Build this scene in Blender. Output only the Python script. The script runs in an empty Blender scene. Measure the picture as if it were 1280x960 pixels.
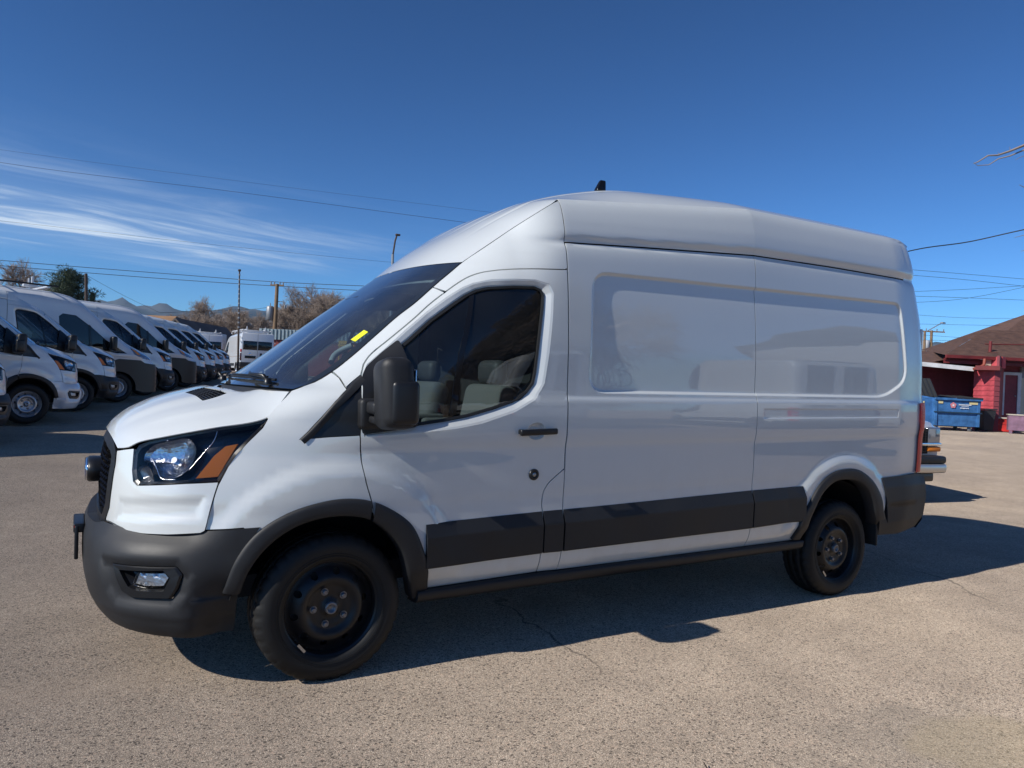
import bpy, bmesh, math, random
import numpy as np
from mathutils import Vector, Matrix, Euler
from mathutils.geometry import delaunay_2d_cdt
random.seed(7); RNG = np.random.default_rng(11)
S = bpy.context.scene
COL = S.collection
PI = math.pi

# ------------------------------------------------------------------ camera
CAM_P = Vector((-1.0813, -4.3984, 1.4490))
CAM_R = Vector((0.8606559, -0.50725367, 0.04432979)); CAM_U = Vector((-0.03780493, 0.0231623, 0.99901666)); CAM_F = Vector((0.50778155, 0.86148547, -0.00075808))
cd = bpy.data.cameras.new('camera'); cam = bpy.data.objects.new('camera', cd); COL.objects.link(cam)
cam.matrix_world = Matrix(((CAM_R.x, CAM_U.x, -CAM_F.x, CAM_P.x), (CAM_R.y, CAM_U.y, -CAM_F.y, CAM_P.y), (CAM_R.z, CAM_U.z, -CAM_F.z, CAM_P.z), (0, 0, 0, 1)))
cd.sensor_width = 36; cd.lens = 923.4/1280*36; cd.clip_end = 30000; cd.clip_start = .05
S.camera = cam
S.render.resolution_x = 1024; S.render.resolution_y = 768

# ------------------------------------------------------------------ light
SUN = Vector((-1.40, -.055, 1.0)).normalized()       # towards the sun
EL = math.asin(SUN.z)
sl = bpy.data.lights.new('sun', 'SUN'); sl.energy = 4.3; sl.angle = math.radians(.53); sl.color = (1, .955, .88)
so = bpy.data.objects.new('sun', sl); COL.objects.link(so); so.rotation_euler = SUN.to_track_quat('Z', 'Y').to_euler(); so.location = (0, 0, 30)
Wd = bpy.data.worlds.new('World'); S.world = Wd; Wd.use_nodes = True
def world():
    nt = Wd.node_tree; N, L = nt.nodes, nt.links; N.clear()
    out = N.new('ShaderNodeOutputWorld'); bg = N.new('ShaderNodeBackground'); bg.inputs[1].default_value = .092
    sky = N.new('ShaderNodeTexSky'); sky.sky_type = 'NISHITA'; sky.sun_disc = False
    sky.sun_elevation = EL; sky.sun_rotation = math.atan2(SUN.x, SUN.y)
    sky.altitude = 2200; sky.air_density = 1.0; sky.dust_density = .22; sky.ozone_density = 4.5
    # thin cirrus: streaky noise in the dome's own coordinates (plane at cloud height)
    tc = N.new('ShaderNodeTexCoord'); sx = N.new('ShaderNodeSeparateXYZ'); L.new(tc.outputs['Generated'], sx.inputs[0])
    def M(op, a, b=None, c=None):
        n = N.new('ShaderNodeMath'); n.operation = op
        for i, v in enumerate((a, b, c)):
            if v is None: continue
            if isinstance(v, (int, float)): n.inputs[i].default_value = v
            else: L.new(v, n.inputs[i])
        return n.outputs[0]
    zc = M('MAXIMUM', sx.outputs[2], .03)
    px = M('DIVIDE', sx.outputs[0], zc); py = M('DIVIDE', sx.outputs[1], zc)
    # streak axis
    ca, sa = math.cos(CL_ANG), math.sin(CL_ANG)
    al = M('ADD', M('MULTIPLY', px, ca), M('MULTIPLY', py, sa)); ac = M('SUBTRACT', M('MULTIPLY', py, ca), M('MULTIPLY', px, sa))
    cv = N.new('ShaderNodeCombineXYZ'); L.new(M('MULTIPLY', al, .55), cv.inputs[0]); L.new(M('MULTIPLY', ac, 1.7), cv.inputs[1])
    n1 = N.new('ShaderNodeTexNoise'); n1.inputs['Scale'].default_value = 1.1; n1.inputs['Detail'].default_value = 8; n1.inputs['Roughness'].default_value = .62; n1.inputs['Distortion'].default_value = .7
    L.new(cv.outputs[0], n1.inputs['Vector'])
    # one broad bank of cloud: gaussian across the streak axis
    dd = M('DIVIDE', M('SUBTRACT', ac, CL_C), CL_W)
    g = M('POWER', 2.718, M('MULTIPLY', M('MULTIPLY', dd, dd), -1.0))
    r = N.new('ShaderNodeMapRange'); r.inputs[1].default_value = .40; r.inputs[2].default_value = .74; r.interpolation_type = 'SMOOTHSTEP'; L.new(n1.outputs[0], r.inputs[0])
    am = N.new('ShaderNodeMapRange'); am.inputs[1].default_value = CL_A0; am.inputs[2].default_value = CL_A1; am.interpolation_type = 'SMOOTHSTEP'; L.new(al, am.inputs[0])
    fac = M('MULTIPLY', M('MULTIPLY', M('ADD', M('MULTIPLY', r.outputs[0], .85), .14), g), M('MULTIPLY', am.outputs[0], 1.2))
    mx = N.new('ShaderNodeMixRGB'); gm = N.new('ShaderNodeGamma'); gm.inputs[1].default_value = 1.40; L.new(sky.outputs[0], gm.inputs[0])
    cl = N.new('ShaderNodeVectorMath'); cl.operation = 'MINIMUM'; L.new(gm.outputs[0], cl.inputs[0]); cl.inputs[1].default_value = (30, 30, 30)
    tn = N.new('ShaderNodeVectorMath'); tn.operation = 'MULTIPLY'; L.new(cl.outputs[0], tn.inputs[0]); tn.inputs[1].default_value = SKY_MUL
    L.new(fac, mx.inputs[0]); L.new(tn.outputs[0], mx.inputs[1]); mx.inputs[2].default_value = (6.8, 8.0, 9.4, 1)
    L.new(mx.outputs[0], bg.inputs[0]); L.new(bg.outputs[0], out.inputs[0])
SKY_MUL = (.385, .535, .585); CL_ANG = math.radians(15); CL_C = 6.0; CL_W = 1.25; CL_A0 = 4.3; CL_A1 = 2.0
world()
S.view_settings.view_transform = 'Standard'; S.view_settings.look = 'None'; S.view_settings.gamma = 1; S.view_settings.exposure = 0.18
S.render.engine = 'CYCLES'
S.cycles.max_bounces = 8; S.cycles.transparent_max_bounces = 12

# ------------------------------------------------------------------ materials
MATS = {}
def mat(name, col, rough=.5, metal=0., spec=.5, coat=0., coat_r=.03, bump=None, var=None, emis=None, ior=1.5):
    """plain principled; bump=(scale, strength, dist) noise; var=(scale, amount) large-scale tone variation; both procedural"""
    m = bpy.data.materials.new(name); m.use_nodes = True; nt = m.node_tree; N, L = nt.nodes, nt.links
    b = N['Principled BSDF']; b.inputs['Base Color'].default_value = (*col, 1); b.inputs['Roughness'].default_value = rough; b.inputs['Metallic'].default_value = metal
    b.inputs['Specular IOR Level'].default_value = spec; b.inputs['Coat Weight'].default_value = coat; b.inputs['Coat Roughness'].default_value = coat_r; b.inputs['IOR'].default_value = ior
    tc = N.new('ShaderNodeTexCoord')
    if var:
        n = N.new('ShaderNodeTexNoise'); n.inputs['Scale'].default_value = var[0]; n.inputs['Detail'].default_value = 5; n.inputs['Roughness'].default_value = .6
        L.new(tc.outputs['Object'], n.inputs['Vector'])
        r = N.new('ShaderNodeMapRange'); r.inputs[1].default_value = .3; r.inputs[2].default_value = .7; r.inputs[3].default_value = 1 - var[1]; r.inputs[4].default_value = 1 + var[1]
        L.new(n.outputs[0], r.inputs[0])
        mu = N.new('ShaderNodeVectorMath'); mu.operation = 'SCALE'; mu.inputs[0].default_value = col; L.new(r.outputs[0], mu.inputs['Scale']); L.new(mu.outputs[0], b.inputs['Base Color'])
        r2 = N.new('ShaderNodeMapRange'); r2.inputs[1].default_value = .3; r2.inputs[2].default_value = .7; r2.inputs[3].default_value = max(0, rough*.85); r2.inputs[4].default_value = min(1, rough*1.15)
        L.new(n.outputs[0], r2.inputs[0]); L.new(r2.outputs[0], b.inputs['Roughness'])
    if bump:
        n = N.new('ShaderNodeTexNoise'); n.inputs['Scale'].default_value = bump[0]; n.inputs['Detail'].default_value = 3
        L.new(tc.outputs['Object'], n.inputs['Vector'])
        bp = N.new('ShaderNodeBump'); bp.inputs['Strength'].default_value = bump[1]; bp.inputs['Distance'].default_value = bump[2]
        L.new(n.outputs[0], bp.inputs['Height']); L.new(bp.outputs[0], b.inputs['Normal'])
    if emis: b.inputs['Emission Color'].default_value = (*emis, 1); b.inputs['Emission Strength'].default_value = 1
    MATS[name] = m; return m
def glassmat(name, tint, refl=1.0, rough=0., ior=1.5, bump=None, dust=0.):
    m = bpy.data.materials.new(name); m.use_nodes = True; nt = m.node_tree; N, L = nt.nodes, nt.links; N.clear()
    o = N.new('ShaderNodeOutputMaterial'); mx = N.new('ShaderNodeMixShader'); t = N.new('ShaderNodeBsdfTransparent'); t.inputs[0].default_value = (*tint, 1)
    g = N.new('ShaderNodeBsdfGlossy'); g.inputs['Roughness'].default_value = rough; fr = N.new('ShaderNodeFresnel'); fr.inputs[0].default_value = ior
    if refl != 1:
        k = N.new('ShaderNodeMath'); k.operation = 'MULTIPLY'; k.inputs[1].default_value = refl; L.new(fr.outputs[0], k.inputs[0]); L.new(k.outputs[0], mx.inputs[0])
    else: L.new(fr.outputs[0], mx.inputs[0])
    L.new(t.outputs[0], mx.inputs[1]); L.new(g.outputs[0], mx.inputs[2]); L.new(mx.outputs[0], o.inputs[0])
    if dust:
        m3 = N.new('ShaderNodeMixShader'); df = N.new('ShaderNodeBsdfDiffuse'); df.inputs[0].default_value = (.55, .58, .60, 1); tc = N.new('ShaderNodeTexCoord'); w = N.new('ShaderNodeTexNoise'); w.inputs['Scale'].default_value = 5; w.inputs['Detail'].default_value = 6; L.new(tc.outputs['Object'], w.inputs['Vector'])
        k2 = N.new('ShaderNodeMapRange'); k2.inputs[1].default_value = .3; k2.inputs[2].default_value = .7; k2.inputs[3].default_value = dust*.6; k2.inputs[4].default_value = dust*1.4; L.new(w.outputs[0], k2.inputs[0]); L.new(k2.outputs[0], m3.inputs[0])
        L.new(mx.outputs[0], m3.inputs[1]); L.new(df.outputs[0], m3.inputs[2]); L.new(m3.outputs[0], o.inputs[0])
    if bump:
        tc = N.new('ShaderNodeTexCoord'); w = N.new('ShaderNodeTexNoise'); w.inputs['Scale'].default_value = bump[0]; L.new(tc.outputs['Object'], w.inputs['Vector'])
        bp = N.new('ShaderNodeBump'); bp.inputs['Strength'].default_value = bump[1]; bp.inputs['Distance'].default_value = bump[2]; L.new(w.outputs[0], bp.inputs['Height']); L.new(bp.outputs[0], g.inputs['Normal'])
    MATS[name] = m; return m
def paintmat(name, col, dirt=.0):
    """clear-coated body paint with faint orange peel and road dust low on the body"""
    m = mat(name, col, rough=.42, spec=.5, coat=1., coat_r=.015); m.node_tree.nodes['Principled BSDF'].inputs['Coat IOR'].default_value = 1.7; nt = m.node_tree; N, L = nt.nodes, nt.links; b = N['Principled BSDF']
    tc = N.new('ShaderNodeTexCoord')
    n = N.new('ShaderNodeTexNoise'); n.inputs['Scale'].default_value = 3.2; n.inputs['Detail'].default_value = 2; L.new(tc.outputs['Object'], n.inputs['Vector'])
    bp = N.new('ShaderNodeBump'); bp.inputs['Strength'].default_value = .35; bp.inputs['Distance'].default_value = .0013; L.new(n.outputs[0], bp.inputs['Height'])
    L.new(bp.outputs[0], b.inputs['Coat Normal'])
    # dust: more towards the sill, in streaky patches
    sp = N.new('ShaderNodeSeparateXYZ'); L.new(tc.outputs['Object'], sp.inputs[0])
    mp = N.new('ShaderNodeMapping'); mp.inputs['Scale'].default_value = (2.2, 2.2, .9); L.new(tc.outputs['Object'], mp.inputs[0])
    d = N.new('ShaderNodeTexNoise'); d.inputs['Scale'].default_value = 4; d.inputs['Detail'].default_value = 8; d.inputs['Roughness'].default_value = .7; L.new(mp.outputs[0], d.inputs['Vector'])
    r = N.new('ShaderNodeMapRange'); r.inputs[1].default_value = .42; r.inputs[2].default_value = .75; L.new(d.outputs[0], r.inputs[0])
    h = N.new('ShaderNodeMapRange'); h.inputs[1].default_value = .35; h.inputs[2].default_value = 1.1; h.inputs[3].default_value = .26 + dirt; h.inputs[4].default_value = .03 + dirt; L.new(sp.outputs[2], h.inputs[0])
    mu = N.new('ShaderNodeMath'); mu.operation = 'MULTIPLY'; L.new(r.outputs[0], mu.inputs[0]); L.new(h.outputs[0], mu.inputs[1])
    mx = N.new('ShaderNodeMixRGB'); L.new(mu.outputs[0], mx.inputs[0]); mx.inputs[1].default_value = (*col, 1); mx.inputs[2].default_value = (.50, .45, .38, 1)
    L.new(mx.outputs[0], b.inputs['Base Color'])
    r3 = N.new('ShaderNodeMath'); r3.operation = 'MULTIPLY_ADD'; L.new(mu.outputs[0], r3.inputs[0]); r3.inputs[1].default_value = .10; r3.inputs[2].default_value = .008; L.new(r3.outputs[0], b.inputs['Coat Roughness'])
    return m
PAINT = paintmat('white_paint', (.67, .70, .695))
PAINT2 = paintmat('white_paint_plain', (.66, .675, .69), .03)
NEARBLK = mat('dark_gap', (.012, .012, .013), .8)  # even near-black for gap backing, hollows and undersides
PLAST = mat('textured_black_plastic', (.0175, .018, .020), .52, spec=.42, bump=(900, .5, .0006), var=(3.5, .22))
PLASTD = mat('smooth_black_plastic', (.011, .0115, .013), .36, spec=.5, var=(4, .15))
GLOSSB = mat('gloss_black_trim', (.008, .008, .009), .12, spec=.5)
RUBBER = mat('black_rubber_seal', (.012, .012, .012), .55)
TYRE = mat('tyre_rubber', (.0105, .0103, .0102), .62, spec=.4, bump=(160, .25, .001), var=(7, .3))
STEEL = mat('black_steel_wheel', (.006, .0065, .0085), .40, spec=.5, bump=(60, .15, .001), var=(14, .35))
METAL = mat('bare_metal', (.45, .45, .46), .35, metal=1.)
CHROME = mat('chrome', (.78, .78, .80), .10, metal=1.)
SILVER = mat('silver_wheel', (.42, .43, .45), .33, metal=.8)
LENS = glassmat('clear_lens', (.97, .97, .97), .8, .0, 1.45, bump=(9, .2, .004))
LAMPIN = mat('lamp_reflector', (.50, .52, .56), .16, metal=1., bump=(48, .6, .006))
LAMPBK = mat('lamp_housing_black', (.010, .011, .014), .22, spec=.6)
AMBERM = mat('amber_reflector', (1.0, .27, .02), .55, bump=(220, .5, .002))
REDM = mat('red_lens', (.70, .008, .012), .35, spec=.3)
WHITEM = mat('white_plastic', (.55, .56, .58), .3)
GLASS = glassmat('side_glass', (.50, .56, .57), 1.8, dust=.012)
GLASSW = glassmat('windscreen_glass', (.66, .80, .82), 2.7, dust=.03)
GLASSD = mat('dark_tinted_glass', (.006, .008, .010), .02, spec=.7)
FRIT = mat('black_frit', (.006, .006, .007), .35)
SEATM = mat('grey_seat_fabric', (.15, .15, .145), .9, bump=(300, .4, .002))
DASHM = mat('dashboard_plastic', (.055, .057, .062), .6, bump=(500, .4, .001))
CARDM = mat('pale_door_card', (.30, .31, .32), .6)
YELLOW = mat('yellow_sticker', (.82, .83, .02), .6)
BLUEM = mat('blue_emblem', (.015, .05, .22), .12, coat=1.)
NAVY = mat('dark_interior', (.02, .021, .023), .8)
# ---- body surface of the big van (body frame: x back, y to the far side, z up, metres) ----
def pchip(xs, ys, x):
    xs = np.asarray(xs, float); ys = np.asarray(ys, float); x = np.clip(np.asarray(x, float), xs[0], xs[-1])
    h = np.diff(xs); d = np.diff(ys) / h
    m = np.zeros(len(xs)); m[0] = d[0]; m[-1] = d[-1]
    for i in range(1, len(xs) - 1):
        if d[i-1] * d[i] > 0:
            w1 = 2*h[i] + h[i-1]; w2 = h[i] + 2*h[i-1]
            m[i] = (w1 + w2) / (w1/d[i-1] + w2/d[i])
    k = np.clip(np.searchsorted(xs, x, side='right') - 1, 0, len(xs) - 2)
    t = (x - xs[k]) / h[k]
    return ((2*t**3 - 3*t**2 + 1)*ys[k] + (t**3 - 2*t**2 + t)*h[k]*m[k]
            + (-2*t**3 + 3*t**2)*ys[k+1] + (t**3 - t**2)*h[k]*m[k+1])
def sstep(a, b, x):
    t = np.clip((np.asarray(x, float) - a) / (b - a), 0, 1); return t*t*(3 - 2*t)
ROW_Z_LOW = [.30, .36, .39, .45, .51, .60, .72, .80, .86, .97, 1.08, 1.12, 1.17, 1.26, 1.34, 1.375, 1.45, 1.6, 1.8, 1.95, 2.08]
ROW_W_LOW = [.93, .95, .967, .998, 1.012, 1.018, 1.015, 1.015, 1.020, 1.024, 1.026, 1.034, 1.040, 1.042, 1.040, 1.030, 1.029, 1.030, 1.021, 1.010, .996]
UP_X = [1.0, 1.29, 2.8, 4.5]
UP_Z = [[2.13, 2.17, 2.20, 2.22, 2.25, 2.32, 2.38, 2.42, 2.46, 2.490], [2.16, 2.205, 2.228, 2.245, 2.27, 2.34, 2.40, 2.44, 2.472, 2.490],
        [2.232, 2.295, 2.315, 2.335, 2.37, 2.43, 2.52, 2.585, 2.622, 2.640], [2.222, 2.290, 2.310, 2.330, 2.365, 2.43, 2.52, 2.585, 2.622, 2.640]]
UP_W = [[.983, .977, .972, .968, .962, .946, .929, .914, .893, .868], [.984, .971, .957, .955, .962, .949, .930, .912, .892, .872],
        [.986, .975, .962, .966, .981, .976, .957, .936, .912, .888], [.980, .969, .956, .960, .975, .968, .949, .928, .904, .880]]
def prof(x, z):
    x = np.asarray(x, float); z = np.asarray(z, float)
    out = np.zeros(np.broadcast(x, z).shape); x, z = np.broadcast_arrays(x, z)
    xc = np.clip(x, UP_X[0], UP_X[-1])
    vals = []
    for i in range(4):
        zs = ROW_Z_LOW + UP_Z[i]; ws = ROW_W_LOW + UP_W[i]; vals.append((zs, ws))
    k = np.clip(np.searchsorted(UP_X, xc, side='right') - 1, 0, 2)
    for seg in range(3):
        m = k == seg
        if not m.any(): continue
        t = (xc[m] - UP_X[seg]) / (UP_X[seg+1] - UP_X[seg]); zz = z[m]
        # warp upper z of both stations to a common row coordinate
        za, wa = np.array(vals[seg][0]), np.array(vals[seg][1]); zb, wb = np.array(vals[seg+1][0]), np.array(vals[seg+1][1])
        ra = np.arange(len(za), dtype=float)
        # solve row coordinate rho so that (1-t) z_a(rho) + t z_b(rho) = z
        rho = np.interp(zz, za*.5 + zb*.5, ra)
        for _ in range(12):
            f = (1 - t)*np.interp(rho, ra, za) + t*np.interp(rho, ra, zb) - zz
            g = (1 - t)*(np.interp(rho + .01, ra, za) - np.interp(rho, ra, za)) + t*(np.interp(rho + .01, ra, zb) - np.interp(rho, ra, zb))
            rho = np.clip(rho - np.clip(f / np.maximum(g, 1e-5) * .01, -1, 1), 0, len(za) - 1 - 1e-6)
        z_a = np.interp(rho, ra, za); z_b = np.interp(rho, ra, zb)
        out[m] = (1 - t)*pchip(za, wa, z_a) + t*pchip(zb, wb, z_b)
    return out
E_Z = [1.24, 1.30, 1.378, 1.412, 1.466, 1.545, 1.656, 1.77, 1.84, 1.96, 2.04, 2.09, 2.16, 2.23, 2.30, 2.36, 2.41, 2.45, 2.49]
E_X = [-.30, -.25, -.157, -.058, .032, .132, .256, .383, .472, .606, .700, .758, .85, .943, 1.034, 1.11, 1.176, 1.234, 1.30]
A_Z = [1.24, 1.38, 1.47, 1.66, 2.04, 2.09, 2.16, 2.30, 2.41, 2.49]
A_A = [.20, .235, .245, .255, .255, .25, .218, .155, .09, .0]
T_X = [-.7, -.5, -.3, -.1, .1, .3, .6, 1.0]
T_Z = [.60, .75, 1.0, 1.24, 1.37]
T_T = [[.19, .10, .045, .015, 0, 0, 0, 0], [.185, .105, .05, .02, .003, 0, 0, 0], [.235, .150, .08, .035, .013, .004, 0, 0], [.36, .24, .155, .09, .045, .022, .007, 0], [.45, .32, .22, .12, .06, .03, .01, 0]]
FA = (0.015, .345); RA = (3.755, .275)   # wheel arch centres (x, z)
def flare(x, z):
    o = 0
    for (cx, cz), s in ((FA, 1.), (RA, 1.)):
        d = np.hypot(x - cx, (z - cz)*.95)
        o = o + .020*(1 - sstep(.60, .685, d))*sstep(.42, .50, z)
    return o
def inpoly_sd(px, pz, poly):
    """signed distance to polygon (negative inside)"""
    P = np.asarray(poly, float); Q = np.roll(P, -1, 0)
    px = np.asarray(px, float)[..., None]; pz = np.asarray(pz, float)[..., None]
    ex, ez = Q[:, 0] - P[:, 0], Q[:, 1] - P[:, 1]
    wx, wz = px - P[:, 0], pz - P[:, 1]
    t = np.clip((wx*ex + wz*ez) / (ex*ex + ez*ez + 1e-12), 0, 1)
    d = np.sqrt(((wx - t*ex)**2 + (wz - t*ez)**2).min(-1))
    c = ((P[:, 1] > pz) != (Q[:, 1] > pz)) & (px < ex*(pz - P[:, 1]) / (ez + (ez == 0)*1e-12) + P[:, 0])
    return np.where(c.sum(-1) % 2 == 1, -d, d)
def roundpoly(pts, r, n=6):
    P = [np.array(p[:2], float) for p in pts]; out = []
    for i in range(len(P)):
        a, b, c = P[i-1], P[i], P[(i+1) % len(P)]
        rr = pts[i][2] if len(pts[i]) > 2 else r
        u = (a - b) / np.linalg.norm(a - b); v = (c - b) / np.linalg.norm(c - b)
        k = min(rr, .45*np.linalg.norm(a - b), .45*np.linalg.norm(c - b))
        for t in np.linspace(0, 1, n):
            out.append(tuple((1-t)**2*(b + u*k) + 2*t*(1-t)*b + t*t*(b + v*k)))
    return out
RECESS_A = roundpoly([(1.43, 1.385, .12), (1.455, 2.085, .12), (2.80, 2.105, .3), (4.42, 2.125, .09), (4.49, 1.52, .12), (4.20, 1.385, .12)], .1)
RECESS_C = [(2.86, 1.235), (2.86, 1.305), (4.36, 1.305), (4.36, 1.235)]
def W(x, z):
    x = np.asarray(x, float); z = np.asarray(z, float); x, z = np.broadcast_arrays(x, z)
    w = prof(x, z)
    # front plan taper
    tx = np.stack([pchip(T_X, r, x) for r in T_T])
    tz = np.array(T_Z); zc = np.clip(z, tz[0], tz[-1]); k = np.clip(np.searchsorted(tz, zc, side='right') - 1, 0, len(tz) - 2)
    mg = np.gradient(tx, tz, axis=0); h_ = tz[k+1] - tz[k]; q = (zc - tz[k])/h_; tk = lambda A, kk: np.take_along_axis(A, kk[None], 0)[0]
    t = (2*q**3 - 3*q**2 + 1)*tk(tx, k) + (q**3 - 2*q**2 + q)*h_*tk(mg, k) + (-2*q**3 + 3*q**2)*tk(tx, k+1) + (q**3 - q**2)*h_*tk(mg, k+1)
    s = np.maximum(x - pchip(E_Z, E_X, z), -.05)
    g = pchip(A_Z, A_A, z)*np.exp(-s/.20)*(1 - sstep(1.0, 1.32, x))
    b = sstep(1.20, 1.37, z)
    w = w - (t*(1 - b) + g*b)
    w = w + flare(x, z)*(1 - sstep(1.05, 1.15, z))
    for R_, dep in ((RECESS_A, .016), (RECESS_C, .0035)):
        P = np.array(R_); m = (x > P[:, 0].min() - .05) & (x < P[:, 0].max() + .05) & (z > P[:, 1].min() - .05) & (z < P[:, 1].max() + .05)
        if m.any():
            sd = np.full(x.shape, 1.); sd[m] = inpoly_sd(x[m], z[m], R_)
            w = w - dep*(1 - sstep(-.022 if dep > .01 else -.010, .0, sd))
    # rear corner
    w = w - .035*sstep(4.35, 4.75, x)
    return w
def side(u, v):
    """u=x v=z"""
    return np.stack([u + 0*v, -W(u, v), v + 0*u], -1)
# front wrap in cylindrical coordinates about (CX, 0): u = angle from +? (0 = nose, pi/2 = side)
CX = 0.1
NOSE = {.20: [(-.93, 0), (-.925, .2), (-.905, .38), (-.87, .52), (-.80, .65), (-.72, .75), (-.62, .83)],
        .72: [(-.945, 0), (-.942, .2), (-.93, .38), (-.90, .505), (-.845, .635), (-.765, .745), (-.66, .840)],
        1.0: [(-.94, 0), (-.935, .2), (-.915, .35), (-.885, .475), (-.83, .60), (-.75, .71), (-.64, .808)],
        1.12: [(-.905, 0), (-.90, .2), (-.885, .35), (-.86, .46), (-.81, .57), (-.73, .665), (-.63, .75)],
        1.25: [(-.80, 0), (-.80, .2), (-.785, .35), (-.76, .46), (-.71, .56), (-.65, .64), (-.57, .72)]}
BUMP = {.22: [(-.90, 0), (-.895, .2), (-.87, .40), (-.83, .55), (-.76, .68), (-.68, .77), (-.58, .84)],
        .30: [(-.965, 0), (-.96, .2), (-.94, .40), (-.90, .56), (-.82, .72), (-.72, .83), (-.60, .905)],
        .42: [(-1.005, 0), (-1.0, .2), (-.985, .40), (-.94, .575), (-.86, .725), (-.75, .84), (-.62, .918)],
        .56: [(-1.015, 0), (-1.01, .2), (-.995, .40), (-.95, .585), (-.865, .735), (-.75, .848), (-.62, .922)],
        .66: [(-1.01, 0), (-1.005, .2), (-.985, .40), (-.93, .57), (-.845, .715), (-.735, .825), (-.62, .90)],
        .73: [(-.98, 0), (-.975, .2), (-.955, .40), (-.905, .53), (-.83, .645), (-.73, .755), (-.62, .845)],
        .78: [(-.96, 0), (-.955, .2), (-.93, .40), (-.88, .53), (-.80, .64), (-.70, .75), (-.60, .83)]}
PHI = np.linspace(0, np.pi/2, 91)
def _rtab(tab, extra):
    zs = sorted(tab); R_ = []
    for z in zs:
        xs = np.array([-.46, -.38, -.30, -.2, -.1, 0, .1]); ws = W(xs, np.full(7, max(z, .31))) + extra
        pts = np.array(list(tab[z]) + list(zip(xs, ws)))
        # dense spline through the points by chord length
        s = np.r_[0, np.cumsum(np.hypot(*np.diff(pts, axis=0).T))]; ss = np.linspace(0, s[-1], 400)
        X = catmull(s, pts[:, 0], ss); Y = catmull(s, pts[:, 1], ss)
        ph = np.arctan2(Y, -(X - CX)); rr = np.hypot(X - CX, Y)
        o = np.argsort(ph); R_.append(np.interp(PHI, ph[o], rr[o]))
    return np.array(zs), np.array(R_)
def catmull(s, v, q):
    m = np.gradient(v, s); k = np.clip(np.searchsorted(s, q, side='right') - 1, 0, len(s) - 2)
    h = s[k+1] - s[k]; t = (q - s[k]) / h
    return ((2*t**3 - 3*t**2 + 1)*v[k] + (t**3 - 2*t**2 + t)*h*m[k] + (-2*t**3 + 3*t**2)*v[k+1] + (t**3 - t**2)*h*m[k+1])
_NT = _rtab(NOSE, 0); _BT = _rtab(BUMP, .012)
def _rad(tab, u, v):
    zs, T = tab; u = np.clip(np.asarray(u, float), 0, np.pi/2); v = np.asarray(v, float); u, v = np.broadcast_arrays(u, v)
    fu = u/(np.pi/2)*90; i = np.clip(fu.astype(int), 0, 89); a = fu - i
    cols = T[:, i]*(1 - a) + T[:, i+1]*a            # (nz, ...)
    vv = np.clip(v, zs[0], zs[-1]); k = np.clip(np.searchsorted(zs, vv, side='right') - 1, 0, len(zs) - 2)
    m = np.gradient(cols, zs, axis=0); h = zs[k+1] - zs[k]; t = (vv - zs[k])/h
    tk = lambda A, kk: np.take_along_axis(A, kk[None], 0)[0]
    return ((2*t**3 - 3*t**2 + 1)*tk(cols, k) + (t**3 - 2*t**2 + t)*h*tk(m, k) + (-2*t**3 + 3*t**2)*tk(cols, k+1) + (t**3 - t**2)*h*tk(m, k+1))
def nose(u, v):
    r = _rad(_NT, u, v); return np.stack([CX - r*np.cos(u), -r*np.sin(u), v + 0*u], -1)
def bump(u, v):
    r = _rad(_BT, u, v); return np.stack([CX - r*np.cos(u), -r*np.sin(u), v + 0*u], -1)
# top surfaces: centre curve C (x,z), edge curve E (x,y,z); u along 0..1, v 0 centre .. 1 near-side edge
def _cur(pts, par, u):
    pts = np.asarray(pts, float); par = np.asarray(par, float)
    return np.stack([pchip(par, pts[:, i], u) for i in range(pts.shape[1])], -1)
def mktop(Cp, cu, Ep, eu, p):
    def f(u, v):
        u = np.asarray(u, float); v = np.asarray(v, float); u, v = np.broadcast_arrays(u, v)
        c = _cur(Cp, cu, u); e = _cur(Ep, eu, u); b = np.abs(v)**p
        return np.stack([c[..., 0] + (e[..., 0] - c[..., 0])*np.abs(v)**2.2, -v*e[..., 1], c[..., 1] + (e[..., 2] - c[..., 1])*b], -1)
    return f
HOOD_C = [(-.915, 1.135), (-.895, 1.165), (-.84, 1.21), (-.74, 1.262), (-.62, 1.305), (-.5, 1.337), (-.36, 1.368)]
HOOD_E = [(-.885, .47, 1.078), (-.845, .56, 1.09), (-.80, .615, 1.118), (-.70, .70, 1.148), (-.52, .81, 1.192), (-.30, .886, 1.24), (-.165, .80, 1.372)]
HOOD_U = [0, .10, .22, .38, .58, .82, 1.0]
hood = mktop(HOOD_C, HOOD_U, HOOD_E, HOOD_U, 2.8)
WS_E = [(-.157, .795, 1.378), (-.058, .787, 1.412), (.032, .786, 1.466), (.132, .784, 1.545), (.256, .776, 1.656), (.383, .77, 1.77), (.472, .765, 1.84), (.606, .755, 1.96), (.700, .745, 2.04), (.758, .74, 2.09)]
_l = np.r_[0, np.cumsum(np.linalg.norm(np.diff(np.array(WS_E), axis=0), axis=1))]; WS_U = list(_l/_l[-1])
WS_C = [(-.34, 1.383), (-.04, 1.605), (.19, 1.78), (.38, 1.92), (.63, 2.10)]
WS_CU = [0, .31, .54, .735, 1.0]
screen = mktop(WS_C, WS_CU, WS_E, WS_U, 3.0)
_cz = [2.09, 2.16, 2.23, 2.30, 2.36, 2.41, 2.45, 2.49]; _cx = [.758, .85, .943, 1.034, 1.11, 1.176, 1.234, 1.30]
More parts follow.
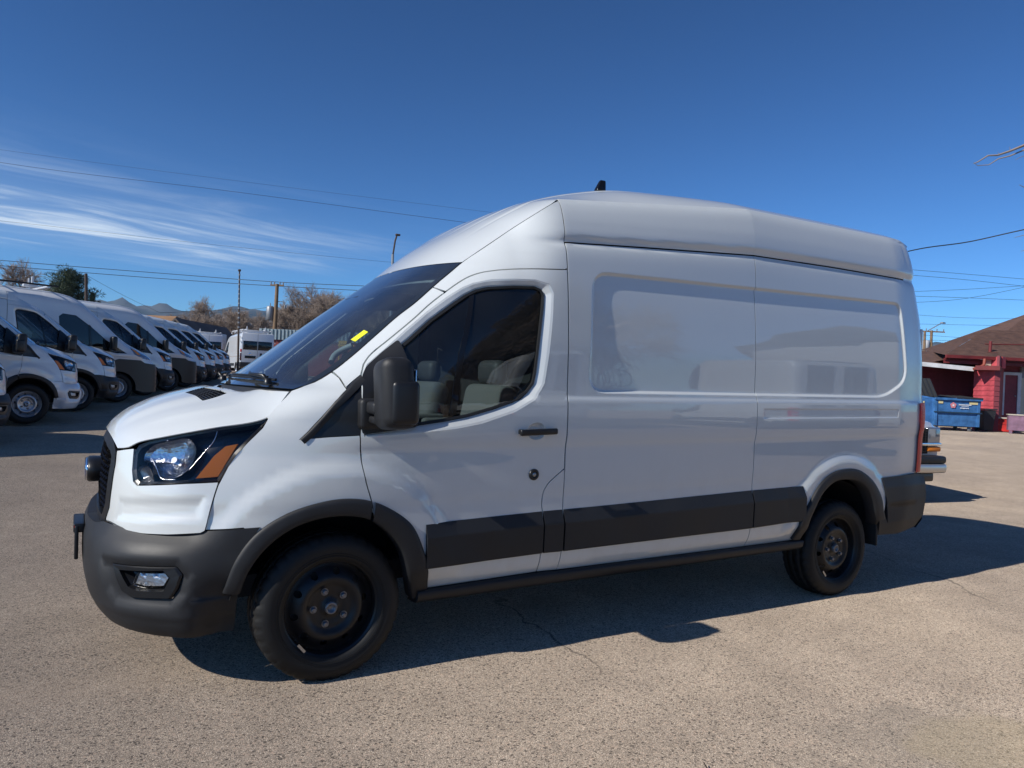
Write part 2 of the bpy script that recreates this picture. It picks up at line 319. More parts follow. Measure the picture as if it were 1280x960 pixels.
CAP_E = [(x_, float(W(np.array(x_), np.array(z_))), z_) for x_, z_ in zip(_cx, _cz)] + [(1.36, .8727, 2.4970), (1.6, .8752, 2.5208), (2.0, .8796, 2.5605), (2.7, .8869, 2.6301), (2.8, .888, 2.640), (3.6, .884, 2.640), (4.5, .880, 2.640), (4.72, .84, 2.615)]
CAP_C = [(.63, 2.10), (.765, 2.215), (.885, 2.305), (.995, 2.378), (1.075, 2.43), (1.145, 2.472), (1.21, 2.508), (1.275, 2.541), (1.35, 2.575), (1.6, 2.665), (2.0, 2.755), (2.7, 2.793), (2.8, 2.795), (3.6, 2.80), (4.5, 2.79), (4.78, 2.765)]
CAP_U = [0, .025, .050, .075, .095, .1125, .129, .1525, .1662, .22, .32, .4775, .50, .70, .94, 1.0]
roof = mktop(CAP_C, CAP_U, CAP_E, CAP_U, 3.0)
DOOR_FRONT = [(0.185, 0.772), (0.168, 0.857), (0.143, 0.933), (0.125, 1.023), (0.119, 1.079), (0.115, 1.171), (0.119, 1.234), (0.123, 1.374), (0.148, 1.457), (0.169, 1.507), (0.197, 1.544), (0.233, 1.579), (0.281, 1.619), (0.431, 1.747), (0.527, 1.832), (0.612, 1.901), (0.695, 1.964), (0.745, 1.996), (0.806, 2.022), (0.881, 2.039), (0.967, 2.051), (1.088, 2.061), (1.171, 2.065), (1.27, 2.071)]
DOOR_REARLOW = [(1.292, 0.969), (1.233, 0.927), (1.178, 0.881), (1.156, 0.842), (1.151, 0.806), (1.149, 0.776), (1.156, 0.736)]
WIN_OUT = [(0.391, 1.664), (0.505, 1.767), (0.623, 1.854), (0.701, 1.909), (0.763, 1.942), (0.822, 1.957), (0.971, 1.969), (1.091, 1.971), (1.13, 1.955), (1.148, 1.924), (1.14, 1.84), (1.115, 1.66), (1.097, 1.495), (1.084, 1.432), (1.041, 1.381), (0.948, 1.331), (0.836, 1.294), (0.675, 1.251), (0.546, 1.229), (0.41, 1.211), (0.268, 1.196), (0.14, 1.18), (0.134, 1.336), (0.163, 1.451), (0.192, 1.495), (0.282, 1.569)]
REVEAL_OUT = [(0.388, 1.693), (0.502, 1.791), (0.623, 1.883), (0.701, 1.935), (0.757, 1.962), (0.853, 1.987), (0.976, 1.997), (1.092, 2.0), (1.168, 1.982), (1.193, 1.935), (1.184, 1.793), (1.161, 1.599), (1.136, 1.433), (1.081, 1.35), (0.949, 1.281), (0.755, 1.221), (0.61, 1.196), (0.446, 1.181), (0.309, 1.171), (0.132, 1.163), (0.125, 1.336), (0.158, 1.466), (0.185, 1.51), (0.277, 1.59)]
TRI = [(-0.158, 1.15), (-0.122, 1.183), (-0.068, 1.243), (0.004, 1.328), (0.064, 1.383), (0.141, 1.45), (0.114, 1.169), (-0.027, 1.162)]
TRI_IN = [(-0.126, 1.156), (-0.069, 1.21), (0.002, 1.296), (0.071, 1.369), (0.131, 1.415), (0.114, 1.18), (-0.027, 1.167)]
PILLAR_SEAM = [(0.032, 1.466), (0.053, 1.439), (0.061, 1.395)]
CAP_SEAM = [(0.595, 1.938), (0.619, 1.904)]
FENDER_SEAM = [(-0.465, 1.02), (-0.495, 0.957), (-0.524, 0.862), (-0.551, 0.746)]
BPIL = [(0.727, 1.913), (0.75, 1.915), (0.667, 1.588), (0.612, 1.265), (0.577, 1.257), (0.636, 1.587)]
ARCH_F_OUT = [(-0.475, 0.48), (-0.43, 0.616), (-0.356, 0.724), (-0.225, 0.813), (-0.09, 0.858), (0.023, 0.874), (0.16, 0.858), (0.289, 0.798), (0.373, 0.73), (0.442, 0.592), (0.496, 0.398)]
ARCH_F_IN = [(-0.405, 0.473), (-0.378, 0.559), (-0.304, 0.666), (-0.198, 0.746), (-0.087, 0.784), (0.026, 0.794), (0.148, 0.772), (0.242, 0.709), (0.325, 0.603), (0.364, 0.494), (0.424, 0.339)]
ARCH_R_OUT = [(3.248, 0.399), (3.263, 0.531), (3.358, 0.661), (3.479, 0.789), (3.596, 0.851), (3.727, 0.871), (3.861, 0.864), (3.989, 0.815), (4.092, 0.741), (4.168, 0.636), (4.196, 0.549), (4.268, 0.431)]
ARCH_R_IN = [(3.34, 0.392), (3.352, 0.524), (3.409, 0.623), (3.5, 0.724), (3.606, 0.783), (3.757, 0.794), (3.873, 0.776), (3.976, 0.722), (4.056, 0.619), (4.098, 0.518), (4.152, 0.44)]
MOULD_TOP = [(0.379, 0.718), (0.63, 0.725), (1.156, 0.736), (1.293, 0.737), (1.607, 0.741), (2.791, 0.762), (3.449, 0.767), (4.082, 0.776), (4.714, 0.794)]
MOULD_BOT = [(0.476, 0.503), (0.633, 0.503), (1.16, 0.511), (1.298, 0.509), (1.618, 0.511), (2.756, 0.516), (3.267, 0.529)]
BODY_BOT = [(0.506, 0.378), (1.151, 0.392), (1.301, 0.386), (1.658, 0.389), (2.763, 0.381), (3.283, 0.38)]
SILL_BOT = [(0.44, 0.303), (0.685, 0.29), (1.025, 0.309), (1.687, 0.308), (2.916, 0.308), (3.381, 0.308)]
HANDLE = [(0.972, 1.188), (1.206, 1.198), (1.208, 1.167), (0.979, 1.153)]
HANDLE_CUP = [(1.026, 1.204), (1.071, 1.223), (1.112, 1.208), (1.142, 1.151), (1.088, 1.13), (1.034, 1.153)]
LOCK = [(1.087, 0.942)]
LAMP = [(0.568, 1.065), (0.583, 1.103), (0.625, 1.127), (0.748, 1.162), (0.866, 1.185), (1.009, 1.214), (1.153, 1.241), (1.134, 1.202), (1.079, 1.136), (1.036, 1.078), (1.008, 1.027), (0.979, 0.959), (0.853, 0.951), (0.628, 0.928), (0.602, 0.944), (0.582, 0.993)]
AMBER = [(0.878, 0.972), (0.971, 0.98), (0.997, 1.041), (1.04, 1.135), (0.981, 1.122), (0.936, 1.076)]
REFL = [(0.808, 1.058), (0.751, 0.995), (0.652, 0.988)]
GRILLE_EDGE = [(0.416, 1.073), (0.432, 1.022), (0.431, 0.884), (0.385, 0.733)]
BUMPER = [(0.416, 0.738), (0.553, 0.731), (0.705, 0.728), (0.823, 0.733), (0.93, 0.744), (1.069, 0.755), (1.157, 0.76), (1.092, 0.637), (1.042, 0.53), (1.015, 0.468), (1.076, 0.456), (1.035, 0.266), (0.916, 0.301), (0.806, 0.306), (0.693, 0.327), (0.549, 0.357)]
FOG_OUT = [(0.577, 0.582), (0.862, 0.595), (0.886, 0.56), (0.873, 0.503), (0.847, 0.452), (0.795, 0.45), (0.682, 0.442), (0.632, 0.465), (0.607, 0.515)]
FOG_IN = [(0.624, 0.562), (0.815, 0.577), (0.843, 0.547), (0.82, 0.487), (0.718, 0.478), (0.672, 0.492)]
FOG_LENS = [(0.701, 0.557), (0.811, 0.565), (0.829, 0.542), (0.809, 0.499), (0.726, 0.49), (0.682, 0.498)]
GROOVE = [(0.917, 0.454), (1.012, 0.457)]
VENT = [(0.669, 0.1917), (0.8882, 0.1097), (0.8957, 0.5627), (0.6873, 0.5804)]
STICKER = [(0.3743, 0.8744), (0.4515, 0.8796), (0.4535, 0.9198), (0.3743, 0.9163)]
# ------------------------------------------------------------------ mesh helpers
def tag(o, label=None, cat=None, group=None, kind=None):
    if label: o['label'] = label
    if cat: o['category'] = cat
    if group: o['group'] = group
    if kind: o['kind'] = kind
    return o
def empty(name, loc, rot=(0, 0, 0)):
    o = bpy.data.objects.new(name, None); COL.objects.link(o); o.location = loc; o.rotation_euler = rot; o.empty_display_size = .2; return o
def link(name, me, m, parent=None):
    me.materials.clear()
    for k in (m if isinstance(m, (list, tuple)) else [m]): me.materials.append(k)
    o = bpy.data.objects.new(name, me); COL.objects.link(o)
    if parent is not None: o.parent = parent
    return o
NRM = {}
class VL(list): nrm = None
def set_nrm(me, n):
    me.normals_split_custom_set_from_vertices([tuple(q) for q in n]); NRM[me.name] = n
def mesh(name, V, F, smooth=True, idx=None):
    me = bpy.data.meshes.new(name); me.from_pydata([tuple(map(float, v)) for v in V], [], [tuple(int(i) for i in f) for f in F])
    if smooth: me.polygons.foreach_set('use_smooth', [True]*len(me.polygons))
    if idx is not None: me.polygons.foreach_set('material_index', idx)
    me.update()
    if getattr(V, 'nrm', None) is not None: set_nrm(me, V.nrm)
    return me
class MB:
    """collects shapes into ONE mesh"""
    def __init__(s): s.v = []; s.f = []; s.sm = []; s.mi = []
    def add(s, V, F, smooth=False, mi=0):
        b = len(s.v); s.v += [tuple(map(float, v)) for v in V]; s.f += [tuple(int(i) + b for i in f) for f in F]; s.sm += [smooth]*len(F); s.mi += [mi]*len(F); return s
    def box(s, c, d, rot=None, mi=0, bev=0.):
        hx, hy, hz = d[0]/2, d[1]/2, d[2]/2
        if bev > 0: return s.rbox(c, d, bev, rot, n=2, mi=mi)
        V = [Vector((x*hx, y*hy, z*hz)) for x in (-1, 1) for y in (-1, 1) for z in (-1, 1)]
        if rot is not None: V = [rot @ v for v in V]
        V = [v + Vector(c) for v in V]
        return s.add(V, [(0, 1, 3, 2), (4, 6, 7, 5), (0, 4, 5, 1), (2, 3, 7, 6), (0, 2, 6, 4), (1, 5, 7, 3)], mi=mi)
    def rbox(s, c, d, r, rot=None, n=3, mi=0, fn=None):
        """box with rounded edges"""
        h = np.array(d)/2; r = min(r, h.min()*.999)
        gs = []
        for a in range(3):
            inner = h[a] - r; t = [-h[a]] + [-inner - r*math.cos(PI/2*k/n) if k else -h[a] for k in range(1, n)]
            lo = [-inner - r*math.cos(PI/2*k/n) for k in range(n + 1)]; gs.append(np.array(sorted(set(np.round(lo + [-x for x in lo], 7)))))
        V = []; F = []; key = {}
        def vid(p):
            k = tuple(np.round(p, 6))
            if k not in key:
                q = np.array(p); cl = np.clip(q, -(h - r), h - r); dd = q - cl; L = np.linalg.norm(dd)
                key[k] = len(V); q2 = cl + dd/L*r if L > 1e-9 else q
                V.append(q2)
            return key[k]
        for a in range(3):
            b, cc = (a + 1) % 3, (a + 2) % 3
            for sg in (-1, 1):
                for i in range(len(gs[b]) - 1):
                    for j in range(len(gs[cc]) - 1):
                        q = []
                        for (ii, jj) in ((i, j), (i+1, j), (i+1, j+1), (i, j+1)):
                            p = [0, 0, 0]; p[a] = sg*h[a]; p[b] = gs[b][ii]; p[cc] = gs[cc][jj]; q.append(vid(p))
                        F.append(q if sg > 0 else q[::-1])
        V = [Vector(v) for v in V]
        if fn: V = [Vector(fn(v)) for v in V]
        if rot is not None: V = [rot @ v for v in V]
        return s.add([v + Vector(c) for v in V], F, True, mi)
    def tube(s, pts, r, n=8, caps=True, mi=0, smooth=True):
        P = [Vector(p) for p in pts]; R_ = r if isinstance(r, (list, tuple)) else [r]*len(P); V = []; F = []
        up = None
        for i, p in enumerate(P):
            t = (P[min(i+1, len(P)-1)] - P[max(i-1, 0)]).normalized()
            if up is None: up = Vector((0, 0, 1)) if abs(t.z) < .9 else Vector((1, 0, 0))
            a = t.cross(up).normalized(); b = a.cross(t).normalized(); up = b
            for k in range(n):
                w = 2*PI*k/n; V.append(p + (a*math.cos(w) + b*math.sin(w))*R_[i])
        for i in range(len(P) - 1):
            for k in range(n): F.append((i*n + k, i*n + (k+1) % n, (i+1)*n + (k+1) % n, (i+1)*n + k))
        s.add(V, F, smooth, mi)
        if caps:
            s.add(V[:n], [tuple(range(n))[::-1]], False, mi); s.add(V[-n:], [tuple(range(n))], False, mi)
        return s
    def lathe(s, prof_, c=(0, 0, 0), axis='y', n=48, mi=0, mod=None, smooth=True):
        """prof_: list of (radius, along-axis)"""
        V = []; F = []
        for j in range(n):
            w = 2*PI*j/n
            for i, (r, a) in enumerate(prof_):
                rr = r if mod is None else mod(i, j, r)
                x, z = rr*math.cos(w), rr*math.sin(w)
                V.append({'y': (c[0] + x, c[1] + a, c[2] + z), 'z': (c[0] + x, c[1] + z, c[2] + a), 'x': (c[0] + a, c[1] + x, c[2] + z)}[axis])
        m_ = len(prof_)
        for j in range(n):
            for i in range(m_ - 1): F.append((j*m_ + i, j*m_ + i + 1, ((j+1) % n)*m_ + i + 1, ((j+1) % n)*m_ + i))
        return s.add(V, F, smooth, mi)
    def grid(s, P, smooth=True, mi=0, flip=False):
        a, b = len(P), len(P[0]); V = [q for r_ in P for q in r_]; F = []
        for i in range(a - 1):
            for j in range(b - 1):
                q = (i*b + j, i*b + j + 1, (i+1)*b + j + 1, (i+1)*b + j); F.append(q[::-1] if flip else q)
        return s.add(V, F, smooth, mi)
    def build(s, name, m, parent=None):
        return link(name, mesh(name, s.v, s.f, False) if not s.f else s._mk(name), m, parent)
    def _mk(s, name):
        me = bpy.data.meshes.new(name); me.from_pydata(s.v, [], s.f); me.polygons.foreach_set('use_smooth', s.sm); me.polygons.foreach_set('material_index', s.mi); me.update(); return me
def densify(poly, step):
    P = np.array(poly, float); out = []
    for i in range(len(P)):
        a, b = P[i], P[(i+1) % len(P)]; n = max(1, int(math.ceil(np.linalg.norm(b - a)/step)))
        for k in range(n): out.append(a + (b - a)*k/n)
    return np.array(out)
def area2(P): x, y = P[:, 0], P[:, 1]; return (x*np.roll(y, -1) - np.roll(x, -1)*y).sum()/2
def inset(poly, d):
    P = np.array(poly, float)
    if area2(P) < 0: P = P[::-1]
    e = np.roll(P, -1, 0) - P; L = np.linalg.norm(e, axis=1); keep = L > 1e-5; P = P[keep]
    e = np.roll(P, -1, 0) - P; e /= np.linalg.norm(e, axis=1)[:, None]; n = np.stack([-e[:, 1], e[:, 0]], 1)
    m = n + np.roll(n, 1, 0); m /= np.maximum((m*n).sum(1), .35)[:, None]
    return P + m*d
def smoothline(pts, n):
    """catmull-rom through the points, n samples"""
    P = np.array(pts, float); s_ = np.r_[0, np.cumsum(np.linalg.norm(np.diff(P, axis=0), axis=1))]; q = np.linspace(0, s_[-1], n)
    return [tuple(v) for v in np.stack([catmull(s_, P[:, i], q) for i in range(P.shape[1])], 1)]
BC = np.array([1.6, 0, 1.0])
def normals(fn, u, v):
    h = 2e-3; P = fn(u, v)
    n = np.cross(fn(u + h, v) - fn(u - h, v), fn(u, v + h) - fn(u, v - h)); n /= np.maximum(np.linalg.norm(n, axis=-1), 1e-12)[..., None]
    if fn.__name__ in ('side', 'bxs', 'rb_fn'): s_ = -np.sign(n[..., 1])
    else: d = P - BC; d[..., 0] *= .35; s_ = np.sign((n*d).sum(-1))
    s_[s_ == 0] = 1
    return n*s_[..., None]
def panel_mesh(fn, outline, holes=(), step=.04, off=0., skirt=.014, gap=.0030, metric=(1., 1.), extra=(), edge=0.):
    """triangulated piece of a body surface cut to an outline; its rim is turned inwards.  off: height above the surface; edge: rolled-down rim width"""
    mt = np.array(metric)
    O = inset(np.array(outline)*mt, gap); O = densify(O, step*.6); Hs = [densify(np.array(h)*mt, step*.6) for h in holes]
    rings = [O] + Hs; V = np.concatenate(rings); E = []; b = 0
    for r_ in rings: n = len(r_); E += [(b + i, b + (i+1) % n) for i in range(n)]; b += n
    lo, hi = O.min(0), O.max(0)
    gx, gy = np.meshgrid(np.arange(lo[0], hi[0], step), np.arange(lo[1], hi[1], step)); gx = gx + (np.arange(gx.shape[0]) % 2)[:, None]*step*.5
    gx, gy = gx.ravel(), gy.ravel(); sd = inpoly_sd(gx, gy, O); ok = sd < -step*.35
    for h_ in Hs: ok &= inpoly_sd(gx, gy, h_) > step*.35
    G = np.stack([gx[ok], gy[ok]], 1)
    for ex in extra:
        ex = densify(np.array(ex)*mt, step*1.0)
        if len(G):
            dmin = np.abs(inpoly_sd(G[:, 0], G[:, 1], ex)); G = G[dmin > step*.33]
        ins = inpoly_sd(ex[:, 0], ex[:, 1], O) < -.004; k0 = len(V); idx = np.full(len(ex), -1); idx[ins] = k0 + np.arange(ins.sum()); V = np.concatenate([V, ex[ins]])
        for i in range(len(ex)):
            j = (i + 1) % len(ex)
            if idx[i] >= 0 and idx[j] >= 0: E.append((int(idx[i]), int(idx[j])))
    allv = np.concatenate([V, G]) if len(G) else V
    vs, es, fs, *_ = delaunay_2d_cdt([Vector(p) for p in allv], E, [], 0, 1e-6)
    vs = np.array([tuple(v) for v in vs]); fs = np.array([f for f in fs if len(f) == 3])
    c = vs[fs].mean(1); ok = inpoly_sd(c[:, 0], c[:, 1], O) < 0
    for h_ in Hs: ok &= inpoly_sd(c[:, 0], c[:, 1], h_) > 0
    fs = fs[ok]; uv = vs/mt
    P = fn(uv[:, 0], uv[:, 1]); N_ = normals(fn, uv[:, 0], uv[:, 1])
    offs = np.full(len(P), off)
    if edge > 0:
        sdv = -inpoly_sd(vs[:, 0], vs[:, 1], O)
        offs = off*np.sqrt(np.clip(1 - (1 - np.clip(sdv/edge, 0, 1))**2, 0, 1)) + .0
    P = P + N_*offs[:, None]
    a, b2, c2 = P[fs[:, 0]], P[fs[:, 1]], P[fs[:, 2]]; nn = np.cross(b2 - a, c2 - a); fl = (nn*N_[fs[:, 0]]).sum(1) < 0
    fs[fl] = fs[fl][:, ::-1]
    V3 = VL([tuple(p) for p in P]); F3 = [tuple(f) for f in fs]; NN = [q for q in N_]; sk = {}
    if skirt:
        # boundary edges -> inward skirt
        cnt = {}
        for f in F3:
            for i in range(3):
                e_ = (f[i], f[(i+1) % 3]); cnt[e_] = 1
        bd = [e_ for e_ in cnt if (e_[1], e_[0]) not in cnt]
        m_ = {}
        for a_, b_ in bd:
            for q in (a_, b_):
                if q not in m_:
                    V3.append(tuple(P[q])); V3.append(tuple(P[q] - N_[q]*(skirt + max(off, 0)))); m_[q] = len(V3) - 2; NN += [np.zeros(3), np.zeros(3)]
                ed = P[b_] - P[a_]; o_ = np.cross(ed, N_[q]); NN[m_[q]] = NN[m_[q]] + o_; NN[m_[q] + 1] = NN[m_[q] + 1] + o_
            F3.append((m_[b_], m_[a_], m_[a_] + 1, m_[b_] + 1))
    NN = np.array(NN); NN /= np.maximum(np.linalg.norm(NN, axis=1), 1e-9)[:, None]; V3.nrm = NN
    return V3, F3
def mirror_mesh(me, name=None):
    m2 = me.copy()
    co = np.zeros(len(me.vertices)*3); me.vertices.foreach_get('co', co); co[1::3] *= -1; m2.vertices.foreach_set('co', co); m2.flip_normals(); m2.update()
    if me.name in NRM: set_nrm(m2, NRM[me.name]*np.array([1, -1, 1]))
    return m2
VAN_PARTS = {}
def pair(name, V, F, m, parent, both=True, label=None):
    """link a near-side part and its mirror twin"""
    me = mesh(name, V, F); a = link(name, me, m, parent); b = None
    if both:
        b = link(name, mirror_mesh(me), m, parent[1] if isinstance(parent, tuple) else parent)
    return a, b
def pair2(name, mb, m, pa, pb_):
    me = mb._mk(name); a = link(name, me, m, pa); b = link(name, mirror_mesh(me), m, pb_); return a, b
def ringstrip(A, B, closed=True):
    A = np.array(A); B = np.array(B); n = len(A); V = [tuple(p) for p in A] + [tuple(p) for p in B]; F = []
    for i in range(n if closed else n - 1):
        j = (i+1) % n; F.append((i, j, n + j, n + i))
    return V, F
def resamp(poly, n, start=None):
    P = np.array(poly, float); Q = np.vstack([P, P[:1]]); s_ = np.r_[0, np.cumsum(np.linalg.norm(np.diff(Q, axis=0), axis=1))]
    q = np.linspace(0, s_[-1], n, endpoint=False); return np.stack([np.interp(q, s_, Q[:, i]) for i in range(P.shape[1])], 1)
def bylpoly(A, B, n=120):
    """two outlines resampled so that each point of B is the nearest to its point of A by angle about the common centre"""
    A = resamp(A, n); Bd = resamp(B, 1200)
    idx = [int(np.argmin(((Bd - a)**2).sum(1))) for a in A]
    return A, Bd[idx]
# ------------------------------------------------------------------ the big van
def on(fn, pts, off=0.):
    P = np.array(pts, float); Q = fn(P[:, 0], P[:, 1])
    if np.any(off): Q = Q + normals(fn, P[:, 0], P[:, 1])*(np.array(off) if np.ndim(off) == 0 else np.array(off)[:, None])
    return Q
VAN = empty('cargo_van', (0, 0, 0), (0, -math.radians(1.06), 0))
tag(VAN, 'big white high-roof cargo van with black bumper and steel wheels filling the foreground', 'van')
HD = smoothline
ARCH_FM = [tuple((np.array(a) + np.array(b))/2) for a, b in zip(resamp(ARCH_F_OUT + ARCH_F_OUT[::-1], 2), resamp(ARCH_F_OUT + ARCH_F_OUT[::-1], 2))]
fo = HD(ARCH_F_OUT, 40); fi = HD(ARCH_F_IN, 40); ro = HD(ARCH_R_OUT, 40); ri = HD(ARCH_R_IN, 40)
fm = [((a[0]*.6 + b[0]*.4), (a[1]*.6 + b[1]*.4)) for a, b in zip(fo, fi)]; rm = [((a[0]*.6 + b[0]*.4), (a[1]*.6 + b[1]*.4)) for a, b in zip(ro, ri)]
door_f = HD(DOOR_FRONT[:10], 26) + HD(DOOR_FRONT[9:], 50)[1:]
cut = lambda L_, f: [q for q in L_ if f(q)]
# outline pieces
eline = [(float(pchip(E_Z, E_X, z)), z) for z in np.linspace(1.378, 2.46, 60)]
lamp_r = [tuple(nose(np.array(a), np.array(b))[[0, 2]]) for a, b in LAMP[6:12]]
DOOR_P = door_f[:-1] + [(1.287, 2.074), (1.287, 1.8), (1.287, 1.2), (1.287, .972)] + HD(DOOR_REARLOW, 16) + [(1.153, .60), (1.155, .392), (.502, .380)] + [q for q in fm[::-1] if q[0] > .19 and q[1] > .40]
PILLOW = [(1.290, .965)] + [(1.290, .8), (1.290, .6), (1.292, .388), (1.155, .392), (1.153, .60)] + HD(DOOR_REARLOW, 16)[::-1][:-1]
LOWER_A = [(1.29, .388), (1.29, 1.0), (1.29, 1.6), (1.29, 2.229), (1.85, 2.262), (2.8, 2.316), (2.8, 1.4), (2.8, .380)]
UPPER_A = [(1.29, 2.234), (1.85, 2.268), (2.8, 2.322), (2.8, 2.640), (2.0, 2.5605), (1.29, 2.490)]
LOWER_B = [(2.8, .380), (2.8, 1.4), (2.8, 2.316), (3.6, 2.319), (4.52, 2.311), (4.545, 1.9), (4.56, 1.44), (4.62, 1.37), (4.69, 1.36), (4.70, .79)] + [(4.25, .78)] + [q for q in rm[::-1] if q[1] > .40] + [(3.29, .380)]
UPPER_B = [(2.8, 2.322), (3.6, 2.325), (4.52, 2.317), (4.50, 2.640), (3.6, 2.640), (2.8, 2.640)]
e936 = (float(pchip(E_Z, E_X, 1.936)), 1.936)
CAP_S = [e936] + [q for q in eline if q[1] > 1.937] + [(1.288, 2.478), (1.288, 2.2), (1.288, 2.078)] + [q for q in door_f[::-1] if q[0] > .62 and q[1] > 1.90]
APIL = [q for q in eline if 1.467 < q[1] < 1.935] + [e936, (.617, 1.902)] + [q for q in door_f[::-1] if .152 < q[0] < .615 and q[1] > 1.46] + [(.145, 1.455), (.110, 1.428), (.063, 1.392), (.055, 1.437)]
FEND = HD(FENDER_SEAM, 8)[::-1][:-2] + lamp_r[::-1][1:] + [(-.296, 1.246), (-.25, 1.295), (-.165, 1.372)] + [q for q in eline if 1.378 < q[1] < 1.466] + [(.032, 1.466), (.053, 1.439), (.061, 1.390)] + TRI[::-1][3:8] + [TRI[0], TRI[7], (.112, 1.169)] + [q for q in door_f[::-1] if q[1] < 1.165 and q[1] > .8] + [(.186, .79)] + [q for q in fm[::-1] if -.40 < q[0] < .182 and q[1] > .68] + [(-.40, .757), (-.47, .752)]
def P_(name, outline, m, fn=side, both=True, par=None, **k):
    V, F = panel_mesh(fn, outline, **k); return pair(name, V, F, m, VAN if par is None else par, both)
fender, fender2 = P_('fender', FEND, PAINT, step=.03)
CUP = [(1.088 + .060*math.cos(t), 1.178 + .047*math.sin(t)) for t in np.linspace(0, 2*PI, 28, endpoint=False)]
door, door2 = P_('front_door', DOOR_P, PAINT, holes=[REVEAL_OUT, CUP], step=.03)
P_('rocker_pillar', PILLOW, PAINT, step=.05)
RING = [inset(RECESS_A, d) for d in (-.001, .0055, .0110, .0165, .0225)]
pA, pA2 = P_('side_panel', LOWER_A, PAINT, step=.016, extra=RING)
P_('upper_side_panel', UPPER_A, PAINT, step=.02, gap=.0004, skirt=.004)
pB, pB2 = P_('rear_side_panel', LOWER_B, PAINT, step=.016, extra=RING + [inset(RECESS_C, d) for d in (-.001, .005, .0105)])
P_('upper_rear_side_panel', UPPER_B, PAINT, step=.02, gap=.0004, skirt=.004)
P_('roof_side_cap', CAP_S, PAINT, step=.03)
P_('windscreen_pillar', APIL, PAINT, step=.025)
# near-black backing added behind the panels so the gaps stay dark
bodyline = [(-.40, .80), (-.45, 1.0), (-.28, 1.24), (-.16, 1.37)] + [(x + .05, z - .03) for x, z in eline[::3] if z < 2.34] + [(1.3, 2.37), (2.0, 2.47), (2.8, 2.53), (4.46, 2.53), (4.5, 1.4), (4.55, 1.34), (4.55, .42)] + [q for q in ri[::-3] if q[1] > .42] + [(3.28, .39), (.54, .39)] + [q for q in fi[::-3] if q[1] > .42] 
V, F = panel_mesh(side, bodyline, holes=[inset(REVEAL_OUT, .03)], step=.08, off=-.045, skirt=0)
pair('inner_body', V, F, NEARBLK, VAN)
# ---- top
def top_mesh(fn, nu, nv, u0=0, u1=1, us=None):
    us = np.linspace(u0, u1, nu) if us is None else us
    t = np.linspace(-1, 1, nv); vv = np.sign(t)*(1 - (1 - np.abs(t))**1.6)
    U, Vv = np.meshgrid(us, vv, indexing='ij'); P = fn(U, Vv); b = MB(); b.grid(P.tolist(), flip=False); return b
RIBS = lambda f: f
def roof_rib(u, v):
    P = roof(u, v); x = P[..., 0]; amp = .010*sstep(.85, 1.3, x)*(1 - sstep(4.55, 4.75, x))
    P[..., 2] -= amp*sum(sstep(.035, .0, np.abs(np.abs(v) - c)) for c in (.17, .42, .66)); return P
def top_panel(name, fn, m, us, nv=61, par=None, flipchk=True):
    t = np.linspace(-1, 1, nv); vv = np.sign(t)*(1 - (1 - np.abs(t))**1.5); U, Vv = np.meshgrid(us, vv, indexing='ij'); P = fn(U, Vv)
    P = P.tolist()
    if name == 'roof': P = [[(r_[0][0], r_[0][1] - .002, r_[0][2] - (.02 if r_[0][0] > 1.29 else .002))] + r_ + [(r_[-1][0], r_[-1][1] + .002, r_[-1][2] - (.02 if r_[0][0] > 1.29 else .002))] for r_ in P]
    b = MB(); b.grid(P); me = b._mk(name)
    if me.polygons[len(me.polygons)//2].normal.z < 0: me.flip_normals()
    return link(name, me, m, VAN if par is None else par)
top_panel('roof', roof_rib, PAINT, np.r_[np.linspace(0, .16, 26), np.linspace(.165, 1, 40)], 121)
hmid = lambda u, v: hood(u, v)
HOOD_OUT = [(0, -1), (1, -1), (1, 1), (0, 1)]
def hood_c(u, v):
    P = hood(u, v); a = np.abs(v)
    # raised centre with soft creases running back from the nose, rolled front edge
    P[..., 2] += .012*sstep(.60, .44, a)*sstep(.05, .3, u)*(1 - sstep(.9, 1.0, u)) + .006*sstep(.82, .74, a)*sstep(.2, .5, u)*(1 - .6*sstep(.85, 1., u)) - .02*sstep(.93, 1.0, u)*sstep(.75, .5, a)
    return P
vent_o = [(.685, .22), (.875, .12), (.885, .54), (.70, .57)]
V, F = panel_mesh(hood_c, [(0.004, -.995), (.3, -.995), (.6, -.995), (.995, -.995), (.995, 0), (.995, .995), (.6, .995), (.3, .995), (.004, .995), (.004, 0)], holes=[vent_o], step=.03, metric=(.75, .8), skirt=.005)
hoodo = link('hood', mesh('hood', V, F), PAINT, VAN)
# hood vent: recessed grid of ribs
b = MB(); A = on(hood_c, resamp(vent_o, 40)); B = on(hood_c, resamp(vent_o, 40), -.022); VV, FF = ringstrip(A, B); b.add(VV, FF)
fl = on(hood_c, vent_o, -.022); b.add(fl.tolist(), [(0, 1, 2, 3)]); b.build('vent_well', GLOSSB, hoodo)
b = MB(); vo = np.array(vent_o)
def bil(s_, t): return (vo[0]*(1-s_)*(1-t) + vo[1]*s_*(1-t) + vo[2]*s_*t + vo[3]*(1-s_)*t)
for k in range(1, 7):
    for w0, fnc in ((k/7, lambda t, q: bil(q, t)),): b.tube([tuple(on(hood_c, [bil(w0, t)], -.006)[0]) for t in np.linspace(0, 1, 5)], .0035, 5)
for k in range(1, 10): b.tube([tuple(on(hood_c, [bil(q, k/10)], -.006)[0]) for q in np.linspace(0, 1, 5)], .003, 5)
b.build('vent_grid', PLAST, hoodo)
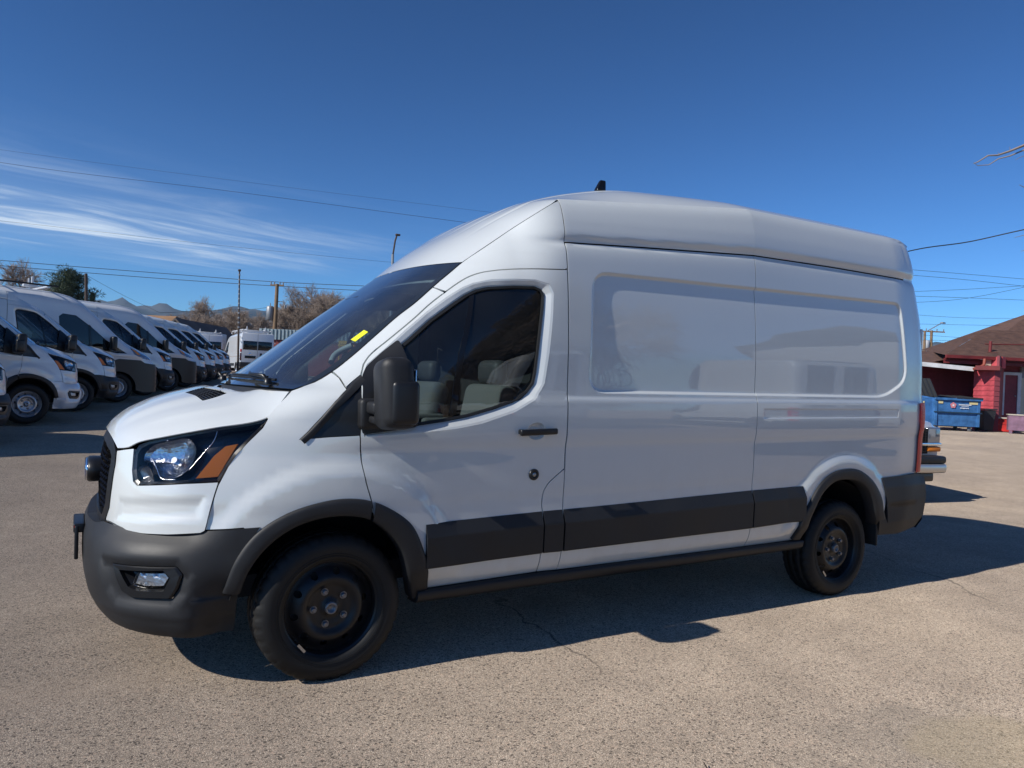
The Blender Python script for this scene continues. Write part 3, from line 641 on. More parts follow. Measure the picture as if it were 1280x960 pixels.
# windscreen
sc_out = [(.0, -1), (.5, -1), (1, -1), (1, 0), (1, 1), (.5, 1), (0, 1), (0, 0)]
V, F = panel_mesh(screen, [(0.003, -.995), (.5, -.995), (.997, -.995), (.997, 0), (.997, .995), (.5, .995), (.003, .995), (.003, 0)], step=.05, metric=(1.2, .78), skirt=0, off=-.001, gap=.001)
ws = link('windscreen', mesh('windscreen', V, F), GLASSW, VAN)
fr_in = roundpoly([(.05, -.94), (.915, -.935), (.895, 0), (.915, .935), (.05, .94), (.045, 0)], .04)
V, F = panel_mesh(screen, [(0.003, -.997), (.5, -.997), (.997, -.997), (.997, 0), (.997, .997), (.5, .997), (.003, .997), (.003, 0)], holes=[fr_in], step=.05, metric=(1.2, .78), skirt=0, off=-.005, gap=.001)
link('black_border', mesh('black_border', V, F), FRIT, ws)
st = [(.385, .862), (.455, .875), (.447, .925), (.378, .912)]
V, F = panel_mesh(screen, st, step=.03, metric=(1.2, .78), skirt=0, off=.002, gap=0)
link('sticker', mesh('sticker', V, F), YELLOW, ws)
# scuttle (black cowl) between hood and windscreen, with wipers
cow = MB(); a = on(hood_c, [(1.0, v) for v in np.linspace(-1, 1, 31)]); c = on(screen, [(.02, v) for v in np.linspace(-1, 1, 31)])
a2 = a.copy(); a2[:, 2] -= .035; mid = (a2*.5 + c*.5); mid[:, 2] -= .03; c2 = c.copy(); c2[:, 2] -= .01; cow.grid([a2.tolist(), mid.tolist(), c2.tolist()]); cow.build('scuttle', PLAST, VAN)
for sy, y0, y1 in ((-1, -.60, .02), (1, .06, .72)):
    wb = MB(); q = lambda u, y, o: tuple(on(screen, [(u, -y/.79)], o)[0])
    A0 = q(.015, y0, .02); wb.tube([A0, tuple(np.array(A0) + [-.02, .0, .03]), q(.05, (y0 + y1)/2 - .08, .035), q(.075, (y0+y1)/2, .022)], [.012, .011, .008, .006], 6)
    wb.tube([q(.05 + .0*t, y0 + (y1 - y0)*t, .012) for t in np.linspace(0, 1, 7)], .008, 5); wb.tube([q(.052, y0 + (y1 - y0)*t, .024) for t in np.linspace(.1, .9, 6)], .005, 5)
    wb.lathe([(0, .02), (.018, .018), (.02, -.01)], (A0[0], A0[1], A0[2]), 'z', 12)
    wb.build('wiper', PLASTD, VAN)
# ---- nose: painted fascia, grille, bumper
fas = [(.385, .735), (.428, .80), (.437, .90), (.437, 1.0), (.423, 1.066), (.52, 1.082), (.562, 1.088)] + [LAMP[0], LAMP[15], LAMP[14], LAMP[13], LAMP[12], LAMP[11]]
q = [(float(nose_phi(x, z)), z) for x, z in HD(FENDER_SEAM, 8)[2:]] if False else None
def phi_of(x, z):
    P = nose(np.linspace(.2, PI/2, 400), np.full(400, z)); return float(np.interp(x, P[:, 0], np.linspace(.2, PI/2, 400)))
fas += [(phi_of(x, z), z) for x, z in HD(FENDER_SEAM, 8)[3:]] + [(.93, .735), (.80, .722), (.68, .716), (.52, .722)]
def nose_f(u, v):
    """fascia with a shallow pressed field under the lamp and a sunk pocket round it"""
    P = nose(u, v); sd = inpoly_sd(u, v, [(.50, .76), (.92, .80), (.93, .885), (.70, .868), (.52, .85)]); r_ = 1 - .010*(1 - sstep(-.03, .02, sd))
    P[..., 0] = CX + (P[..., 0] - CX)*r_; P[..., 1] = P[..., 1]*r_; return P
P_('front_fascia', fas, PAINT, fn=nose_f, step=.016, metric=(.95, 1.))
GR = [(0, .70), (.34, .705), (.384, .733), (.428, .80), (.436, .90), (.436, 1.0), (.420, 1.064), (.36, 1.10), (.2, 1.125), (0, 1.132)]
def mirror_uv(o): return o + [(-a, b_) for a, b_ in o[::-1][1:-1]]
def nose_m(u, v):
    P = nose(np.abs(u), v); P[..., 1] = P[..., 1]*np.where(np.asarray(u) < 0, -1, 1); return P
def bump_m(u, v):
    P = bump(np.abs(u), v); P[..., 1] = P[..., 1]*np.where(np.asarray(u) < 0, -1, 1); return P
V, F = panel_mesh(nose_m, mirror_uv(GR[0:1] + GR[1:]), step=.05, off=-.035, skirt=0, metric=(.95, 1), gap=0)
gr = link('grille', mesh('grille', V, F), NEARBLK, VAN)
b = MB()
go = on(nose_m, densify(mirror_uv(GR), .04)); g1 = on(nose_m, densify(mirror_uv(GR), .04), .012); gi_uv = inset(mirror_uv(GR), .045); 
GA = resamp(mirror_uv(GR), 160); GB = np.array([gi_uv_pt for gi_uv_pt in bylpoly(GA, gi_uv, 160)[1]])
for (o1, o2, c1, c2) in ((GA, GA, -.02, .004), (GA, GB, .004, .006), (GB, GB, .006, -.035)):
    VV, FF = ringstrip(on(nose_m, o1, c1), on(nose_m, o2, c2)); b.add(VV, FF, False)
b.build('grille_frame', PLASTD, gr)
b = MB(); gp = np.array(gi_uv)
for r_ in range(0, 15):
    z = .725 + r_*.0275
    for c_ in range(-9, 10):
        u = (c_ + (.5 if r_ % 2 else 0))*.046
        if inpoly_sd(np.array(u), np.array(z), gp) > -.006: continue
        for du, dz, hw in ((0, 0, 1),):
            pt = [on(nose_m, [(u + a_*.023, z + b_*.0135)], o_)[0] for a_, b_, o_ in ((-1, 0, -.014), (0, 1.0, -.014), (1, 0, -.014), (0, -1.0, -.014))]
            pi_ = [on(nose_m, [(u + a_*.012, z + b_*.0065)], -.03)[0] for a_, b_ in ((-1, 0), (0, 1), (1, 0), (0, -1))]
            pm = [on(nose_m, [(u + a_*.017, z + b_*.0095)], -.004)[0] for a_, b_ in ((-1, 0), (0, 1), (1, 0), (0, -1))]
            VV, FF = ringstrip(pt, pm); b.add(VV, FF); VV, FF = ringstrip(pm, pi_); b.add(VV, FF)
b.build('grille_mesh', GLOSSB, gr)
b = MB(); c = on(nose_m, [(0, .93)], 0)[0]
sc = lambda v: (v[0], v[1]*1.75, v[2])
b.lathe([(.062, .06), (.066, -.015), (.066, -.04), (.058, -.052), (.0, -.053)], (0, 0, 0), 'x', 36); vv = [(c[0] + x, y*1.7, c[2] + z) for x, y, z in b.v]; b.v = vv
em = b.build('emblem_housing', PLASTD, gr)
b = MB(); b.lathe([(.0, -.062), (.045, -.060), (.053, -.054), (.053, -.04)], (0, 0, 0), 'x', 36); b.v = [(c[0] + x, y*1.75, c[2] + z) for x, y, z in b.v]; b.build('emblem', BLUEM, gr)
b = MB(); b.lathe([(.051, -.056), (.056, -.059), (.060, -.05)], (0, 0, 0), 'x', 36); b.v = [(c[0] + x, y*1.72, c[2] + z) for x, y, z in b.v]; b.build('emblem_ring', CHROME, gr)
# bumper
FOGC = np.array(FOG_OUT)
def bump_s(u, v):
    P = bump_m(u, v); au = np.abs(u)
    sd = inpoly_sd(au, v, FOG_BIG); r_ = 1 - .020*(1 - sstep(-.045, .02, sd)) - .004*sstep(.37, .345, v)
    sdg = np.abs(v - (.4495 + .06*(au - .93))); r_ = r_ - .007*(1 - sstep(0, .012, sdg))*sstep(.90, .94, au)
    P[..., 0] = CX + (P[..., 0] - CX)*r_; P[..., 1] = P[..., 1]*r_; return P
FOG_BIG = [(.50, .60), (.86, .615), (.915, .56), (.90, .47), (.85, .415), (.60, .405), (.545, .46)]
BUMP_O = [(0, .70), (.2, .712), (.34, .722)] + BUMPER[:10] + [(1.02, .458), (1.072, .456), (1.05, .36), (1.034, .268), (.90, .268), (.70, .272), (.5, .275), (.25, .275), (0, .275)]
V, F = panel_mesh(bump_s, mirror_uv(BUMP_O), holes=[FOG_OUT, [(-a, b_) for a, b_ in FOG_OUT]], step=.022, metric=(.95, 1.), skirt=.012, gap=.001)
bumper = link('front_bumper', mesh('front_bumper', V, F), PLAST, VAN)
# step of the bumper's top ledge back to the fascia
lo_ = [(u, v) for u, v in HD([(0, .70), (.2, .712), (.34, .722)] + BUMPER[:7], 60)]
b = MB(); A = on(bump_s, lo_); B = on(nose, lo_, -.02)
b.grid([A.tolist(), B.tolist()]); b.v += [(x, -y, z) for x, y, z in b.v]; n_ = len(b.f); b.f += [tuple(i + len(A)*2 for i in f)[::-1] for f in b.f[:n_]]; b.sm += b.sm[:n_]; b.mi += b.mi[:n_]
b.build('bumper_ledge', PLAST, bumper)
# fog lamps: bezel, inner well, lens
FO = np.array(FOG_OUT); FI = np.array(FOG_IN); FL = np.array(FOG_LENS)
A_, B_ = bylpoly(FO, FI, 90); B2, C_ = bylpoly(FI, FL, 90)
b = MB()
for X_, Y_, o1, o2 in ((A_, A_, -.024, .004), (A_, A_*.93 + FO.mean(0)*.07, .004, .010), (A_*.93 + FO.mean(0)*.07, B_, .010, .008), (B_, B_, .008, -.012)):
    VV, FF = ringstrip(on(bump_m, X_, -.018 + o1), on(bump_m, Y_, -.018 + o2)); b.add(VV, FF, False)
VV, FF = ringstrip(on(bump_m, B_, -.030), on(bump_m, B_*.80 + FL.mean(0)*.20, -.060)); b.add(VV, FF)
bz, bz2 = pair2('fog_lamp_bezel', b, PLASTD, bumper, bumper)
b = MB(); Lc = B_*.80 + FL.mean(0)*.20; V4 = on(bump_m, Lc, -.060).tolist(); cc_ = np.mean(V4, axis=0).tolist(); b.add(V4 + [cc_], [(i, (i+1) % 90, 90) for i in range(90)]); pair2('fog_lamp_well', b, PLASTD, bumper, bumper)
V4, F4 = panel_mesh(bump_m, FL, step=.03, off=-.040, skirt=0, metric=(.95, 1)); fb = MB(); fb.add(V4, F4, True); pair2('fog_lamp_reflector', fb, mat('fog_reflector', (.80, .81, .83), .35, metal=.7, bump=(60, .6, .006)), bumper, bumper)
V4, F4 = panel_mesh(bump_m, inset(FL, -.006), step=.03, off=-.030, skirt=.004, metric=(.95, 1)); fb = MB(); fb.add(V4, F4, True); pair2('fog_lamp_lens', fb, LENS, bumper, bumper)
# licence bracket
b = MB(); b.rbox((-1.040, -.02, .585), (.018, .32, .165), .006); b.rbox((-1.030, -.02, .655), (.05, .30, .045), .008); b.build('plate_bracket', PLASTD, bumper)
b = MB(); b.box((-1.0505, -.02, .665), (.003, .30, .012)); b.build('red_strip', REDM, bumper)
# ---- head lamps
LO = LAMP
def head(sgn):
    def m_(me): return me if sgn > 0 else mirror_mesh(me)
    V, F = panel_mesh(nose, LO, step=.03, off=-.075, skirt=0, metric=(.95, 1), gap=.004)
    bowl_c = (.705, 1.05)
    base = link('headlamp', m_(mesh('headlamp', V, F)), LAMPBK, VAN)
    b = MB(); R1 = resamp(LO, 140); VV, FF = ringstrip(on(nose, R1, -.004), on(nose, R1, -.075)); b.add(VV, FF)
    RI = bylpoly(R1, inset(LO, .014), 140)[1]; VV, FF = ringstrip(on(nose, R1, -.004), on(nose, RI, -.010)); b.add(VV, FF); VV, FF = ringstrip(on(nose, RI, -.010), on(nose, RI, -.06)); b.add(VV, FF)
    me = b._mk('lamp_rim'); link('lamp_rim', m_(me), LAMPBK, base)
    # parabolic bowl (its outline is a wide D), smaller inner side bowl
    def dish(name, poly, c, dep, m, rim):
        b = MB(); n = 64; O = resamp(poly, n); rows = []
        for t in np.linspace(0, 1, 9):
            rows.append(on(nose, O*(1 - t) + np.array(c)*t, rim - dep*math.sqrt(t)*1.0).tolist())
        for i in range(8):
            VV, FF = ringstrip(rows[i], rows[i+1]); b.add(VV, FF, True)
        link(name, m_(b._mk(name)), m, base)
    BOWL = roundpoly([(.612, 1.075), (.645, 1.117), (.80, 1.156), (.858, 1.11), (.852, 1.02), (.80, .972), (.735, .972), (.70, 1.0), (.665, 1.035), (.612, 1.035)], .03)
    dish('main_reflector', BOWL, (.765, 1.055), .045, LAMPIN, -.022)
    dish('side_reflector', roundpoly([(.588, .945), (.60, 1.015), (.655, 1.02), (.70, .955), (.70, .942)], .02), (.64, .975), .028, mat('smoked_reflector', (.20, .20, .21), .25, metal=.8) if 'smoked_reflector' not in MATS else MATS['smoked_reflector'], -.018)
    V, F = panel_mesh(nose, roundpoly(AMBER, .006), step=.02, off=-.020, skirt=.02, metric=(.95, 1)); link('amber_reflector', m_(mesh('amber_reflector', V, F)), AMBERM, base)
    b = MB(); ln = [(.668, 1.045), (.70, 1.012), (.735, .968), (.80, .966)]
    b.tube([tuple(on(nose, [q_], -.016)[0]) for q_ in HD(ln, 14)], .0035, 6)
    b.tube([tuple(on(nose, [q_], -.014)[0]) for q_ in HD([(.935, 1.192), (.93, 1.15), (.89, 1.08), (.85, 1.01)], 14)], .0022, 6); link('chrome_bead', m_(b._mk('chrome_bead')), CHROME, base)
    b = MB(); cx_ = on(nose, [(.765, 1.055)], -.055)[0]; cn = normals(nose, np.array([.765]), np.array([1.055]))[0]
    b.tube([tuple(cx_), tuple(cx_ + cn*.03)], .014, 12); link('bulb', m_(b._mk('bulb')), CHROME, base)
    V, F = panel_mesh(nose, LO, step=.03, off=.001, skirt=.012, metric=(.95, 1), gap=.003); link('clear_lens', m_(mesh('clear_lens', V, F)), LENS, base)
head(1); head(-1)
# ---- arch mouldings (front: two pieces, split at the door seam)
def arch(name, O, I, off, par, both=True, ret=.085, label=None):
    O = np.array(O); I = np.array(I); b = MB()
    rows = []
    for t, o in ((0, -.012), (.0, off*.6), (.06, off*.9), (.25, off*1.05), (.6, off*1.1), (.9, off), (1., off*.75)):
        rows.append(on(side, O*(1 - t) + I*t, o))
    i2 = rows[-1].copy(); i2[:, 1] += ret; rows.append(i2)
    b.grid([r_.tolist() for r_ in rows], True); me = b._mk(name)
    if me.polygons[len(O)*3].normal.y > 0: me.flip_normals()
    a = link(name, me, PLAST, par); a2 = link(name, mirror_mesh(me), PLAST, par)
    return a, a2
FO_, FI_ = HD(ARCH_F_OUT, 80), HD(ARCH_F_IN, 80)
ks = [i for i, q_ in enumerate(FO_) if q_[0] < .168]
arch('wheel_arch_moulding', FO_[:len(ks)], FI_[:len(ks)], .022, VAN); arch('wheel_arch_moulding', FO_[len(ks):], FI_[len(ks):], .022, VAN)
arch('wheel_arch_moulding', HD(ARCH_R_OUT, 70), HD(ARCH_R_IN, 70), .022, VAN)
# wheel housings (dark half drums)
for cx_, cz_, r_ in ((.01, .33, .47), (3.755, .275, .50)):
    b = MB(); rows = []
    for y in (-.94, -.9, -.6, -.55):
        rows.append([(cx_ + r_*math.cos(t), y, cz_ + r_*math.sin(t)) for t in np.linspace(.22, PI - .22, 30)])
    rows.append([(cx_, -.55, cz_)]*30); b.grid(rows, True); pair2('wheel_housing', b, NEARBLK, VAN, VAN)
# ---- black side mouldings and sill
def strip(name, pts_top, pts_bot, x0, x1, m=PLAST, off=.026, step=.035):
    t = np.array(pts_top); b_ = np.array(pts_bot); xs = np.linspace(x0, x1, max(3, int((x1 - x0)/.12)))
    top = [(x, float(np.interp(x, t[:, 0], t[:, 1]))) for x in xs]; bot = [(x, float(np.interp(x, b_[:, 0], b_[:, 1]))) for x in xs]
    b = MB(); rows = []
    for tt, o in ((0, -.006), (0, .004), (.30, off*.98), (.34, off), (.97, off*.9), (1.0, off*.7), (1., -.006)):
        rows.append(on(side, np.array(top)*(1 - tt) + np.array(bot)*tt, o))
    b.grid([r_.tolist() for r_ in rows], False); me = b._mk(name)
    if me.polygons[len(xs)*2].normal.y > 0: me.flip_normals()
    # end caps
    return me, rows
def strip_pair(x0, x1, par, par2, slant=None):
    me, rows = strip('side_moulding', MOULD_TOP, MOULD_BOT, x0, x1)
    b = MB(); R_ = rows; 
    b.grid([r_.tolist() for r_ in rows], False)
    for e_ in (0, -1): b.add([tuple(r_[e_]) for r_ in rows], [tuple(range(len(rows)))])
    me = b._mk('side_moulding'); link('side_moulding', me, PLAST, par); link('side_moulding', mirror_mesh(me), PLAST, par2)
strip_pair(.455, 1.150, door, door2); strip_pair(1.160, 1.284, VAN, VAN); strip_pair(1.295, 2.794, pA, pA2); strip_pair(2.806, 3.30, pB, pB2)
b = MB(); xs = np.linspace(.44, 3.36, 24); rows = []
bz_ = lambda x: float(np.interp(x, [q_[0] for q_ in BODY_BOT], [q_[1] for q_ in BODY_BOT]))
for dy, z in ((-.02, None), (.018, None), (.026, .37), (.020, .335), (-.01, .312), (-.12, .305)):
    rows.append([(x, -(float(W(np.array(x), np.array(.40))) + dy), (bz_(x) - .002) if z is None else z) for x in xs])
b.grid(rows, True); b.add([r_[-1] for r_ in rows], [tuple(range(6))]); b.add([r_[0] for r_ in rows], [tuple(range(6))]); pair2('sill', b, PLAST, VAN, VAN)
# ---- door details
def door_parts(dr, sg):
    mm = (lambda me: me) if sg < 0 else mirror_mesh
    RO = np.array(REVEAL_OUT); WO = np.array(WIN_OUT)
    A, B = bylpoly(RO, WO, 200); b = MB()
    for o1, o2, t1, t2 in ((-.0005, -.004, 0, .25), (-.004, -.018, .25, .8), (-.018, -.026, .8, 1)):
        VV, FF = ringstrip(on(side, A*(1-t1) + B*t1, o1), on(side, A*(1-t2) + B*t2, o2)); b.add(VV, FF, True)
    me = b._mk('window_reveal')
    link('window_reveal', mm(me), PAINT, dr)
    C = bylpoly(B, inset(WO, .016), 200)[1]; b = MB()
    for X_, Y_, o1, o2 in ((B, B*.6 + C*.4, -.028, -.016), (B*.6 + C*.4, C, -.016, -.020), (C, C, -.020, -.032)):
        VV, FF = ringstrip(on(side, X_, o1), on(side, Y_, o2)); b.add(VV, FF, True)
    link('rubber_seal', mm(b._mk('rubber_seal')), RUBBER, dr)
    V, F = panel_mesh(side, inset(WO, .010), step=.06, off=-.030, skirt=0, gap=0); link('window_glass', mm(mesh('window_glass', V, F)), GLASS, dr)
    V, F = panel_mesh(side, BPIL, step=.05, off=-.024, skirt=.01, gap=0); link('window_bar', mm(mesh('window_bar', V, F)), GLOSSB, dr)
    # sail plate that carries the mirror
    sail = [(.122, 1.172), (.122, 1.336), (.150, 1.452), (.182, 1.50), (.262, 1.572), (.345, 1.640), (.385, 1.45), (.400, 1.208), (.27, 1.190)]
    V, F = panel_mesh(side, roundpoly(sail, .02), step=.04, off=.004, skirt=.03, gap=0); link('mirror_sail', mm(mesh('mirror_sail', V, F)), PLASTD, dr)
    # handle in its cup
    hc = (1.088, 1.176); b = MB(); n = 40
    cup = lambda r_, o: on(side, [(hc[0] + r_*.060*math.cos(t), hc[1] + .002 + r_*.047*math.sin(t)) for t in np.linspace(0, 2*PI, n, endpoint=False)], o)
    for (r1, o1), (r2, o2) in (((1.02, .0004), (.97, -.003)), ((.97, -.003), (.80, -.016)), ((.80, -.016), (.5, -.024)), ((.5, -.024), (.01, -.026))):
        VV, FF = ringstrip(cup(r1, o1), cup(r2, o2)); b.add(VV, FF, True)
    link('handle_cup', mm(b._mk('handle_cup')), PAINT, dr)
    b = MB(); cY = -(float(W(np.array(hc[0]), np.array(hc[1]))) + .026)
    b.rbox((hc[0], cY, hc[1] - .001), (.236, .022, .034), .010, Matrix.Rotation(-math.radians(1.5), 3, 'Y'), n=4); b.rbox((hc[0] - .10, cY + .018, hc[1]), (.03, .03, .026), .006); b.rbox((hc[0] + .10, cY + .018, hc[1]), (.03, .03, .026), .006)
    link('door_handle', mm(b._mk('door_handle')), PLASTD, dr)
    lx, lz = LOCK[0]; ly = -float(W(np.array(lx), np.array(lz))); b = MB()
    b.lathe([(.031, .004), (.031, -.006), (.026, -.011), (.017, -.012), (.016, -.007), (0, -.007)], (lx, ly, lz), 'y', 28); link('door_lock', mm(b._mk('door_lock')), PLASTD, dr)
    b = MB(); b.lathe([(.013, -.006), (.012, -.010), (0, -.010)], (lx, ly, lz), 'y', 20); b.box((lx, ly - .0105, lz), (.003, .003, .012)); link('lock_barrel', mm(b._mk('lock_barrel')), METAL, dr)
    # inner door card, opposite side seen through the glass
    V, F = panel_mesh(side, [(.56, .45), (.44, .80), (.25, .98), (.20, 1.17), (.42, 1.21), (.68, 1.25), (.95, 1.33), (1.09, 1.45), (1.19, 1.95), (1.24, 1.95), (1.24, .55)], step=.08, off=-.085, skirt=0); link('door_card', mm(mesh('door_card', V, F)), CARDM, dr)
door_parts(door, -1); door_parts(door2, 1)
# black corner trim ahead of the door
V, F = panel_mesh(side, TRI, step=.03, off=-.004, skirt=.012, gap=.001); t1, t2 = pair('corner_trim', V, F, PLASTD, (VAN))
b = MB(); te = HD([TRI[0], TRI[1], TRI[2], TRI[3], TRI[4], TRI[5]], 30); ti = [(x + .020, z - .022) for x, z in te]
rows = [on(side, te, -.003), on(side, te, .010), on(side, [(a[0]*.6 + c[0]*.4, a[1]*.6 + c[1]*.4) for a, c in zip(te, ti)], .011), on(side, ti, .003)]
b.grid([r_.tolist() for r_ in rows], True); me = b._mk('trim_ridge')
if me.polygons[40].normal.y > 0: me.flip_normals()
link('trim_ridge', me, PLAST, t1); link('trim_ridge', mirror_mesh(me), PLAST, t2)
b = MB()
for z, x0 in ((1.285, -.02), (1.345, .05)):
    b.add([tuple(q_) for q_ in on(side, [(x0, z), (x0 + .03, z + .018), (.112, z + .022), (.112, z)], .0)] + [tuple(q_) for q_ in on(side, [(x0 + .01, z + .003), (x0 + .035, z + .013), (.112, z + .016), (.112, z + .004)], -.003)], [(0, 1, 2, 3)])
# ---- mirrors
def mirror(sg):
    dr = door if sg < 0 else door2; mm = (lambda me: me) if sg < 0 else mirror_mesh
    b = MB()
    def shp(v):
        k = v.z/.18; x, y = v.x, v.y
        y = y*(1 - .10*max(0, k)) ; x = x*(1 - .16*max(0, k)**2) - .012*k; x -= .030*(1 - (y/.13)**2) if x < 0 else 0
        z = v.z - .014*(y/.13)
        return (x, y, z)
    hx, hy, hz = .218, -1.195, 1.372
    b.rbox((hx, hy, hz), (.140, .232, .325), .050, Euler((0, 0, math.radians(-6))).to_matrix(), n=5, fn=shp)
    m0 = link('mirror', mm(b._mk('mirror')), PLAST, dr)
    b = MB(); b.rbox((hx + .004, hy - .092, hz - .035), (.132, .062, .20), .028, Euler((0, 0, math.radians(-6))).to_matrix(), n=4); link('mirror_side_cap', mm(b._mk('mirror_side_cap')), PLASTD, m0)
    b = MB(); b.rbox((hx + .067, hy, hz - .01), (.006, .18, .25), .003, Euler((0, 0, math.radians(-6))).to_matrix(), n=2); link('mirror_glass', mm(b._mk('mirror_glass')), CHROME, m0)
    b = MB(); b.rbox((.185, -1.045, 1.302), (.11, .18, .060), .018, n=3); b.rbox((.165, -.985, 1.27), (.125, .11, .15), .024, n=3); b.rbox((.185, -1.06, 1.245), (.085, .14, .036), .014, n=3); link('mirror_arm', mm(b._mk('mirror_arm')), PLAST, m0)
mirror(-1); mirror(1)
# ---- rear: corner wrap, doors, lamps, bumper
XE = lambda z: 4.885 - .035*max(0, z - 1.2) - .16*max(0, z - 2.0)
def rearwrap(t, z):
    """t 0 at the side (x=4.5) .. 1 at the rear centre"""
    t = np.asarray(t, float); z = np.asarray(z, float); t, z = np.broadcast_arrays(t, z)
    xe = 4.885 - .035*np.maximum(0, z - 1.2) - .16*np.maximum(0, z - 2.0); R_ = .20
    x1 = xe - R_; w = W(np.minimum(4.5 + 0*z, 4.5), z); wr = W(x1, z)
    a = t < .3; b_ = (t >= .3) & (t < .6)
    xs = 4.5 + (x1 - 4.5)*np.clip(t/.3, 0, 1); y = W(xs, z)
    ph = np.clip((t - .3)/.3, 0, 1)*PI/2; X = np.where(a, xs, x1 + R_*np.sin(ph)); Y = np.where(a, y, wr - R_*(1 - np.cos(ph)))
    c_ = t >= .6; k = np.clip((t - .6)/.4, 0, 1); X = np.where(c_, xe, X); Y = np.where(c_, (wr - R_)*(1 - k), Y)
    return np.stack([X, -Y, z + 0*X], -1)
tl = [(.16, .79), (.16, 1.20), (.17, 1.36), (.42, 1.36), (.50, 1.30), (.50, .80)]
b = MB(); zs = np.r_[np.linspace(.78, 2.3, 40), np.linspace(2.305, 2.62, 14)]; b.grid([rearwrap(np.r_[np.linspace(0.06, .3, 6), np.linspace(.32, .6, 12), np.linspace(.65, 1, 5)], np.full(23, z)).tolist() for z in zs], True); b.v = [(x, y*.9972, z) for x, y, z in b.v]; rb, rb2 = pair2('rear_pillar', b, PAINT, VAN, VAN)
def rw_m(u, v): return rearwrap(u, v)
b = MB(); b.grid([rearwrap(np.linspace(.29, .50, 14), np.full(14, z)).tolist() for z in np.linspace(.80, 1.352, 12)], True)
ctr = np.array([4.3, -.8, 1.]); b.v = [tuple(np.array(v) + (lambda d: d/np.linalg.norm(d))(np.array([v[0] - 4.6, v[1] + .75, 0]))*.014) for v in b.v]; tlp = pair2('tail_lamp', b, REDM, VAN, VAN)
b = MB(); b.grid([rearwrap(np.linspace(.40, .505, 8), np.full(8, z)).tolist() for z in np.linspace(.96, 1.12, 3)], True); b.v = [tuple(np.array(v) + (lambda d: d/np.linalg.norm(d))(np.array([v[0] - 4.6, v[1] + .75, 0]))*.016) for v in b.v]; pair2('reverse_lamp', b, WHITEM, tlp[0], tlp[1])
b = MB(); e4 = [roof(np.array(1.0), np.array(v)) for v in np.linspace(-1, 1, 21)]; top = [(XE(2.62) - .02*abs(v)**4, -v*.72, 2.62) for v in np.linspace(-1, 1, 21)]; b.grid([[tuple(q_) for q_ in e4], [(XE(2.7) - .02, -v*.76, 2.68 if abs(v) < .9 else 2.64) for v in np.linspace(-1, 1, 21)], top], True); b.build('rear_header', PAINT, VAN)
b = MB()   # roof corner: side top edge into the wrap
b.grid([[tuple(q_) for q_ in on(roof, [(u, 1.0) for u in np.linspace(.93, 1.0, 8)])], [tuple(q_) for q_ in rearwrap(np.linspace(0.06, .5, 8), np.full(8, 2.615))]], True); pair2('roof_corner', b, PAINT, VAN, VAN)
b = MB(); b.rbox((4.755, -.955, 1.88), (.03, .03, .12), .01); pair2('door_hinge', b, PAINT, VAN, VAN)
for s_ in (-1, 1):
    b = MB(); b.rbox((4.873, s_*.40, 1.78), (.012, .56, .62), .05, n=3); b.build('rear_window', GLASSD, VAN)
# rear bumper side and centre
RBO = [(4.262, .795), (4.45, .79), (4.60, .79), (4.78, .79), (4.80, .62), (4.775, .43), (4.72, .36), (4.5, .34), (4.26, .345), (4.24, .45)]
RB = [(4.13, .735), (4.20, .78), (4.45, .790), (4.70, .795), (4.79, .78), (4.80, .6), (4.78, .46), (4.70, .37), (4.45, .335), (4.12, .33)]
def rb_fn(u, v): 
    P = side(u, v); P[..., 1] = -(np.where(np.asarray(v) > .0, np.interp(v, [.3, .45, .60, .72, .80], [.97, 1.02, 1.03, 1.025, 1.018]), 0) - .035*sstep(4.45, 4.85, u)) - .010 - .012*sstep(.78, .70, v) + .008*(1 - sstep(0, .01, np.abs(v - .575 + .02*(u-4.3))))*sstep(4.66, 4.6, u)
    return P
RB2 = [(a, b_) for a, b_ in HD(ARCH_R_OUT, 40)[::-1] if a > 3.9 and b_ < .80] + [(4.20, .345), (4.45, .335), (4.70, .37), (4.78, .46), (4.80, .6), (4.79, .78), (4.70, .795), (4.45, .790), (4.20, .784)]
rbp = []
V, F = panel_mesh(rb_fn, RB2, step=.03, skirt=.03, gap=.001); rbp = pair('rear_bumper_side', V, F, PLAST, VAN)
b = MB(); yy = np.linspace(-.995, .995, 25); rows = []
for dx, z in ((-.08, .80), (-.01, .79), (.03, .74), (.035, .55), (.02, .42), (-.06, .36)):
    rows.append([(4.86 + dx - .09*abs(y/.995)**6, y, z) for y in yy])
b.grid(rows, True); me = b._mk('rear_bumper')
if me.polygons[60].normal.x < 0: me.flip_normals()
rbm = link('rear_bumper', me, PLAST, VAN)
b = MB(); b.rbox((4.885, -.90, .66), (.02, .03, .12), .005); b.build('rear_reflector', CHROME, rbm)
# floor under the body, engine bay blank, bulkhead
b = MB(); b.box((2.2, 0, .46), (5.2, 1.66, .10)); b.box((-.45, 0, .62), (.72, 1.05, .5)); b.box((1.9, -.72, .40), (2.4, .16, .12)); b.box((3.75, 0, .42), (.14, 1.5, .14)); b.build('underbody', NEARBLK, VAN)
b = MB(); b.rbox((1.34, 0, 1.35), (.04, 1.86, 1.75), .015); b.build('bulkhead', NAVY, VAN)
# rear mud flaps
b = MB(); b.rbox((4.17, -.90, .42), (.02, .24, .30), .008); pair2('mud_flap', b, RUBBER, VAN, VAN)
# antenna fin
b = MB(); b.rbox((0, 0, .035), (.10, .05, .07), .014, n=3, fn=lambda v: (v.x*(1 - .45*(v.z + .035)/.07) + .03*(v.z + .035)/.07, v.y*(1 - .6*(v.z + .035)/.07), v.z)); b.v = [(1.97 + x*.8, -.36 + y, 2.735 + z*1.15) for x, y, z in b.v]; b.build('roof_antenna', GLOSSB, VAN)
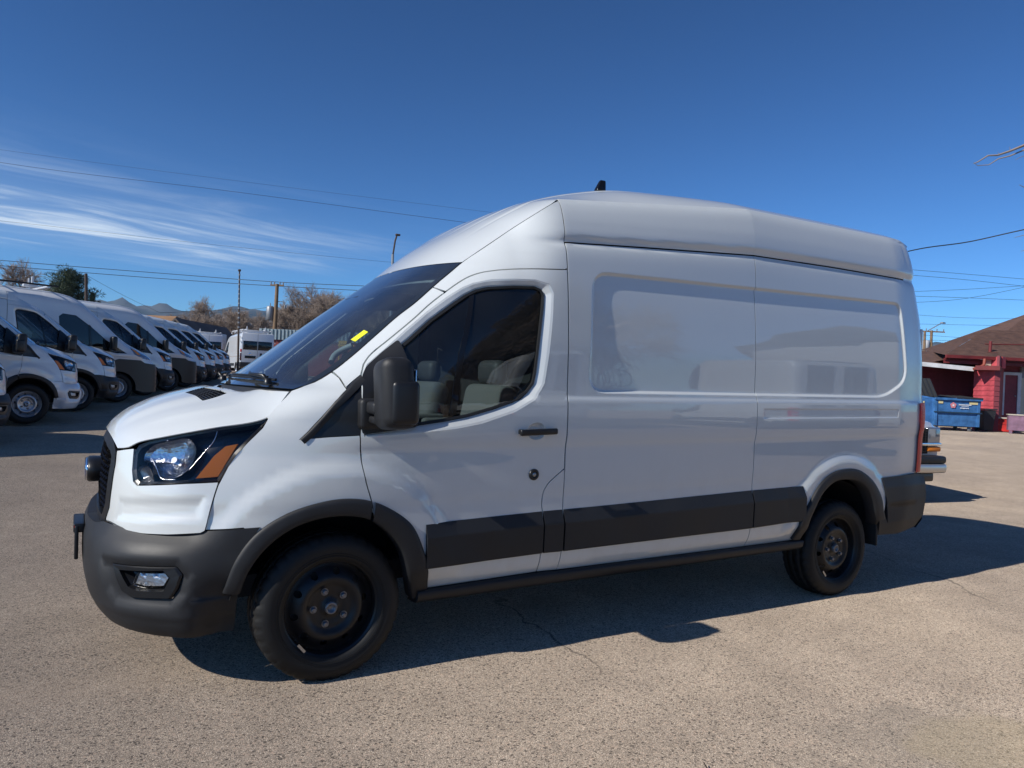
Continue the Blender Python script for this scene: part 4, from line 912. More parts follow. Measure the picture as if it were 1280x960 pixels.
# ---- cab interior
b = MB(); yy = np.linspace(-.86, .86, 15); rows = [[(x, y*k, z) for y in yy] for x, z, k in ((-.36, 1.30, .80), (-.12, 1.33, .9), (.16, 1.32, .98), (.30, 1.25, 1), (.34, 1.10, 1), (.30, .75, 1))]
b.grid(rows, True); b.rbox((.20, -.45, 1.36), (.20, .40, .10), .04, n=3); b.rbox((.26, 0, 1.20), (.2, .34, .30), .04); dash = b.build('dashboard', DASHM, VAN)
b = MB(); c = Vector((.52, -.44, 1.24)); rot = Euler((0, math.radians(-62), 0)).to_matrix()
pts = [c + rot @ Vector((.19*math.cos(t), .19*math.sin(t), 0)) for t in np.linspace(0, 2*PI, 41)]; b.tube(pts, .015, 8, False)
for t in (.1, PI - .1, PI*1.5): b.tube([c + rot @ Vector((.03*math.cos(t), .03*math.sin(t), .02)), c + rot @ Vector((.185*math.cos(t), .185*math.sin(t), 0))], [.025, .012], 6)
b.rbox(c, (.13, .13, .05), .02, rot); b.tube([c, c + rot @ Vector((0, 0, .3))], .03, 8); b.build('steering_wheel', PLASTD, VAN)
for y in (-.47, .47, .10):
    if y == .10: continue
    s_ = MB(); s_.rbox((.86, y, .93), (.50, .50, .16), .06, n=4); s_.rbox((1.07, y, 1.16), (.15, .48, .52), .06, Euler((0, math.radians(12), 0)).to_matrix(), n=4)
    se = s_.build('seat', SEATM, VAN); h = MB(); h.rbox((1.12, y, 1.49), (.10, .26, .15), .05, n=4); h.tube([(1.12, y - .06, 1.38), (1.13, y - .06, 1.5)], .008, 6); h.tube([(1.12, y + .06, 1.38), (1.13, y + .06, 1.5)], .008, 6); h.build('headrest', DASHM, se)
    h = MB(); h.rbox((.95, y*1.0 + .26*(-1 if y > 0 else 1), 1.17), (.34, .07, .06), .025, n=3); h.build('armrest', SEATM, se)
b = MB(); b.tube([tuple(on(screen, [(t, .80 - .05*math.sin(k))], -.06)[0]) for t, k in zip(np.linspace(.28, .40, 9), np.linspace(0, PI, 9))], .016, 8); b.build('grab_handle', CARDM, VAN)
b = MB(); b.rbox((.40, 0, 1.88), (.05, .26, .09), .02, n=3); b.build('inside_mirror', PLASTD, VAN)
b = MB(); rows = [on(screen, [(u, v) for v in np.linspace(-.9, .9, 11)], -.05 - .0).tolist() for u in (.90, .99)]; rows.append([(1.3, y, 2.05) for y in np.linspace(.70, -.70, 11)]); b.grid(rows, True); b.build('headlining', CARDM, VAN)

# ---- wheels
def tyre_mesh(R_=.352, w=.235, rim=.222, n=180):
    h = w/2
    pr = [(rim, -h + .030), (rim + .008, -h + .008), (rim + .03, -h + .000), (rim + .060, -h - .006), (rim + .085, -h - .004), (R_ - .032, -h + .004), (R_ - .018, -h + .012), (R_ - .009, -h + .022), (R_ - .004, -h + .034),
          (R_ - .001, -h + .058), (R_ - .010, -h + .0581), (R_ - .010, -h + .066), (R_, -h + .0661), (R_ + .001, -.006), (R_ - .010, -.0059), (R_ - .010, .0059), (R_ + .001, .006)]
    pr = pr + [(r, -a) for r, a in pr[::-1]][1:]
    lug = {6, 7, 8, 9, len(pr) - 7, len(pr) - 8, len(pr) - 9, len(pr) - 10}
    def mod(i, j, r): return r - (.007 if (i in lug and j % 5 == 0) else 0) - (.004 if (i in (12, 13, 16, 17) and j % 4 == 0) else 0)
    b = MB(); b.lathe(pr, axis='y', n=n, mod=mod)
    return b
def rib_ring(b, r, y, t=.0022, n=90):
    b.lathe([(r - t, y + .0008), (r, y - .0012), (r + t, y + .0008)], axis='y', n=n)
def disc_fn(u, v):
    """steel disc, u,v in wheel plane; outboard is -y"""
    r = np.hypot(u, v); y = np.interp(r, [0, .033, .036, .060, .070, .098, .108, .124, .135, .150, .168, .180, .194], [-.052, -.052, -.040, -.040, -.044, -.046, -.056, -.062, -.060, -.048, -.032, -.022, -.018])
    return np.stack([u, y - .035, v], -1)
def wheel(name, loc, mirror_=False, style='steel'):
    w = empty(name, loc); w.parent = VAN
    mm = mirror_mesh if mirror_ else (lambda m_: m_)
    if 'tyre' not in WCACHE:
        b = tyre_mesh(); 
        for r_ in (.250, .262, .300, .305): rib_ring(b, r_, -.1175 - (.004 if r_ > .24 else -.008) + (.006 if r_ > .29 else 0))
        WCACHE['tyre'] = b._mk('tyre')
        b = MB(); b.lathe([(.212, .10), (.216, -.088), (.222, -.104), (.2245, -.108), (.221, -.110), (.212, -.103), (.203, -.098), (.199, -.088), (.199, -.030), (.180, -.02), (.180, .10)], axis='y', n=72); b.v = [(x*1.085, y, z*1.085) for x, y, z in b.v]; WCACHE['rim'] = b._mk('rim')
        holes = [[(.158*math.cos(t0) + .0155*math.cos(q_), .158*math.sin(t0) + .0155*math.sin(q_)) for q_ in np.linspace(0, 2*PI, 14, endpoint=False)] for t0 in np.linspace(.16, .16 + 2*PI, 10, endpoint=False)]
        global BC; keep = BC; BC = np.array([0, 5., 0])
        V, F = panel_mesh(disc_fn, [(.197*math.cos(t), .197*math.sin(t)) for t in np.linspace(0, 2*PI, 60, endpoint=False)], holes=holes, step=.010, skirt=.005, gap=0); BC = keep
        V = VL([(x*1.085, y, z*1.085) for x, y, z in V]); WCACHE['disc'] = mesh('wheel_disc', V, F)
        b = MB(); b.lathe([(.19, .0), (.05, .0), (.05, .05)], axis='y', n=40); b.lathe([(.030, -.07), (.030, -.100), (.026, -.104), (.020, -.104), (.018, -.092), (0, -.092)], axis='y', n=30); WCACHE['hub'] = b._mk('hub')
        b = MB(); b.lathe([(.0, -.070), (.018, -.078), (.018, -.081), (.0125, -.0812), (.0125, -.095), (.0095, -.098), (0, -.098)], axis='y', n=12, smooth=False); WCACHE['nut'] = b._mk('wheel_nut')
        b = MB(); b.lathe([(.035, -.0), (.017, -.0)], (0, -.106, 0), 'y', 30); WCACHE['cap'] = b._mk('axle_ring')
        b = MB(); b.box((-.140, -.1115, -.166), (.012, .004, .05), Euler((0, math.radians(-40), 0)).to_matrix()); WCACHE['weight'] = b._mk('balance_weight')
    L_ = lambda nm, key, m_: link(nm, mm(WCACHE[key]) if mirror_ else WCACHE[key], m_, w)
    t_ = L_('tyre', 'tyre', TYRE); r_ = L_('rim', 'rim', STEEL); L_('disc', 'disc', STEEL); L_('hub', 'hub', MATS['hub_metal']); 
    for k in range(5):
        t = PI/2 + .35 + k*2*PI/5; n_ = L_('wheel_nut', 'nut', MATS['nut_metal']); n_.location = (.080*math.cos(t), 0, .080*math.sin(t))
    L_('balance_weight', 'weight', METAL)
    return w
mat('hub_metal', (.22, .22, .23), .4, metal=.6, var=(30, .3)); mat('nut_metal', (.20, .20, .21), .35, metal=.7)
WCACHE = {}
def w2b(x, y, z):
    a = math.radians(1.06); return (x*math.cos(a) + z*math.sin(a), y, -x*math.sin(a) + z*math.cos(a))
for x in (0, 3.75):
    for y in (-.872, .872): wheel('wheel', w2b(x, y, .347), y > 0)
# ------------------------------------------------------------------ ground
def h_ground(x, y):
    x = np.asarray(x, float); y = np.asarray(y, float)
    q = y - .45*np.maximum(x, 0) - 1.5; qs = np.where(q > 0, q*q/(q + 2.5), 0)*1.0
    d = np.hypot(x - CAM_P.x, y - CAM_P.y); dd = np.clip((x - CAM_P.x)*.5078 + (y - CAM_P.y)*.8615 - 9, 0, 110)
    return 1.38*(1 - np.exp(-qs/28)) + .0085*dd*sstep(0, 1, dd/6)
def at(X, Y, depth):
    """the point seen at photo pixel (X, Y) at a given distance along the view axis"""
    return CAM_P + (CAM_F + CAM_R*((X - 640)/923.4) - CAM_U*((Y - 480)/923.4))*depth
def groundpt(X, depth):
    P = at(X, 480, depth); return Vector((P.x, P.y, float(h_ground(P.x, P.y))))
def asphalt():
    m = bpy.data.materials.new('asphalt'); m.use_nodes = True; nt = m.node_tree; N, L = nt.nodes, nt.links; b = N['Principled BSDF']
    tc = N.new('ShaderNodeTexCoord'); o = tc.outputs['Object']
    def noise(s_, d_, r_=.6, w=None):
        n = N.new('ShaderNodeTexNoise'); n.inputs['Scale'].default_value = s_; n.inputs['Detail'].default_value = d_; n.inputs['Roughness'].default_value = r_; L.new(w or o, n.inputs['Vector']); return n
    def rng(src, a, c, d_, e, sm=False):
        n = N.new('ShaderNodeMapRange'); n.inputs[1].default_value = a; n.inputs[2].default_value = c; n.inputs[3].default_value = d_; n.inputs[4].default_value = e
        if sm: n.interpolation_type = 'SMOOTHSTEP'
        L.new(src, n.inputs[0]); return n.outputs[0]
    def mx(f, a, c, t='MIX'):
        n = N.new('ShaderNodeMixRGB'); n.blend_type = t
        for i, v in enumerate((f, a, c)):
            if isinstance(v, tuple): n.inputs[i].default_value = (*v, 1)
            elif isinstance(v, (int, float)): n.inputs[i].default_value = v
            else: L.new(v, n.inputs[i])
        return n.outputs[0]
    v1 = N.new('ShaderNodeTexVoronoi'); v1.inputs['Scale'].default_value = 250; L.new(o, v1.inputs['Vector'])
    v2 = N.new('ShaderNodeTexVoronoi'); v2.inputs['Scale'].default_value = 120; L.new(o, v2.inputs['Vector'])
    cr = N.new('ShaderNodeValToRGB'); e = cr.color_ramp.elements; e[0].position = 0; e[0].color = (.13, .107, .088, 1); e[1].position = 1; e[1].color = (.72, .62, .50, 1)
    for p_, c_ in ((.20, (.27, .222, .176)), (.45, (.355, .294, .236)), (.72, (.415, .348, .278)), (.90, (.55, .455, .355))): k = cr.color_ramp.elements.new(p_); k.color = (*c_, 1)
    sp = N.new('ShaderNodeSeparateColor'); L.new(v1.outputs['Color'], sp.inputs[0]); L.new(sp.outputs[0], cr.inputs[0])
    sp2 = N.new('ShaderNodeSeparateColor'); L.new(v2.outputs['Color'], sp2.inputs[0])
    base = mx(rng(sp2.outputs[1], .90, .93, 0, .75), cr.outputs[0], (.52, .40, .31))
    base = mx(rng(sp2.outputs[2], .92, .95, 0, .8), base, (.05, .043, .038))
    base = mx(rng(v1.outputs['Distance'], .35, .75, 0, .35), base, (.14, .112, .088))
    big = noise(.35, 6); base = mx(1.0, base, mx(rng(big.outputs[0], .35, .68, 0, 1), (.90, .89, .89), (1.16, 1.14, 1.10)), 'MULTIPLY')
    mid = noise(2.2, 5); base = mx(1.0, base, mx(rng(mid.outputs[0], .32, .7, 0, 1), (.88, .87, .86), (1.10, 1.09, 1.08)), 'MULTIPLY')
    # stains
    st = noise(.9, 4, .5); base = mx(rng(st.outputs[0], .66, .74, 0, .35, True), base, (.19, .165, .13))
    sx_ = N.new('ShaderNodeSeparateXYZ'); L.new(o, sx_.inputs[0])
    def blob(cx, cy, rx, ry, sharp=.35):
        v = N.new('ShaderNodeVectorMath'); v.operation = 'SUBTRACT'; L.new(o, v.inputs[0]); v.inputs[1].default_value = (cx, cy, 0); m2 = N.new('ShaderNodeVectorMath'); m2.operation = 'MULTIPLY'; L.new(v.outputs[0], m2.inputs[0]); m2.inputs[1].default_value = (1/rx, 1/ry, 0)
        ln = N.new('ShaderNodeVectorMath'); ln.operation = 'LENGTH'; L.new(m2.outputs[0], ln.inputs[0]); ad = N.new('ShaderNodeMath'); ad.operation = 'ADD'; L.new(ln.outputs['Value'], ad.inputs[0]); nz = rng(mid.outputs[0], .3, .7, -.5, .5); L.new(nz, ad.inputs[1]); return rng(ad.outputs[0], 1 - sharp, 1 + sharp, 1, 0, True)
    def fmul(f, k):
        n = N.new('ShaderNodeMath'); n.operation = 'MULTIPLY'; L.new(f, n.inputs[0]); n.inputs[1].default_value = k; return n.outputs[0]
    base = mx(fmul(blob(2.35, -2.72, .32, .22), .22), base, (.48, .38, .20))
    base = mx(fmul(blob(2.05, -2.60, .55, .30), .28), base, (.17, .15, .125))
    base = mx(fmul(blob(-1.6, -.6, 1.2, .16, .6), .22), base, (.50, .39, .29))
    base = mx(fmul(blob(-2.6, 1.2, .8, .25, .6), .25), base, (.15, .13, .11))
    base = mx(fmul(blob(7.5, .9, 1.6, .35, .7), .25), base, (.16, .14, .12))
    # a pale tan oil-dry patch and a warm edge
    # cracks: distorted cell borders, only in places
    wv = N.new('ShaderNodeVectorMath'); wv.operation = 'MULTIPLY_ADD'; nn = noise(1.6, 5, .6); L.new(nn.outputs['Color'], wv.inputs[0]); wv.inputs[1].default_value = (.55, .55, 0); L.new(o, wv.inputs[2])
    vc = N.new('ShaderNodeTexVoronoi'); vc.feature = 'DISTANCE_TO_EDGE'; vc.inputs['Scale'].default_value = .13; L.new(wv.outputs[0], vc.inputs['Vector'])
    msk = noise(.5, 3); c1 = rng(vc.outputs['Distance'], .0004, .0016, .8, 0); mk = rng(msk.outputs[0], .50, .60, 0, 1)
    mm_ = N.new('ShaderNodeMath'); mm_.operation = 'MULTIPLY'; L.new(c1, mm_.inputs[0]); L.new(mk, mm_.inputs[1])
    base = mx(mm_.outputs[0], base, (.05, .043, .037))
    L.new(base, b.inputs['Base Color']); b.inputs['Roughness'].default_value = .88; b.inputs['Diffuse Roughness'].default_value = 1.; b.inputs['Specular IOR Level'].default_value = .35
    hs = N.new('ShaderNodeMath'); hs.operation = 'MULTIPLY_ADD'; L.new(v1.outputs['Distance'], hs.inputs[0]); hs.inputs[1].default_value = -1.0; L.new(sp.outputs[0], hs.inputs[2])
    h2 = N.new('ShaderNodeMath'); h2.operation = 'MULTIPLY_ADD'; L.new(mm_.outputs[0], h2.inputs[0]); h2.inputs[1].default_value = -3.; L.new(hs.outputs[0], h2.inputs[2])
    bp = N.new('ShaderNodeBump'); bp.inputs['Strength'].default_value = .55; bp.inputs['Distance'].default_value = .0035; L.new(h2.outputs[0], bp.inputs['Height']); L.new(bp.outputs[0], b.inputs['Normal'])
    return m
def sheet(name, xs, ys, hf, m):
    X, Y = np.meshgrid(xs, ys, indexing='ij'); Z = hf(X, Y); V = np.stack([X, Y, Z], -1).reshape(-1, 3); n, k = len(xs), len(ys)
    i, j = np.meshgrid(np.arange(n-1), np.arange(k-1), indexing='ij'); a = (i*k + j).ravel(); F = np.stack([a, a + k, a + k + 1, a + 1], 1)
    o = link(name, mesh(name, V, F), m); o['kind'] = 'structure'; return o
def spaced(c, near, n, far): 
    t = np.linspace(0, 1, n); s_ = near*t*n*.5 + (far - near*n*.5)*t**7; return np.r_[-s_[::-1][:-1], s_] + c
sheet('ground', spaced(8, .9, 90, 9000), spaced(20, .9, 90, 9000), h_ground, asphalt())
# loose twig and stones on the asphalt
tw = MB(); g0 = at(634, 855, 3.7); tw.tube([(.98, -2.47, .012), (1.0, -2.43, .016), (1.04, -2.405, .008), (1.06, -2.35, .02)], [.003, .005, .004, .002], 5)
tag(tw.build('twig', mat('bark_dark', (.03, .022, .017), .9)), 'small dark twig lying on the asphalt below the van', 'twig')

# ------------------------------------------------------------------ distant mountains
def mountains():
    m = bpy.data.materials.new('mountain'); m.use_nodes = True; nt = m.node_tree; N, L = nt.nodes, nt.links; b = N['Principled BSDF']; b.inputs['Roughness'].default_value = 1; b.inputs['Specular IOR Level'].default_value = 0
    tc = N.new('ShaderNodeTexCoord'); n = N.new('ShaderNodeTexNoise'); n.inputs['Scale'].default_value = .004; n.inputs['Detail'].default_value = 9; L.new(tc.outputs['Object'], n.inputs['Vector'])
    r = N.new('ShaderNodeValToRGB'); r.color_ramp.elements[0].position = .38; r.color_ramp.elements[0].color = (.035, .05, .06, 1); r.color_ramp.elements[1].position = .62; r.color_ramp.elements[1].color = (.11, .12, .13, 1); L.new(n.outputs[0], r.inputs[0]); L.new(r.outputs[0], b.inputs['Base Color'])  # bluish ramp: part of the distance haze is put into the colour
    from mathutils import noise as MN
    depths = np.linspace(2600, 5200, 46); Xs = np.linspace(-500, 1900, 260); V = []; F = []
    ridge = [(-500, 398), (-200, 392), (60, 396), (90, 388), (118, 384), (133, 387.5), (146, 381.5), (152, 381), (163, 388), (182, 391), (205, 387), (222, 391), (260, 394), (280, 388), (297, 385.5), (312, 389), (340, 391), (365, 395), (420, 392), (600, 396), (900, 400), (1200, 436), (1500, 440), (1900, 450)]
    for d in depths:
        for X in Xs:
            Yr = np.interp(X, [a for a, c in ridge], [c for a, c in ridge]); P = at(X, 470, d); 
            hmax = at(X, Yr, 3900).z; t = (d - 2600)/1300.; prof_ = math.sin(min(t, 1)*PI/2)**1.6 if t < 1 else 1 - .35*min(1, (t - 1)/.6)
            nz = MN.fractal(Vector((P.x*.0013, P.y*.0013, 0)), .7, 2.1, 6)
            rd = 1 - abs(nz)
            V.append((P.x, P.y, 2 + (hmax*prof_*(1 + .0*nz) + (46*nz - 30*abs(MN.fractal(Vector((P.x*.004, P.y*.004, 5)), .8, 2.1, 5)))*min(t, 1)*(1.2 if t < .85 else .5))))
    k = len(Xs)
    for i in range(len(depths) - 1):
        for j in range(k - 1): F.append((i*k + j, i*k + j + 1, (i+1)*k + j + 1, (i+1)*k + j))
    o = link('mountains', mesh('mountains', V, F), m); o['kind'] = 'structure'
mountains()
# the thin blue air of the far view
hz = bpy.data.materials.new('air'); hz.use_nodes = True; nt_ = hz.node_tree; nt_.nodes.clear(); ho = nt_.nodes.new('ShaderNodeOutputMaterial'); pv = nt_.nodes.new('ShaderNodeVolumePrincipled'); pv.inputs['Color'].default_value = (.42, .68, 1, 1); pv.inputs['Density'].default_value = .00007; nt_.links.new(pv.outputs[0], ho.inputs['Volume'])
b = MB(); b.box((0, 0, 205), (19500, 19500, 430)); hb = b.build('haze', hz); hb['kind'] = 'stuff'

# ------------------------------------------------------------------ copies of the van for the rows
SQ = {}
def squash(me, k=.60, z0=2.0):
    key = me.name
    if key not in SQ:
        m2 = me.copy(); co = np.zeros(len(m2.vertices)*3); m2.vertices.foreach_get('co', co); z = co[2::3]
        co[2::3] = np.where(z > z0, z0 + (z - z0)*k, z); m2.vertices.foreach_set('co', co); m2.update(); SQ[key] = m2
    return SQ[key]
UPN = ('upper_side_panel', 'upper_rear_side_panel', 'roof', 'roof_side_cap', 'side_panel', 'rear_side_panel', 'inner_body', 'rear_pillar', 'rear_header', 'roof_corner', 'headlining', 'roof_antenna', 'windscreen', 'black_border', 'front_door', 'windscreen_pillar', 'bulkhead')
INNER = ('lock_barrel', 'lamp_rim', 'chrome_bead', 'bulb', 'vent_grid', 'emblem_ring', 'sticker', 'armrest', 'plate_bracket', 'red_strip')
def copy_van(loc, rotz, label, medium=False, white_bumper=False, chrome_wheels=False, group=None, nosticker=True):
    def cp(o, par):
        base = o.name.split('.')[0]
        if base in INNER: return
        c = o.copy()
        if c.type == 'MESH':
            me = c.data
            if medium and base in UPN: me = squash(me)
            if white_bumper and base in ('front_bumper',): me = me.copy(); me.materials[0] = PAINT2
            if chrome_wheels and base in ('rim', 'wheel_disc', 'disc', 'hub'): me = me.copy(); me.materials[0] = SILVER
            c.data = me
        COL.objects.link(c); c.parent = par
        for ch in [q for q in ALLCH.get(o.name, [])]: cp(ch, c)
        return c
    r = VAN.copy(); COL.objects.link(r); r.location = loc; r.rotation_euler = (0, -math.radians(.6), rotz); tag(r, label, 'van', group)
    for ch in ALLCH[VAN.name]: cp(ch, r)
    return r
ALLCH = {}
for o in list(bpy.data.objects):
    if o.parent is not None: ALLCH.setdefault(o.parent.name, []).append(o)
ROTZ = math.atan2(-.287, -.958)
HDIR = Vector((.958, .287, 0))
def row_spot(Xn, depth):
    """ground point under the front axle of a van whose nose is seen at photo column Xn"""
    P = at(Xn, 460, depth) - HDIR*1.16; return Vector((P.x, P.y, float(h_ground(P.x, P.y))))
GV = 'white vans parked in the row on the left'
copy_van(row_spot(22, 11.3), ROTZ, 'nearest white van of the row, only its nose showing at the left edge', medium=True, group=GV)
copy_van(row_spot(105, 14.2), ROTZ, 'white van in the row with white bumper and bright silver wheel', medium=True, white_bumper=True, chrome_wheels=True, group=GV)
copy_van(row_spot(150, 16.7), ROTZ, 'medium-roof white van with black bumper just behind the white-bumpered one', medium=True, chrome_wheels=True, group=GV)
copy_van(row_spot(217, 21.7), ROTZ, 'white van with dark lamp between the two snub-nosed black-bumper vans', medium=True, group=GV)
copy_van(row_spot(257, 26.7), ROTZ, 'white van right behind the second snub-nosed van of the row', medium=True, group=GV)
copy_van(row_spot(269, 29.2), ROTZ, 'small looking white van third from the far end of the row', medium=True, group=GV)
copy_van(row_spot(279, 31.7), ROTZ, 'white van next to last at the far end of the row', medium=True, group=GV)
copy_van(row_spot(287, 34.2), ROTZ, 'farthest white van of the row, in front of the van with the roof rack', medium=True, group=GV)

# ------------------------------------------------------------------ the other make of van (snub nose, deep black bumper)
BX_ST = [-.98, -.93, -.80, -.55, -.30, -.05, .30, .62, .80, 1.05, 1.4, 2.5, 4.6, 4.85]
BX_TOP = [.62, 1.02, 1.17, 1.30, 1.42, 1.60, 1.93, 2.22, 2.36, 2.46, 2.51, 2.54, 2.54, 2.50]
BX_W = [.62, .80, .90, .965, 1.0, 1.01, 1.015, 1.02, 1.02, 1.02, 1.02, 1.02, 1.0, .97]
def bx_top(x): return pchip(BX_ST, BX_TOP, x)
def bx_w(x, z):
    x = np.asarray(x, float); z = np.asarray(z, float)
    top = bx_top(x); w = pchip(BX_ST, BX_W, x); w = w*(1 - .06*sstep(1.15, 2.4, z)) + .012*(1 - sstep(.02, .06, np.abs(z - 1.12)))
    d = np.clip((z - (top - .30))/.30, 0, .9999); return w*(1 - .55*d**3.2) - np.where(d > .95, (d - .95)*.6, 0)
def bxs(u, v): return np.stack([u + 0*v, -bx_w(u, v), v + 0*u], -1)
def bx_arch(cx, r0, n=26, z0=.33): return [(cx + r0*math.cos(t), z0 + r0*math.sin(t)) for t in np.linspace(PI + .1, -.1, n)]
def make_box_van(name, label, group=None, rack=False, rear=True, roof_vent=False):
    R_ = empty(name, (0, 0, 0)); tag(R_, label, 'van', group)
    def lk(nm, b, m, both=True, par=None):
        me = b._mk(nm) if isinstance(b, MB) else b; link(nm, me, m, par or R_)
        if both: link(nm, mirror_mesh(me), m, par or R_)
    def pan(nm, o, m, off=.0, both=True, step=.08, holes=(), skirt=.03, par=None):
        V, F = panel_mesh(bxs, o, step=step, off=off, skirt=skirt, holes=holes, gap=.002); lk(nm, mesh(nm, V, F), m, both, par)
    WIN = [(.30, 1.46), (.62, 1.74), (.95, 1.98), (1.22, 2.0), (1.30, 1.93), (1.27, 1.42), (1.1, 1.30), (.05, 1.16), (-.12, 1.17), (.05, 1.30)]
    topl = [(x, float(bx_top(x)) - .055) for x in np.linspace(-.90, 4.80, 40)]
    pan('side_panel', [(-.93, .92)] + topl + [(4.82, .42), (4.22, .42)] + bx_arch(3.95, .42)[::-1] + [(3.5, .40), (.50, .40)] + bx_arch(0, .43)[::-1] + [(-.50, .62), (-.80, .90)], PAINT2, holes=[WIN])
    pan('window_glass', WIN, GLASSD, off=-.012, skirt=0)
    b = MB(); b.box((0, 0, 0), (.05, .02, .75)); 
    pan('window_bar', [(.60, 1.25), (.66, 1.25), (.68, 1.80), (.63, 1.76)], PAINT2 if False else GLOSSB, off=.001, skirt=0)
    pan('side_moulding', [(.52, .52), (3.42, .52), (3.42, .68), (.52, .68)], PLAST, off=.02)
    # top skin
    xs = np.r_[np.linspace(-.93, -.30, 10), np.linspace(-.25, 1.1, 22), np.linspace(1.2, 4.84, 22)]
    rows = []
    for x in xs:
        z0 = float(bx_top(x)) - .056; y0 = float(bx_w(np.array(x), np.array(z0))); rows.append([(x - .0, -y0*math.cos(t), z0 + .056*math.sin(t)**.5) for t in np.linspace(0, PI, 25)])
    b = MB(); b.grid(rows, True); me = b._mk('top_skin')
    if me.polygons[300].normal.z < 0: me.flip_normals()
    lk('top_skin', me, PAINT2, False)
    rows = []
    for x in np.linspace(-.24, .72, 14):
        z0 = float(bx_top(x)) - .050; y0 = float(bx_w(np.array(x), np.array(z0))) - .05; rows.append([(x - .012, -y0*math.cos(t), z0 + .056*math.sin(t)**.5) for t in np.linspace(.12, PI - .12, 17)])
    b = MB(); b.grid(rows, True); me = b._mk('windscreen')
    if me.polygons[100].normal.z < 0: me.flip_normals()
    lk('windscreen', me, GLASSD, False)
    # black nose: bumper and wings
    pan('front_bumper', [(-.97, .30), (-.93, .92), (-.60, .96), (-.50, 1.02), (.0, 1.03), (.30, .93), (.44, .70), (.50, .40)] + bx_arch(0, .40)[::-1] + [(-.60, .24), (-.93, .26)], PLASTD, off=.03, step=.05, skirt=.06)
    b = MB(); yy = np.linspace(-1, 1, 17); rows = [[(x + .06 - .0*abs(y) + .14*abs(y)**3, y*.83, z) for y in yy] for x, z in ((-.93, .94), (-1.03, .88), (-1.06, .62), (-1.05, .44), (-.98, .28), (-.7, .24))]
    b.grid(rows, True); me = b._mk('bumper_front')
    if me.polygons[40].normal.x > 0: me.flip_normals()
    lk('bumper_face', me, PLASTD, False)
    b = MB(); rows = [[(x + .22*abs(y)**3, y*.72, z) for y in yy] for x, z in ((-.965, .93), (-.93, 1.0), (-.90, 1.06), (-.86, 1.11))]; b.grid(rows, True); me = b._mk('grille')
    if me.polygons[20].normal.x > 0: me.flip_normals()
    lk('grille', me, GLOSSB, False)
    pan('headlamp', [(-.88, 1.03), (-.80, 1.12), (-.45, 1.27), (-.28, 1.30), (-.35, 1.16), (-.55, 1.06)], MATS['pm_lamp'], off=.006, step=.04)
    pan('amber_reflector', [(-.42, 1.15), (-.36, 1.22), (-.30, 1.285), (-.42, 1.25), (-.50, 1.14)], AMBERM, off=.010, step=.04)
    pan('corner_trim', [(-.18, 1.165), (.05, 1.30), (.30, 1.46), (.34, 1.20), (.05, 1.16)], GLOSSB, off=.004, step=.05)
    b = MB(); b.rbox((.20, -1.20, 1.38), (.13, .22, .34), .05, n=3); b.rbox((.20, -1.06, 1.26), (.08, .16, .06), .02, n=2); lk('mirror', b, PLASTD)
    if rear:
        b = MB(); b.rbox((4.80, 0, 1.46), (.14, 1.94, 2.04), .06, n=3, fn=lambda v: (v.x, v.y*(1 - .06*max(0, v.z)), v.z)); lk('rear_door', b, PAINT2, False)
        for s_ in (-1, 1):
            b = MB(); b.rbox((4.868, s_*.42, 1.74), (.014, .80, .52), .006, n=2); link('rear_window', b._mk('rear_window'), GLASSD, R_)
            b = MB(); b.rbox((4.86, s_*.93, 1.42), (.04, .10, .16), .015, n=2); tl_ = link('tail_lamp', b._mk('tail_lamp'), REDM, R_)
            b = MB(); b.rbox((4.86, s_*.93, 1.06), (.04, .09, .44), .015, n=2); link('tail_lamp_lower', b._mk('tail_lamp_lower'), MATS['smoke_red'], R_)
            for z in (2.2, 1.95, .95): b = MB(); b.rbox((4.85, s_*.985, z), (.05, .03, .09), .008, n=2); link('door_hinge', b._mk('door_hinge'), PAINT2, R_)
        b = MB(); b.box((4.874, 0, 1.5), (.004, .012, 1.9)); link('door_gap', b._mk('door_gap'), NEARBLK, R_)
        b = MB(); b.rbox((4.88, .20, 1.22), (.02, .12, .18), .02, n=3); link('door_handle', b._mk('door_handle'), GLOSSB, R_)
        b = MB(); b.rbox((4.88, -.40, 1.06), (.02, .62, .16), .01, n=2); link('plate_recess', b._mk('plate_recess'), GLOSSB, R_)
        b = MB(); b.lathe([(0, .0), (.06, .0), (.07, -.01)], (4.885, -.42, 1.25), 'x', 20); link('rear_badge', b._mk('rear_badge'), CHROME, R_)
        b = MB(); b.rbox((4.84, 0, .60), (.22, 1.98, .30), .06, n=3); link('rear_bumper', b._mk('rear_bumper'), PLAST, R_)
    b = MB(); b.box((2.0, 0, .45), (5.0, 1.6, .16)); link('underbody', b._mk('underbody'), NEARBLK, R_)
    for x in (0., 3.95):
        for y in (-.87, .87):
            w = empty('wheel', (x, y, .345)); w.parent = R_
            for nm, key, m_ in (('tyre', 'tyre', TYRE), ('rim', 'rim_s', SILVER), ('disc', 'disc_s', SILVER), ('hub', 'hub', MATS['hub_metal'])):
                if key not in WCACHE: WCACHE[key] = WCACHE[key[:-2]].copy()
                link(nm, mirror_mesh(WCACHE[key]) if y > 0 else WCACHE[key], m_, w)
        b = MB(); rows = []
        for y in (-.99, -.6): rows.append([(x + .45*math.cos(t), y, .33 + .45*math.sin(t)) for t in np.linspace(-.1, PI + .1, 20)])
        rows.append([(x, -.6, .33)]*20); b.grid(rows, True); lk('wheel_housing', b, NEARBLK)
